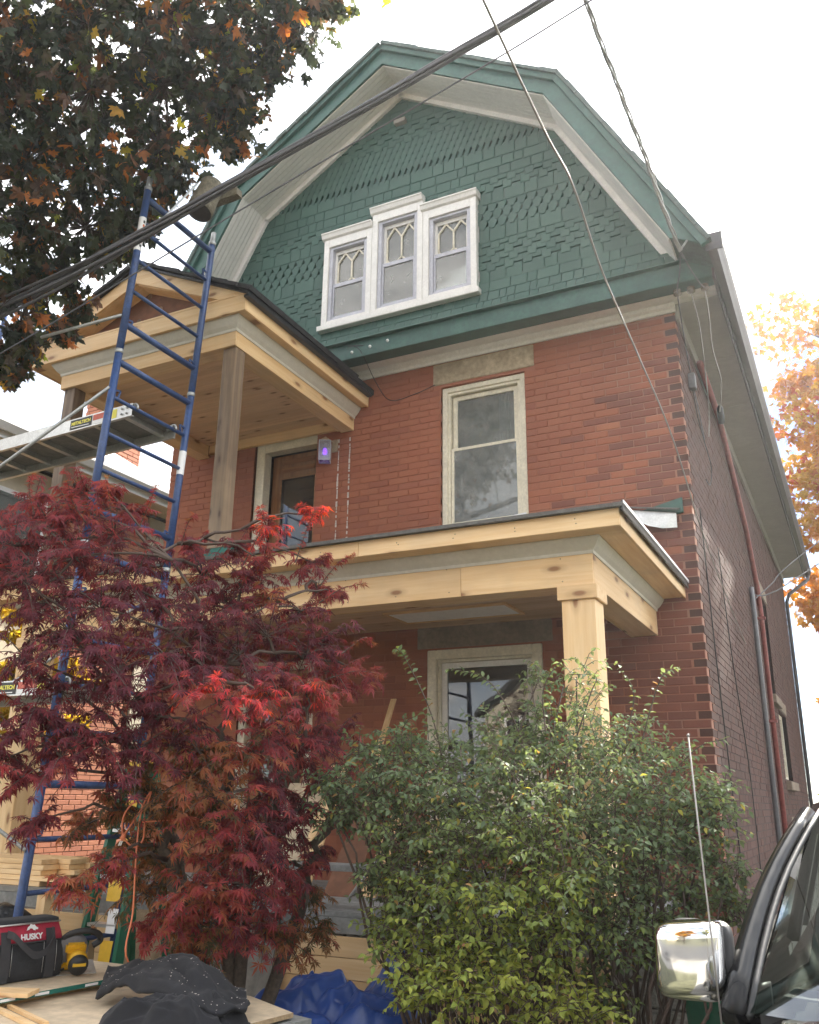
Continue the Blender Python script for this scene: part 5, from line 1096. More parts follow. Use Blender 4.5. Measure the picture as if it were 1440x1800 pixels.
SHRUB=[(-1.25,-3.34,1.79,0.17,0.30),(-1.09,-3.26,1.88,0.14,0.30),(-1.24,-3.45,1.62,0.18,0.25),(-1.05,-3.34,1.68,0.21,0.30),(-0.95,-3.08,1.83,0.18,0.35),(-0.75,-3.31,1.66,0.23,0.30),(-0.65,-2.96,1.89,0.18,0.35),(-0.53,-3.12,1.74,0.24,0.40),(-0.46,-2.78,1.92,0.19,0.35),(-0.45,-2.79,2.07,0.11,0.40),(-0.50,-2.73,2.26,0.10,0.40),(-0.31,-2.67,2.26,0.13,0.45),(-0.28,-2.64,2.08,0.16,0.35),(-0.32,-2.84,1.83,0.22,0.30),(-0.18,-2.70,1.84,0.22,0.30),(-0.05,-2.57,1.99,0.11,0.30),(0.01,-2.75,1.81,0.22,0.30),(0.15,-2.62,1.78,0.17,0.30),(-1.14,-3.39,1.49,0.18,0.35),(-0.90,-3.38,1.50,0.23,0.40),(-0.62,-3.36,1.50,0.25,0.45),(-0.37,-3.27,1.53,0.25,0.45),(-0.14,-3.10,1.59,0.26,0.35),(0.06,-2.94,1.59,0.24,0.25),(0.20,-2.71,1.56,0.18,0.25),(0.33,-2.59,1.67,0.11,0.30),(0.36,-2.69,1.54,0.12,0.30),(-0.99,-3.43,1.32,0.20,0.45),(-0.73,-3.42,1.30,0.25,0.50),(-0.46,-3.42,1.32,0.25,0.55),(-0.22,-3.34,1.34,0.25,0.50),(-0.03,-3.07,1.36,0.26,0.30),(0.15,-2.83,1.36,0.21,0.30),(0.29,-2.70,1.38,0.14,0.30),(0.39,-2.69,1.29,0.11,0.30),(-0.98,-3.45,1.15,0.14,0.50),(-0.77,-3.46,1.11,0.23,0.65),(-0.50,-3.45,1.13,0.22,0.70),(-0.27,-3.36,1.18,0.22,0.65),(-0.09,-3.10,1.17,0.20,0.40),(0.07,-2.86,1.16,0.18,0.35),(0.23,-2.73,1.18,0.12,0.35),(0.40,-2.70,1.14,0.09,0.35),(-1.00,-3.47,1.01,0.12,0.60),(-0.81,-3.50,0.95,0.17,0.72),(-0.65,-3.56,0.84,0.19,0.75),(-0.84,-3.54,0.80,0.13,0.70),(-0.57,-3.29,0.90,0.14,0.60),(-0.32,-3.30,1.01,0.17,0.60),(-0.42,-3.47,0.81,0.19,0.78),(-0.20,-3.40,0.77,0.17,0.78),(-0.07,-3.12,1.01,0.14,0.40),(0.06,-2.88,0.99,0.14,0.35),(-0.14,-3.07,0.77,0.12,0.50),(-1.18,-3.31,1.23,0.11,0.30),(-1.34,-3.51,1.68,0.09,0.25),(-1.36,-3.40,1.52,0.11,0.25)]
SPRAY=[[(-0.88,-3.09,1.63),(-0.95,-3.15,2.02),(-1.06,-3.24,2.31),(-1.10,-3.27,2.37)],[(-0.50,-2.95,1.83),(-0.59,-3.01,2.08),(-0.70,-3.06,2.23),(-0.86,-3.14,2.27)],[(-0.41,-2.93,1.94),(-0.41,-2.95,2.16),(-0.32,-2.94,2.30),(-0.24,-2.92,2.32)],[(-0.27,-2.88,1.91),(-0.18,-2.88,2.14),(-0.15,-2.88,2.23),(-0.28,-2.92,2.24)],[(-0.03,-2.82,1.91),(0.03,-2.83,2.14),(-0.04,-2.86,2.29)],[(0.05,-2.80,1.91),(0.12,-2.80,2.11),(0.18,-2.81,2.23),(0.25,-2.80,2.26)],[(0.17,-2.77,1.75),(0.32,-2.75,1.88),(0.43,-2.74,1.91)],[(0.21,-2.76,1.51),(0.37,-2.74,1.54),(0.51,-2.72,1.48)],[(0.19,-2.77,1.28),(0.34,-2.75,1.24),(0.45,-2.75,1.10)],[(0.21,-2.76,1.59),(0.35,-2.74,1.64),(0.48,-2.72,1.62)],[(-1.17,-3.24,1.74),(-1.27,-3.30,1.88),(-1.36,-3.35,1.90)]]
BIGM=[(-3.68,-4.29,6.73,0.54),(-3.36,-4.00,6.97,0.55),(-3.09,-3.62,7.21,0.56),(-2.78,-3.23,7.44,0.52),(-2.45,-2.86,7.64,0.43),(-2.17,-2.70,7.82,0.30),(-3.83,-4.06,6.43,0.54),(-3.58,-3.69,6.71,0.60),(-3.26,-3.28,6.98,0.62),(-2.94,-2.91,7.22,0.48),(-2.67,-2.75,7.43,0.32),(-4.08,-3.79,6.13,0.55),(-3.77,-3.44,6.33,0.55),(-3.48,-3.05,6.69,0.52),(-3.18,-2.74,7.06,0.37),(-2.96,-2.73,7.21,0.27),(-4.32,-3.52,5.78,0.45),(-4.08,-3.14,6.00,0.46),(-3.80,-2.91,6.34,0.31),(-4.54,-3.26,5.42,0.41),(-4.34,-3.08,5.69,0.31),(-4.08,-2.83,6.04,0.24),(-4.70,-3.12,5.12,0.26),(-4.74,-3.09,4.88,0.15),(-3.60,-2.75,6.55,0.24),(-3.19,-2.48,6.97,0.16),(-3.99,-4.50,6.47,0.63),(-4.34,-4.13,5.91,0.64),(-4.73,-3.73,5.41,0.55),(-3.68,-4.75,6.98,0.69),(-3.29,-4.29,7.27,0.65),(-2.83,-3.79,7.57,0.67),(-2.39,-3.28,7.84,0.58),(-1.94,-2.83,8.09,0.44),(-3.91,-2.73,6.21,0.19),(-4.40,-2.81,5.52,0.13),(-4.51,-2.86,5.31,0.15)]

# ---- red japanese maple in the front yard
jt = thing('japanese_maple', 'dark red japanese maple with sun dapples coloured into a few red clumps, in front of the porch', 'tree', (-1.95, -3.36, 0)); random.seed(21)
tr = MB(); STEM = []
for mid, top, r in (((-2.06, -3.56, .97), (-2.33, -3.75, 1.65), .044), ((-1.93, -3.33, 1.15), (-1.82, -3.22, 1.75), .040), ((-1.70, -3.20, 1.0), (-1.57, -3.10, 1.55), .034), ((-2.25, -3.42, 1.1), (-2.65, -3.55, 1.9), .034), ((-2.0, -3.5, 1.3), (-1.95, -3.65, 2.2), .034), ((-1.85, -3.45, 1.2), (-1.5, -3.5, 1.9), .028)):
    b0 = Vector((-1.95+random.uniform(-.09, .09), -3.36+random.uniform(-.05, .05), -.02)); tr.tube([b0, b0.lerp(Vector(mid), .55)+Vector((random.uniform(-.03, .03), .02, 0)), Vector(mid)], [r*1.25, r*1.1, r], 9); STEM.append(limb(tr, mid, top, r, r*.5, .14, 8))
tr.build('trunk', MT['bark'], jt)
hubs = [Vector(p) for s_ in STEM for p in s_[2:]]; br = MB(); P_, T_, N_, S_, O_ = [], [], [], [], []
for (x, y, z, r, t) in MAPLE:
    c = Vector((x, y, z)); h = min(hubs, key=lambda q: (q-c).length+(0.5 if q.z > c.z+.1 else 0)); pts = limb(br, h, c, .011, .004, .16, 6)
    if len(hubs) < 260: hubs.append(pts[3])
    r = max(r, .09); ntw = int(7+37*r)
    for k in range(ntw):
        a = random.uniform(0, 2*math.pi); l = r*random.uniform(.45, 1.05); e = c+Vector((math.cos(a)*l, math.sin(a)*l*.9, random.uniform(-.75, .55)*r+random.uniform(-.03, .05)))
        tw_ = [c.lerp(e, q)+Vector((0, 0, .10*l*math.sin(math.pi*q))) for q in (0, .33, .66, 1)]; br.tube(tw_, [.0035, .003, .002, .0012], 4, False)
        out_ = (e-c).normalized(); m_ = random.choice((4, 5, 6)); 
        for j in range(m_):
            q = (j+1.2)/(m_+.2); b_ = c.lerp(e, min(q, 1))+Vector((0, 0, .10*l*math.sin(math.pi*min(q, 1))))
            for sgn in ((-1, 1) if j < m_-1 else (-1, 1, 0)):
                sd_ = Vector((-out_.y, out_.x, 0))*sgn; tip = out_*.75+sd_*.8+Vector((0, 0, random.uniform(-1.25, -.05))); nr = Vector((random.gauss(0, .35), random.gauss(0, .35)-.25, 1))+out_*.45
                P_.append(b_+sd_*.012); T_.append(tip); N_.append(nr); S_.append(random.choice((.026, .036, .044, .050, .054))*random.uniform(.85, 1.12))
                tn = t-.03+random.gauss(0, .09); bright = t > .8 and random.random() < .62; tn = tn if bright or t <= .8 else random.gauss(.48, .07); O_.append(min(1, max(.81, tn)) if bright else min(.78, max(0, tn)))  # high-tone clumps get sun dapples painted as brighter red leaves
for pl_ in MSHOOT:
    pts = [Vector(q) for q in curve3(pl_, 8)]; br.tube(pts, [.004-.003*i/len(pts) for i in range(len(pts))], 5, False)
    for i, q in enumerate(pts[2:]):
        for sgn in (-1, 1):
            d = (pts[min(i+3, len(pts)-1)]-pts[i+1]).normalized(); s_ = d.orthogonal().normalized(); s_.rotate(Matrix.Rotation(random.uniform(0, 6.28), 3, d)); P_.append(q); T_.append(d*.4+s_*sgn+Vector((0, 0, random.uniform(-.6, .2)))); N_.append(Vector((random.gauss(0, .5), random.gauss(0, .5), 1))); S_.append(random.uniform(.020, .040)); O_.append(min(.7, max(0, random.gauss(.52, .08))))
br.build('branches', MT['twig'], jt)
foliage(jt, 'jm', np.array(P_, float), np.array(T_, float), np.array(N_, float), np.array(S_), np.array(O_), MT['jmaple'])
print('jmaple leaves', len(P_))

# ---- green shrub
sh = thing('shrub', 'big loose green shrub in front of the right half of the porch', 'shrub', (-.45, -2.9, 0)); random.seed(8)
st_ = MB(); P_, T_, N_, S_, O_ = [], [], [], [], []
def shoot(pts, t, dens=1.0, size=.036):
    """a stem with opposite pairs of leaves"""
    Ls = sum((b-a).length for a, b in zip(pts[:-1], pts[1:])); n = max(3, int(Ls/.030*dens)); m_ = len(pts)-1
    for j in range(1, n+1):
        q = j/n*m_; i = min(m_-1, int(q)); p = pts[i].lerp(pts[i+1], q-i); d = (pts[i+1]-pts[i]).normalized(); s_ = d.orthogonal().normalized(); s_.rotate(Matrix.Rotation(random.uniform(0, 6.28), 3, d)); s_.z *= .5
        for sg in (-1, 1):
            tip = d*.5+s_*sg+Vector((0, 0, random.uniform(-.75, .15))); P_.append(p); T_.append(tip); N_.append(Vector((random.gauss(0, .5), random.gauss(0, .5)-.2, 1))); S_.append(size*random.uniform(.7, 1.25)); O_.append(min(.86, max(0, t+random.gauss(0, .10))) if random.random() > .035 else random.uniform(.9, 1))
base_s = [Vector((-.45+random.uniform(-.55, .5), -2.9+random.uniform(-.3, .3), 0)) for _ in range(22)]
for (x, y, z, r, t) in SHRUB:
    c = Vector((x, y, z))
    for dpt in (0, 1):
        cc = c+Vector((-.24, .50, .02))*dpt*1.0*random.uniform(.6, 1.2)
        h = min(base_s, key=lambda q: (q-cc).length*random.uniform(.8, 1.2)); hh = Vector((h.x, h.y, 0)); limb(st_, hh, cc, .011, .004, .12, 6)
        r = max(r, .11); n = int(((32+90*r) if dpt == 0 else (16+50*r))*(.34 if z > 1.95 else .7 if z > 1.75 else .8 if x < -1.0 else 1))
        for k in range(n):
            e = c if False else cc; v_ = Vector(rvec(1)[0]); v_.z = v_.z*.7+.22; l = r*random.uniform(.5, 1.2); a = cc+Vector(rvec(1)[0])*r*.55; b = a+v_*l
            tt_ = min(.88, t+max(0, min(1, (1.45-z)/.8))*.13*random.random()); pts = [a, a.lerp(b, .5)+Vector((0, 0, .1*l)), b+Vector((0, 0, -.12*l))]; st_.tube(pts, [.0025, .002, .001], 4, False); shoot(pts, tt_ if dpt == 0 else max(0, tt_-.12), .86, .033 if t < .6 else .037)
for pl_ in SPRAY:
    pts = [Vector(p) for p in curve3(pl_, 5)]; st_.tube(pts, [.0045-.003*i/len(pts) for i in range(len(pts))], 5, False); shoot(pts, .42, 1.0, .036)
st_.build('stems', MT['twig'], sh)
foliage(sh, 'ov', np.array(P_, float), np.array(T_, float), np.array(N_, float), np.array(S_), np.array(O_), MT['shrub'])
print('shrub leaves', len(P_))

# ---- big maple hanging in from the upper left
bt = thing('maple_tree', 'big dark green maple with browning leaves overhanging the upper left corner', 'tree', (-7.0, -4.4, 0)); random.seed(5)
tk = MB(); tk.tube([(-7.0, -4.4, -.05), (-6.98, -4.38, .4), (-6.9, -4.3, 2.2), (-6.6, -4.1, 4.2), (-6.2, -3.9, 5.6)], [.36, .29, .25, .20, .15], 14); tk.build('trunk', MT['bark'], bt)
lm = MB(); hubs = []
for e in ((-4.2, -3.5, 6.2), (-3.4, -2.9, 7.3), (-4.4, -2.9, 6.4), (-3.0, -2.8, 7.8), (-5.2, -2.6, 5.7), (-5.2, -3.4, 7.6), (-3.6, -2.4, 7.2)):
    hubs += limb(lm, (-6.4, -4.0, 5.2+random.uniform(-.4, .6)), e, .085, .022, .12, 7)[2:]
P_, T_, N_, S_, O_ = [], [], [], [], []
for (x, y, z, r) in BIGM:
    c = Vector((x, y, z)); h = min(hubs, key=lambda q: (q-c).length); pts = limb(lm, h, c, .02, .008, .15, 5); hubs.append(pts[2])
    for k in range(int(16+100*r)):
        v_ = Vector(rvec(1)[0]); e = c+v_*r*random.uniform(.35, 1.08); e.z -= .06*r
        lm.tube([c, c.lerp(e, .5)+Vector((0, 0, .05)), e], [.006, .004, .002], 4, False)
        tb = random.gauss(.38, .24)+(.12 if c.x < -2.6 and c.z < 5.6 else 0)
        for j in range(random.choice((3, 4, 5))):
            b_ = c.lerp(e, random.uniform(.45, 1.1)); tip = Vector((random.gauss(0, .6), random.gauss(0, .6), -random.uniform(.2, 1.2))); nr = Vector((random.gauss(0, .6), random.gauss(0, .6)-.2, random.uniform(.2, 1)))
            P_.append(b_); T_.append(tip); N_.append(nr); S_.append(random.uniform(.060, .115)); o_ = tb+random.gauss(0, .08); O_.append(min(.9, max(0, o_)) if random.random() > .05 else random.uniform(.9, 1.0))
lm.build('limbs', MT['twig'], bt)
foliage(bt, 'nm', np.array(P_, float), np.array(T_, float), np.array(N_, float), np.array(S_), np.array(O_), MT['bigmaple'])
print('big maple leaves', len(P_))

# ---- trees further off
def far_tree(name, label, x, y, h0, rx, ry, rz, zc, n, size, mat, kind, seed, clumps, tone=(.1, .8), n_obj=300):
    random.seed(seed); t = thing(name, label, 'tree', (x, y, 0)); k_ = MB(); k_.tube([(x, y, -.1), (x+.05, y, zc*.4), (x, y, zc*.9), (x+.1, y, zc+rz*.5)], [h0, h0*.75, h0*.45, h0*.12], 10); k_.build('trunk', MT['bark'], t)
    lb = MB(); C_ = []
    for k in range(clumps):
        v_ = rvec(1)[0]; q = random.uniform(.45, 1.0); c = Vector((x+v_[0]*rx*q, y+v_[1]*ry*q, zc+v_[2]*rz*q)); cr_ = random.uniform(.13, .24)*rx; C_.append((c, cr_)); z0 = max(zc*.45, min(c.z-.6, zc))
        limb(lb, (x, y, z0), c, h0*.28, .02, .1, 5)
    lb.build('limbs', MT['bark'], t)
    per = n//clumps; P_, T_, O_ = [], [], []
    for c, cr_ in C_:
        v_ = rvec(per)*(RNG.random((per, 1))**.45)*cr_*np.array([1.25, 1.25, .62]); P_.append(v_+np.array(c)); tb = random.uniform(*tone); O_.append(np.clip(RNG.normal(tb, .14, per), 0, 1))
    P_ = np.concatenate(P_); O_ = np.concatenate(O_); N = len(P_); T_ = rvec(N)+np.array([0, 0, -.6]); Nn = rvec(N)+np.array([0, -.3, .6])
    foliage(t, kind, P_, T_, Nn, size*RNG.uniform(.7, 1.25, N), O_, mat, n_obj); return t
far_tree('orange_maple', 'tall orange autumn maple behind the house at the right edge', 5.5, 20.5, .34, 6.3, 4.8, 9.8, 10.2, 64000, .20, MT['otree'], 'tri', 3, 210, (.1, .95))  # crown enlarged past the view so that it shades the side wall
far_tree('yellow_green_tree', 'small yellow green tree at the right edge below the orange maple', 2.2, 23.5, .16, 2.7, 2.2, 2.3, 2.7, 7000, .14, MT['gtree'], 'tri', 4, 36)
far_tree('yellow_tree', 'small yellow autumn tree between the two houses at the left edge', -8.0, .35, .05, .75, 1.0, 1.35, 2.9, 3600, .085, MT['ytree'], 'tri', 6, 30, n_obj=120)

# ---- across the street, behind the viewer: seen only as reflections in the windows and the chrome
far_tree('street_maple', 'orange maple across the street, mirrored in the chrome', -3.5, -22.5, .25, 3.6, 3.2, 3.4, 5.6, 5200, .34, MT['otree'], 'tri', 31, 60, n_obj=0); far_tree('street_maple', 'green maple across the street, mirrored in the upper windows', 5.5, -23.5, .25, 3.8, 3.4, 4.2, 6.6, 5200, .34, MT['gtree'], 'tri', 32, 60, n_obj=0)
oh = thing('street_house', 'pale gabled house across the street, mirrored in the big window', 'house', (-9.5, -30, 0)); b = MB(); b.box(-13.5, -5.5, -36, -29, 0, 5.4); b.prism([(-13.5, -29, 5.4), (-5.5, -29, 5.4), (-9.5, -29, 8.2)], (0, -7, 0)); b.build('wall', MT['siding'], oh)
for s in (-1, 1): MB().prism([(-9.5+s*4.4, -28.6, 5.2), (-9.5, -28.6, 8.28), (-9.5, -28.6, 8.45), (-9.5+s*4.4, -28.6, 5.37)], (0, -7.8, 0)).build('roof', MT['roofdark'], oh)
for x, z in ((-12, 1.2), (-8, 1.2), (-12, 3.6), (-9.8, 3.6), (-7.4, 3.6)): w_ = bx('window', MT['white'], oh, x-.6, x+.6, -29.0, -28.94, z, z+1.5); bx('pane', MT['dark'], w_, x-.5, x+.5, -28.939, -28.93, z+.1, z+1.4)

# ------------------------------------------------------------------ pickup in the driveway
tk = thing('pickup_truck', 'black pickup truck with chrome towing mirror parked nose out beside the house', 'truck', (1.58, -2.6, 0))
XC = 1.58
def ring(y, w, zb, zt, cr_, tuck=.93):
    h = [(0, zt+cr_), (w*.55, zt+cr_*.8), (w*.88, zt+.0), (w*.985, zt-.05), (w, zt-.13), (w, zb+.30), (w*.985, zb+.12), (w*tuck, zb), (0, zb)]
    return [(XC-a, y, z) for a, z in h]+[(XC+a, y, z) for a, z in reversed(h[1:-1])]
b = MB(); b.sm = True
b.loft([ring(-5.72, .80, .50, .78, .0), ring(-5.66, .88, .42, .86, .01), ring(-5.45, .93, .36, .93, .03), ring(-5.0, .96, .34, .955, .045), ring(-4.35, .975, .34, .975, .05), ring(-4.05, .98, .34, .985, .03), ring(-3.9, .985, .34, .99, .0), ring(-2.0, .985, .34, .99, .0), ring(-1.75, .985, .34, .99, .0), ring(.2, .98, .36, .99, .0), ring(.28, .95, .40, .96, .0)])
b.build('body', MT['paint'], tk)
def P3(s, x, y, z): return Vector((XC+s*x, y, z))
A0, A1 = (1.012, -4.14, .965), (.785, -3.13, 1.575)
gh = MB(); gh.sm = True
def rr(y, w, z, e): return [(XC-w, y, z-.07), (XC-w+.03, y, z-.02), (XC-w+.12, y, z+.012), (XC-.3, y, z+.03), (XC+.3, y, z+.03), (XC+w-.12, y, z+.012), (XC+w-.03, y, z-.02), (XC+w, y, z-.07), (XC+w-.1, y, z-.05), (XC-w+.1, y, z-.05)]
gh.loft([rr(-3.17, .76, 1.565, 0), rr(-3.05, .80, 1.60, 0), rr(-2.6, .82, 1.635, 0), rr(-1.9, .82, 1.63, 0), rr(-1.62, .80, 1.59, 0)]); gh.build('roof', MT['paint'], tk)
for s in (-1, 1):
    a, c_ = P3(s, *A0), P3(s, *A1); nrm = Vector((s, -.3, .2))
    pm = MB(); pm.sm = True; pts = [a.lerp(c_, t)+Vector((s*.035*math.sin(math.pi*t), 0, .022*math.sin(math.pi*t))) for t in [k/8 for k in range(9)]]
    pm.tube(pts, [.047-.014*k/8 for k in range(9)], 12); pm.build('pillar', MT['paint'], tk)
    MB().tube([p+Vector((-s*.050, -.02, .010)) for p in pts], .012, 6).build('windscreen_trim', MT['trimblack'], tk)
    for (y0, y1, z1_) in ((-2.42, -2.30, 1.60), (-1.74, -1.6, 1.59)):
        MB().prism([P3(s, .975, y0, .99), P3(s, .975, y1, .99), P3(s, .80, y1, z1_), P3(s, .80, y0, z1_)], (-s*.04, 0, 0)).build('pillar', MT['paint'], tk)
    for (ya, yb, yc, yd) in ((-4.0, -2.44, -2.44, -3.05), (-2.28, -1.76, -1.76, -2.28)):
        MB().prism([P3(s, .968, ya, .995), P3(s, .968, yb, .995), P3(s, .80, yc, 1.565), P3(s, .80, yd, 1.565)], (-s*.006, 0, 0)).build('side_window', MT['windscreen'], tk)
    for y in (-4.75, -.95):
        wl = MB(); cx = XC+s*.83; wl.lathe((cx-s*.13, y, .385), (s, 0, 0), [(.22, 0), (.36, .01), (.385, .05), (.385, .22), (.35, .265), (.24, .275)], 24); wo = wl.build('wheel', MT['black'], tk)
        MB().lathe((cx+s*.135, y, .385), (s, 0, 0), [(.235, 0), (.235, .012), (.16, .018), (.15, -.0), (.06, .01), (.05, .03)], 20).build('rim', MT['alum'], wo)
        MB().tube([(XC+s*.985, y+.43*math.cos(a), .40+.43*math.sin(a)) for a in [R(q) for q in range(0, 181, 15)]], .03, 6).build('arch_trim', MT['trimblack'], tk)
    hl = MB(); hl.obox(P3(s, .70, -5.66, .76), (.17, -.0, 0), (0, .04, 0), (0, 0, .085)); hl.build('headlight', MT['lampglass'], tk, .02); MB().obox(P3(s, .72, -5.60, .76), (.14, 0, 0), (0, .03, 0), (0, 0, .07)).build('reflector', MT['chrome'], tk)
    MB().prism([P3(s, .992, -4.02, .50), P3(s, .992, -2.36, .50), P3(s, .992, -2.36, .97), P3(s, .992, -4.02, .97)], (-s*.004, 0, 0)).build('door', MT['paint'], tk); MB().beam(P3(s, 1.01, -2.65, .86), P3(s, 1.01, -2.45, .86), .03, .03).build('door_handle', MT['chrome'], tk)
# windscreen: one curved sheet between the pillars
wsn = MB(); wsn.sm = True; rows = []
for i in range(9):
    t = i/8; a = P3(-1, *A0).lerp(P3(-1, *A1), t); c_ = P3(1, *A0).lerp(P3(1, *A1), t); a += Vector((.05, -.02, .012)); c_ += Vector((-.05, -.02, .012)); rows.append([a.lerp(c_, k/14)+Vector((0, -.17*math.sin(math.pi*k/14)*(1-.55*t), .01)) for k in range(15)])
wsn.loft(rows, cap=False, close=False); wsn.build('windscreen', MT['windscreen'], tk)
MB().prism([P3(-1, .93, -4.16, .985), P3(1, .93, -4.16, .985), P3(1, .86, -3.75, 1.0), P3(-1, .86, -3.75, 1.0)], (0, 0, -.03)).build('dashboard', MT['trimblack'], tk); bx('cabin', MT['dark'], tk, XC-.85, XC+.85, -3.7, -1.65, .6, .95)
bx('grille', MT['trimblack'], tk, XC-.5, XC+.5, -5.75, -5.70, .56, .80, .01); bx('bumper', MT['chrome'], tk, XC-.93, XC+.93, -5.86, -5.72, .38, .55, .03)
for s in (-1, 1):
    seat = MB(); seat.box(XC+s*.42-.24, XC+s*.42+.24, -2.75, -2.6, .95, 1.38); so_ = seat.build('seat', MT['bagblack'], tk, .05)
    bx('headrest', MT['bagblack'], so_, XC+s*.42-.13, XC+s*.42+.13, -2.72, -2.62, 1.39, 1.55, .04)
MB().tube([(XC+.40+.18*math.cos(a), -3.45+.05*math.sin(a), 1.09+.17*math.sin(a)) for a in [R(q) for q in range(0, 361, 24)]], .016, 6).build('steering_wheel', MT['black'], tk)
# towing mirrors
def sup(c, hx, hy, hz, e=.42, n=18, m=28):
    V = []; f = lambda v, p: math.copysign(abs(v)**p, v)
    for i in range(n+1):
        la = -math.pi/2+math.pi*i/n
        for k in range(m):
            lo = 2*math.pi*k/m; V.append((c[0]+hx*f(math.cos(la), e)*f(math.cos(lo), e), c[1]+hy*f(math.cos(la), e)*f(math.sin(lo), e), c[2]+hz*f(math.sin(la), e)))
    F_ = [[i*m+k, i*m+(k+1) % m, (i+1)*m+(k+1) % m, (i+1)*m+k] for i in range(n) for k in range(m)]; return V, F_
for s in (-1, 1):
    cx = XC+s*1.147; cy = -4.02
    mh = MB(); mh.sm = True; V, F_ = sup((cx+s*.0, cy-.02, 1.118), .112, .075, .112, .36)
    V = [(x+(.0), y-.012*(1-((x-cx)/.112)**2), z-.012*(s*(x-cx)/.112)) for x, y, z in V]; mh.add(V, F_); mo = mh.build('mirror', MT['chrome'], tk, label='chrome capped towing mirror with black arm')
    sh_ = MB(); sh_.sm = True; V, F_ = sup((cx-s*.022, cy+.052, 1.118), .108, .05, .108, .38); sh_.add(V, F_); sh_.build('mirror_shell', MT['trimblack'], mo)
    MB().box(cx-.085, cx+.085, cy+.100, cy+.106, 1.03, 1.20).build('mirror_glass', MT['chrome'], mo, .002)
    lowc = MB(); lowc.sm = True; V, F_ = sup((cx+s*.005, cy-.008, 1.022), .105, .068, .036, .5); lowc.add(V, F_); lowc.build('mirror_base', MT['chrome'], mo)
    am = MB(); am.sm = True; p0, p1 = P3(s, 1.07, -4.0, 1.022), P3(s, .955, -3.95, .985)
    rings = []
    for t, hh in ((-.25, .030), (0, .034), (.5, .040), (1, .055), (1.35, .075)):
        c_ = p0.lerp(p1, t); rings.append([c_+Vector((0, .035*math.cos(a), hh*math.sin(a))) for a in [2*math.pi*k/14 for k in range(14)]])
    am.loft(rings); am.build('mirror_arm', MT['trimblack'], mo)
MB().lathe((.575, -4.43, .93), (0, 0, 1), [(.022, 0), (.02, .02), (.012, .045), (.006, .055)], 12).build('antenna_base', MT['trimblack'], tk)
MB().tube([(.575, -4.43, .97), (.566, -4.42, 1.2), (.553, -4.405, 1.5), (.540, -4.385, 1.815)], .0030, 6).build('antenna', MT['barewire'], tk); MB().lathe((.540, -4.385, 1.815), (0, 0, 1), [(.003, -.003), (.0052, .002), (.003, .007)], 8).build('antenna_tip', MT['barewire'], tk)

# ------------------------------------------------------------------ work tables in the foreground
def sawhorse(cx, cy, z, ang, label):
    t = thing('sawhorse', label, 'sawhorse', (cx, cy, 0), 'sawhorses under the plywood'); d = Vector((math.cos(ang), math.sin(ang), 0)); n = Vector((-d.y, d.x, 0)); c = Vector((cx, cy, 0))
    MB().beam(c-d*.42+Vector((0, 0, z-.045)), c+d*.42+Vector((0, 0, z-.045)), .04, .09).build('top_rail', MT['pine_x'], t)
    for a in (-1, 1):
        for q in (-1, 1): MB().beam(c+d*.36*a+n*.02*q+Vector((0, 0, z-.06)), c+d*.40*a+n*.22*q, .038, .07).build('leg', MT['pine_z'], t)
# rear sheet with the teal painted edge
K0 = Vector((-2.335, -3.439, .768)); R1 = [K0+Vector((-.12, -.993, 0))*1.22, K0, K0+Vector((-1.9, -.02, 0)), K0+Vector((-1.9, -.02, 0))+Vector((-.12, -.993, 0))*1.22]
s1 = MB().prism([p-Vector((0, 0, .018)) for p in R1], (0, 0, .018)).build('plywood_sheet', MT['ply']); tag(s1, 'rear plywood sheet with teal painted edge carrying the tool bag and saw', 'plywood', 'plywood work tops')
def edge(a, b, mat, name, par, h=.018, th=.003, z=.75):
    d = (b-a).normalized(); n = Vector((d.y, -d.x, 0)); return MB().prism([Vector((a.x, a.y, z))+n*.0005, Vector((b.x, b.y, z))+n*.0005, Vector((b.x, b.y, z+h+.001))+n*.0005, Vector((a.x, a.y, z+h+.001))+n*.0005], n*th).build(name, mat, par)
ed = edge(R1[0], R1[1], MT['teal'], 'painted_edge', s1)
for k, (q0, q1) in enumerate(((.10, .17), (.24, .30), (.38, .44), (.60, .66))): edge(R1[0].lerp(R1[1], q0), R1[0].lerp(R1[1], q1), MT['ink'], 'stamp', ed, .010, .0038, .754)
sawhorse(-2.62, -4.02, .75, 1.45, 'pine sawhorse at the right end under the rear plywood sheet'); sawhorse(-3.85, -4.02, .75, 1.45, 'pine sawhorse at the left end under the rear plywood sheet')
R2 = [Vector((-1.50, -4.90, .725)), Vector((-1.325, -3.767, .725)), Vector((-1.69, -3.575, .725)), Vector((-2.44, -3.62, .725)), Vector((-2.52, -4.75, .725))]
s2 = MB().prism([p-Vector((0, 0, .019)) for p in R2], (0, 0, .019)).build('plywood_sheet', MT['ply']); tag(s2, 'front plywood sheet with the black jacket lying on it', 'plywood', 'plywood work tops')
edge(R2[0], R2[1], MT['plyedge'], 'edge_ply', s2, .018, .002, .7065)
s3 = MB().prism([Vector((-1.52, -4.75, .655)), Vector((-1.27, -3.70, .655)), Vector((-1.42, -3.66, .655)), Vector((-1.67, -4.71, .655))], (0, 0, .040)).build('lumber_offcut', MT['greyplank']); tag(s3, 'grey board end sticking out under the front plywood sheet', 'board')
sawhorse(-1.72, -4.2, .655, 1.5, 'pine sawhorse at the right under the front plywood sheet'); sawhorse(-2.3, -4.3, .705, 1.5, 'pine sawhorse at the left under the front plywood sheet')
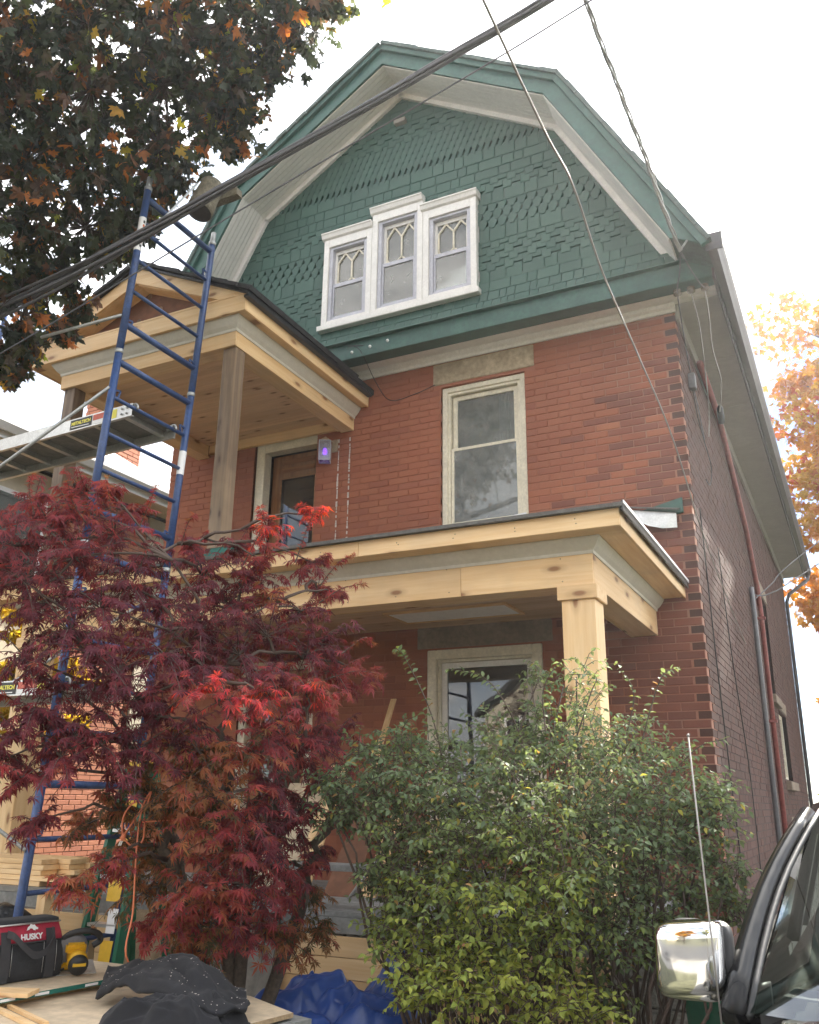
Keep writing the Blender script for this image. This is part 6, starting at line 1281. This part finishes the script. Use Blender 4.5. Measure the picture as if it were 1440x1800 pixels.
for k, (a, b, w) in enumerate((((-2.47, -4.36, .7255), (-2.05, -4.52, .7255), .026), ((-2.44, -4.31, .7255), (-2.05, -4.46, .7255), .02))):
    a, b = Vector(a), Vector(b); tag(MB().beam(a+Vector((0, 0, .008)), b+Vector((0, 0, .008)), w, .014).build('wood_strip', MT['pine_x']), ('orange brown wood strip along the front edge of the front plywood', 'second wood strip just behind, on the front plywood')[k], 'strip', 'wood strips on the front plywood')
tag(MB().prism([(-2.66, -4.42, .7685), (-2.36, -4.29, .7685), (-2.41, -4.18, .7685), (-2.74, -4.33, .7685)], (0, 0, .018)).build('offcut', MT['pine_x']), 'small pale pine offcut overhanging the left end of the rear sheet', 'offcut')

# tool bag
bg_ = thing('tool_bag', 'black and red canvas tool bag with white lettering on the rear plywood sheet', 'bag', (-2.80, -4.05, .769)); TB = Vector((-2.78, -4.03, .7695))
ux = Vector((.075, .40, 0)).normalized(); uy = Vector((ux.y, -ux.x, 0)); uz = Vector((0, 0, 1))   # ux along the long face, uy towards the camera
def bp(a, b, c): return TB+ux*a+uy*b+uz*c
def bag_ring(z, hx, hy, r): 
    o = []
    for (sx, sy) in ((1, 1), (-1, 1), (-1, -1), (1, -1)):
        for k in range(5):
            a = {(1, 1): 0, (-1, 1): 90, (-1, -1): 180, (1, -1): 270}[(sx, sy)]+k*22.5; o.append(bp(sx*(hx-r)+r*math.cos(R(a)), sy*(hy-r)+r*math.sin(R(a)), z))
    return o
m_ = MB(); m_.sm = True; m_.loft([bag_ring(.0, .205, .10, .03), bag_ring(.012, .215, .11, .03), bag_ring(.07, .22, .114, .03), bag_ring(.165, .212, .105, .03)]); m_.build('body', MT['bagblack'], bg_)
m_ = MB(); m_.sm = True; m_.loft([bag_ring(.166, .2115, .1045, .03), bag_ring(.20, .205, .094, .03), bag_ring(.245, .195, .075, .03)]); rdp = m_.build('red_panel', MT['bagred'], bg_)
m_ = MB(); m_.sm = True; m_.loft([bag_ring(.2455, .197, .077, .03), bag_ring(.262, .197, .070, .03), bag_ring(.268, .18, .05, .03)]); m_.build('top_frame', MT['bagblack'], bg_)
MB().tube([bp(-.19, .078, .2475), bp(0, .081, .2475), bp(.19, .078, .2475)], .0042, 6).build('piping', MT['alum'], bg_)
MB().tube([bp(-.212, .107, .166), bp(0, .109, .166), bp(.212, .107, .166)], .0045, 6).build('piping', MT['strap'], bg_)
nrm_ = (uy*.96+uz*.28).normalized(); upv = (uz*.96-uy*.28).normalized()
for a in (-.105, .128):
    stp = MB(); path = [(.222, .0925), (.17, .110), (.10, .1195), (.03, .1195), (.004, .115)]
    for (z0, y0), (z1, y1) in zip(path[:-1], path[1:]): stp.prism([bp(a-.024, y0+.001, z0), bp(a+.024, y0+.001, z0), bp(a+.024, y1+.001, z1), bp(a-.024, y1+.001, z1)], uy*.003)
    so_ = stp.build('strap', MT['strap'], bg_)
    for q in (-.034, .034): MB().tube([bp(a+q, .111, .165), bp(a+q, .1195, .10), bp(a+q, .1195, .03)], .0012, 4).build('stitching', MT['alum'], so_)
hd = MB(); hp_ = [bp(-.105, .112, .215), bp(-.090, .150, .205), bp(-.045, .165, .16), bp(.015, .165, .118), bp(.075, .165, .13), bp(.115, .150, .18), bp(.128, .112, .215)]
HP = curve3(hp_, 5)
hd.loft([[p+uz*.016, p+uy*.005+uz*.016, p+uy*.005-uz*.016, p-uz*.016] for p in HP]); hd.build('handle', MT['strap'], bg_)
bx_l = place_text('HUSKY', .036, MT['ink'], rdp, bp(.030, .1005, .190), ux, upv, bold=.0014, sx=1.0)
dog = [(-.030, -.010), (-.022, .012), (-.012, .018), (-.008, .032), (.004, .022), (.014, .024), (.022, .010), (.034, .002), (.032, -.008), (.016, -.006), (.020, -.014), (.008, -.010), (.002, .000), (-.010, .002), (-.016, -.006)]
MB().prism([bp(.030, .0935, .226)+ux*(x*.95)+upv*(y*.72) for x, y in dog], nrm_*.0012).build('emblem', MT['ink'], rdp)

# circular saw lying on its side
cs = thing('circular_saw', 'yellow circular saw with black handle lying beside the tool bag', 'saw', (-2.58, -3.70, .769)); SA = Vector((-2.585, -3.72, .7695))
fx = Vector((.62, -.42, -.30)).normalized(); sx_ = Vector((.55, .83, 0)).normalized(); ux2 = fx.cross(sx_).normalized(); ux2 = ux2 if ux2.z > 0 else -ux2
c0 = SA+Vector((0, 0, .10))
MB().lathe(c0+fx*.005, fx, [(.052, 0), (.052, .05), (.056, .055), (.056, .085), (.050, .09)], 20).build('motor', MT['yellow'], cs); MB().lathe(c0+fx*.095, fx, [(.052, 0), (.055, .012), (.050, .034), (.030, .042)], 20).build('end_cap', MT['black'], cs)
MB().obox(c0+fx*.118+ux2*.015, fx*.022, sx_*.035, ux2*.008).build('badge', MT['ladyellow'], cs)
MB().lathe(c0-fx*.035-sx_*.03+ux2*.02, fx, [(.088, 0), (.094, .006), (.094, .032), (.080, .040)], 26).build('blade_guard', MT['greyplastic'], cs); MB().lathe(c0-fx*.022-sx_*.03+ux2*.02, fx, [(.082, 0), (.082, .002)], 26).build('blade', MT['alum'], cs)
MB().obox(c0+fx*.005+ux2*.045-sx_*.01, fx*.035, sx_*.055, ux2*.028).build('gear_housing', MT['yellow'], cs, .012); MB().obox(c0-fx*.005-ux2*.06+sx_*.0, fx*.03, sx_*.07, ux2*.018).build('gear_housing', MT['yellow'], cs, .008)
hd = MB(); HP = curve3([c0-sx_*.10+ux2*.06-fx*.02, c0-sx_*.05+ux2*.115-fx*.01, c0+sx_*.03+ux2*.135, c0+sx_*.10+ux2*.115, c0+sx_*.12+ux2*.075, c0+sx_*.085+ux2*.045], 6); hd.tube(HP, .0175, 10); hd.build('handle', MT['black'], cs)
MB().obox(c0-ux2*.085-fx*.01, fx*.07, sx_*.12, ux2*.0025).build('shoe_plate', MT['alum'], cs, .002); MB().tube(curve3([c0-sx_*.06-ux2*.05+fx*.05, c0-sx_*.09-ux2*.07+fx*.04, SA+Vector((-.10, -.02, .012)), SA+Vector((-.16, .06, .010))], 5), .005, 6).build('cord', MT['black'], cs)

cs.scale = (.88, .88, .88); cs.location = (-2.615, -3.76, .769)
# cloth like heaps
def heap(name, label, cat, mat, cx, cy, z0, rx, ry, hfun, n=70, rot=0.0, th=.01, par=None):
    V = []; b = MB(); b.sm = True
    for i in range(n+1):
        for k in range(n+1):
            a, c = (i/n*2-1), (k/n*2-1); q = max(abs(a), abs(c)); rr_ = q if q > 0 else 0; L_ = math.hypot(a, c) or 1; a2, c2 = a/L_*q, c/L_*q
            h, ox, oy, = hfun(a2, c2, q, math.atan2(c, a)); x, y = a2*rx+ox, c2*ry+oy; V.append((cx+x*math.cos(rot)-y*math.sin(rot), cy+x*math.sin(rot)+y*math.cos(rot), z0+max(.002, h)))
    F_ = [[i*(n+1)+k, (i+1)*(n+1)+k, (i+1)*(n+1)+k+1, i*(n+1)+k+1] for i in range(n) for k in range(n)]
    bb = MB(); bb.sm = True; bb.add(V, F_); o = bb.build(name, mat, par)
    md = o.modifiers.new('thickness', 'SOLIDIFY'); md.thickness = th; md.offset = 1
    if cat: tag(o, label, cat)
    return o
from mathutils import noise as mnoise
def fold(x, y, s, seed): return mnoise.noise(Vector((x*s, y*s, seed)))
def rid(x, y, s, seed): return 1-abs(fold(x, y, s, seed))*2
jk = thing('jacket', 'crumpled black fleece jacket with sawdust lying on the front plywood sheet', 'jacket', (-1.78, -4.10, .726))
def jbody(a, c, q, th):
    n1 = mnoise.noise(Vector((a*1.3, c*1.3, 2.2))); f = math.sin(5.0*th+3.2*n1+1.0)*.5+.5*math.sin(9*th-2.5*n1)
    h = (1-q**5)*(.052+.03*n1+.040*rid(a+.5*c+.3*n1, c-.4*a, 1.7, 9.1)+.026*rid(a-.6*c, c+.5*a+.4*n1, 2.9, 3.7)+.012*rid(a, c, 5.5, 1.7))+.022*q*(1-q**3)*f+.003*fold(a, c, 11, 4)
    if q > .93: h -= (q-.93)*.25
    return h, .02*fold(a, c, 2, 3)*q+.030*q*f*math.cos(th), .02*fold(a, c, 2, 6)*q+.030*q*f*math.sin(th)
heap('folded_body', '', None, MT['cloth'], -1.60, -4.24, .7265, .29, .21, jbody, 90, .62, .010, jk)
GR = [[(-2.30, -3.88, .80), (-2.02, -3.93, .87), (-1.80, -3.95, .915), (-1.64, -3.94, .875), (-1.53, -3.85, .77)], [(-2.21, -4.01, .77), (-1.97, -4.03, .86), (-1.70, -4.09, .875), (-1.52, -4.10, .845), (-1.42, -3.97, .78)], [(-2.16, -4.08, .735), (-1.97, -4.12, .81), (-1.62, -4.23, .815), (-1.44, -4.24, .815), (-1.34, -4.08, .77)]]
CR = [curve3(r_, 16) for r_ in GR]; V = []; nc = len(CR[0]); nr = 28
for i in range(nr+1):
    t = i/nr
    for k in range(nc):
        a, b_, c_ = CR[0][k], CR[1][k], CR[2][k]; p = a*(1-t)*(1-t)+b_*2*t*(1-t)+c_*t*t
        x, y = k/nc*4.2, t*1.6; h = .026*(1-abs(mnoise.noise(Vector((x*.8+y*.5, y*.9, 3.3))))*2.4)+.018*(1-abs(mnoise.noise(Vector((x*1.5-y, y*1.4, 8))))*2.2)+.006*mnoise.noise(Vector((x*5, y*5, 1)))
        if t > .88: h -= (t-.88)*.14
        V.append(p+Vector((.012*mnoise.noise(Vector((x*2, y*2, 4))), .014*mnoise.noise(Vector((x*2, y*2, 6))), h)))
b = MB(); b.sm = True; b.add(V, [[i*nc+k, i*nc+k+1, (i+1)*nc+k+1, (i+1)*nc+k] for i in range(nr) for k in range(nc-1)]); fo = b.build('front_panel', MT['cloth'], jk)
md = fo.modifiers.new('thickness', 'SOLIDIFY'); md.thickness = .014; md.offset = 0
dm = MB(); random.seed(2)
tp_ = [o for o in bpy.data.objects if o.name.startswith('front_panel')][0]; vs_ = [worg(tp_)+v.co for v in tp_.data.vertices]
for k in range(120):
    p = random.choice(vs_); r_ = random.uniform(.0006, .0017); q = p+Vector((0, 0, .009)); dm.obox(q, Vector((random.uniform(-1, 1), random.uniform(-1, 1), 0)).normalized()*r_*1.8, Vector((0, 0, .7))*r_, Vector((.6, .6, 0))*r_)
dm.build('sawdust', MT['efflor'], jk, kind='stuff')
TR = random.Random(15); CRE = [(TR.uniform(0, math.pi), TR.uniform(-.9, .9), TR.uniform(.015, .050)*TR.choice((1, 1, -1)), TR.uniform(.07, .34)) for _ in range(60)]
def th_(a, c, q, t):
    h = .25+.34*math.exp(-((a-.60)**2*14+(c-.25)**2*7))+.10*math.exp(-((a+.1)**2*9+(c-.1)**2*8))
    for an, off, am, wd in CRE:
        d = a*math.cos(an)+c*math.sin(an)-off+.06*fold(a, c, 2.5, an); h += am*(math.sqrt(max(0, 1-abs(d)/wd)**2+.05)-.22)
    h += .012*fold(a, c, 11, 2.2); h *= max(0, 1-q**5)
    return h, .07*fold(a, c, 2.2, 4)*q, .07*fold(a, c, 2.2, 9)*q
tarp = heap('tarpaulin', 'crumpled blue plastic tarpaulin on the ground between the maple and the shrub', 'tarpaulin', MT['tarp'], -1.62, -2.86, .30, .62, .45, th_, 110, .35, .003)
# the tarp lies over a pile of boards
lp_ = thing('lumber_pile', 'pile of pale pine boards under the blue tarpaulin', 'lumber', (-1.65, -2.75, 0), 'lumber piles')
for k in range(4):
    for j in range(4): bx('board', MT['pine_x'], lp_, -2.2+random.uniform(-.05, .05), -1.1+random.uniform(-.05, .05), -3.05+j*.145, -2.91+j*.145, .01+k*.07, .073+k*.07, .003)

# ------------------------------------------------------------------ things around the porch, behind the plants
ld = thing('step_ladder', 'green fibreglass step ladder with yellow labels behind the red maple', 'ladder', (-3.40, -2.72, 0))
for s, xa, xb in ((-1, -3.60, -3.48), (1, -3.20, -3.30)):
    MB().beam((xa, -2.92, 0), (xb, -2.62, 1.80), .075, .028, (1, 0, 0)).build('rail', MT['ladgreen'], ld); MB().beam((xa-.02*s, -2.25, 0), (xb, -2.56, 1.78), .05, .025, (1, 0, 0)).build('rail', MT['ladgreen'], ld)
for k in range(6):
    z = .28+k*.28; t = z/1.8; MB().beam((-3.60+.12*t+.03, -2.92+.30*t, z), (-3.20-.10*t-.03, -2.92+.30*t, z), .08, .02).build('step', MT['alum'], ld)
MB().box(-3.50, -3.28, -2.66, -2.52, 1.80, 1.84).build('top_cap', MT['ladyellow'], ld, .008)
for z, m_, w in ((.62, 'ladyellow', .10), (.80, 'ink', .08), (.98, 'ladyellow', .12), (1.22, 'ladyellow', .06), (1.45, 'ladyellow', .10)): MB().prism([(-3.225-.1*z/1.8-w, -2.96+.3*z/1.8, z), (-3.225-.1*z/1.8-.01, -2.96+.3*z/1.8, z), (-3.228-.1*(z+.14)/1.8, -2.96+.3*(z+.14)/1.8, z+.14), (-3.228-.1*(z+.14)/1.8-w, -2.96+.3*(z+.14)/1.8, z+.14)], (0, .004, 0)).build('label', MT[m_], ld)
lp2 = thing('lumber_pile', 'stack of short pine boards behind the tool bag at the left edge', 'lumber', (-4.1, -2.8, 1.06), 'lumber piles'); random.seed(4)
for k in range(5):
    for j in range(3): bx('board', MT['pine_x'], lp2, -4.62+random.uniform(-.1, .08), -3.66+random.uniform(-.12, .06), -3.02+j*.14, -2.885+j*.14, 1.062+k*.032, 1.092+k*.032, .002)
wb = thing('work_bench', 'rough plywood bench carrying the short board stack', 'bench', (-4.1, -2.8, 0)); bx('top', MT['plydark'], wb, -4.8, -3.62, -3.08, -2.58, 1.03, 1.06)
for x in (-4.75, -3.70):
    for y in (-3.04, -2.64): bx('leg', MT['pine_z'], wb, x-.02, x+.05, y-.02, y+.05, 0, 1.029)
def bag(cx, cy, z0, r, label, seed):
    b = MB(); b.sm = True; n, m = 16, 24; V = []
    for i in range(n+1):
        la = -math.pi/2+math.pi*i/n
        for k in range(m):
            lo = 2*math.pi*k/m; d = Vector((math.cos(la)*math.cos(lo), math.cos(la)*math.sin(lo), math.sin(la))); q = r*(1+.28*mnoise.noise(d*2.2+Vector((seed, 0, 0)))+.10*abs(mnoise.noise(d*6+Vector((seed, 3, 0)))))
            V.append((cx+d.x*q, cy+d.y*q*.8, max(z0, z0+r*.7+d.z*q*.8)))
    b.add(V, [[i*m+k, i*m+(k+1) % m, (i+1)*m+(k+1) % m, (i+1)*m+k] for i in range(n) for k in range(m)]); tag(b.build('rubbish_bag', MT['plasticbag']), label, 'bag', 'black rubbish bags behind the tools')
pb = thing('pallet', 'low stack of old pallets under the rubbish bags', 'pallet', (-3.9, -3.35, 0))
for k in range(7): bx('slat', MT['greyplank'], pb, -4.45+k*.15, -4.33+k*.15, -3.7, -3.12, .62, .64)
for y in (-3.68, -3.42, -3.16): bx('bearer', MT['greyplank'], pb, -4.45, -3.42, y, y+.04, .0, .619)
bag(-4.05, -3.42, .641, .24, 'black rubbish bag left of the blue scaffold post', 1.0); bag(-3.72, -3.30, .641, .22, 'black rubbish bag right of the blue scaffold post', 5.0)
bu = thing('bucket', 'dirty white plastic bucket at the left edge behind the tool bag', 'bucket', (-3.72, -3.72, .0)); MB().lathe((-3.72, -3.72, .60), (0, 0, 1), [(.12, 0), (.145, .30), (.155, .30), (.155, .33), (.14, .33), (.115, .02)], 24).build('body', MT['bucket'], bu); MB().tube(curve3([(-3.58, -3.79, .92), (-3.62, -3.92, .80), (-3.78, -3.90, .76), (-3.86, -3.70, .92)], 6), .004, 6).build('handle', MT['galv'], bu)
cr_ = thing('crate', 'upturned plywood crate under the white bucket', 'crate', (-3.72, -3.72, 0)); bx('box', MT['plydark'], cr_, -3.95, -3.50, -3.95, -3.50, .0, .58); bx('lid', MT['ply'], cr_, -3.97, -3.48, -3.97, -3.48, .581, .599)
for k, (x, y, t_, lab) in enumerate(((-3.42, -2.34, 0, 'brown plywood panel leaning on the porch skirt behind the saw'), (-2.80, -2.30, .03, 'second brown plywood panel leaning on the porch skirt, further right'))):
    tag(MB().prism([(x-.30, y, .0), (x+.28, y, .0), (x+.28, y+.16, .86+t_), (x-.30, y+.16, .86+t_)], (0, .014, 0)).build('leaning_board', MT['plydark'] if k else MT['plyedge']), lab, 'panel', 'brown panels leaning on the porch')
# long boards leaning inside the porch
for k, (x, y0, y1, zt_, w, mt_, lab) in enumerate(((-2.80, -.95, -.10, 2.50, .05, 'pine_z', 'tall narrow pine board leaning on the brick left of the big window'), (-2.62, -1.25, -.75, 1.62, .24, 'plyred', 'red brown door panel leaning inside the porch'), (-2.40, -1.18, -.70, 1.55, .13, 'pine_z', 'pale pine board leaning inside the porch beside the red panel'), (-2.22, -1.22, -.68, 1.50, .14, 'plyred', 'narrow dark red board leaning inside the porch'), (-2.04, -1.2, -.7, 1.48, .11, 'pine_z', 'pale pine board leaning inside the porch near the shrub'), (-3.05, -1.1, -.6, 1.9, .16, 'pine_z', 'wide pine board leaning inside the porch behind the maple'), (-3.40, -1.1, -.5, 1.75, .42, 'ply', 'pale plywood offcut leaning inside the porch behind the maple'))):
    tag(MB().prism([(x-w/2, y0, .926), (x+w/2, y0, .926), (x+w/2+.03, y1, zt_), (x-w/2+.03, y1, zt_)], (0, .022, 0)).build('leaning_board', MT[mt_]), lab, 'board', 'boards leaning inside the porch')
tag(MB().tube([(-2.42, -1.42, .93), (-2.16, -1.10, 1.42)], .012, 8).build('pipe', MT['galv']), 'thin grey pipe leaning against the boards in the porch', 'pipe')
bn = thing('plank_bench', 'grey weathered plank bench standing on the porch edge', 'bench', (-2.0, -1.98, .926)); bx('seat', MT['greyplank'], bn, -3.1, -1.05, -2.05, -1.86, 1.165, 1.205, .004)
for x in (-3.0, -1.25): bx('leg', MT['greyplank'], bn, x, x+.045, -2.03, -1.88, .926, 1.164)
# orange cord looped over a branch of the maple
cd = thing('extension_cord', 'orange extension cord looped over a maple branch with its plug hanging', 'cord', (-1.78, -4.34, 1.4))
PT_ = [(-2.02, -4.02, .775), (-1.85, -4.20, .80), (-1.745, -4.36, .97), (-1.76, -4.345, 1.16), (-1.775, -4.345, 1.42), (-1.775, -4.335, 1.56), (-1.752, -4.315, 1.63), (-1.762, -4.33, 1.54), (-1.757, -4.33, 1.44), (-1.785, -4.35, 1.405), (-1.825, -4.38, 1.45), (-1.832, -4.38, 1.53), (-1.80, -4.36, 1.585), (-1.77, -4.34, 1.57), (-1.80, -4.36, 1.50), (-1.823, -4.375, 1.455)]
PT_ = [tuple(CAM_LOC.lerp(Vector(p), 1.15)) if i > 1 else p for i, p in enumerate(PT_)]; PT_[0] = (-2.35, -3.2, .6); PT_[1] = (-2.2, -3.5, .70)
fix = lambda p: CAM_LOC.lerp(Vector(p), 1.15)
MB().tube(curve3(PT_, 7), .0045, 7).build('cord', MT['orange'], cd); pg = MB(); pg.lathe(fix((-1.820, -4.375, 1.462)), (-.35, -.1, -1), [(.006, 0), (.011, .012), (.014, .03), (.012, .034)], 10); pg.build('plug', MT['orange'], cd)
for q in (-.005, .005): MB().beam(fix((-1.832+q, -4.379, 1.428)), fix((-1.838+q, -4.381, 1.410)), .002, .006).build('prong', MT['alum'], cd)
MB().tube(curve3([fix(p) for p in ((-1.77, -4.335, 1.505), (-1.70, -4.29, 1.512), (-1.58, -4.2, 1.525), (-1.45, -4.05, 1.56))], 6), .004, 6).build('cord', MT['orange'], cd)
# recycling bin and white bag beyond the mirror
bi = thing('recycling_bin', 'green plastic bin standing at the corner of the house behind the chrome mirror', 'bin', (.10, -1.2, 0)); b = MB(); b.loft([[(x*.17+.10, y*.17-1.2, 0) for x, y in ((-1, -1), (1, -1), (1, 1), (-1, 1))], [(x*.22+.10, y*.22-1.2, .66) for x, y in ((-1, -1), (1, -1), (1, 1), (-1, 1))]]); b.build('body', MT['bin'], bi, .02)
MB().loft([[(x*.235+.10, y*.235-1.2, .661) for x, y in ((-1, -1), (1, -1), (1, 1), (-1, 1))], [(x*.235+.10, y*.235-1.2, .69) for x, y in ((-1, -1), (1, -1), (1, 1), (-1, 1))], [(x*.15+.10, y*.15-1.2, .72) for x, y in ((-1, -1), (1, -1), (1, 1), (-1, 1))]]).build('lid', MT['bin'], bi)

# ------------------------------------------------------------------ thin scattering volume, added to stand in for lens glare
hz = NT('thin_glare_volume'); pv = hz.n('ShaderNodeVolumePrincipled'); pv.inputs['Color'].default_value = (.95, .97, 1.0, 1); pv.inputs['Density'].default_value = 0.0013; pv.inputs['Anisotropy'].default_value = 0.6
hz.l(pv.outputs[0], hz.out.inputs['Volume'])
hb = MB().box(-115, 115, -115, 115, -1.0, 21.0).build('glare_volume', hz.m, kind='stuff')
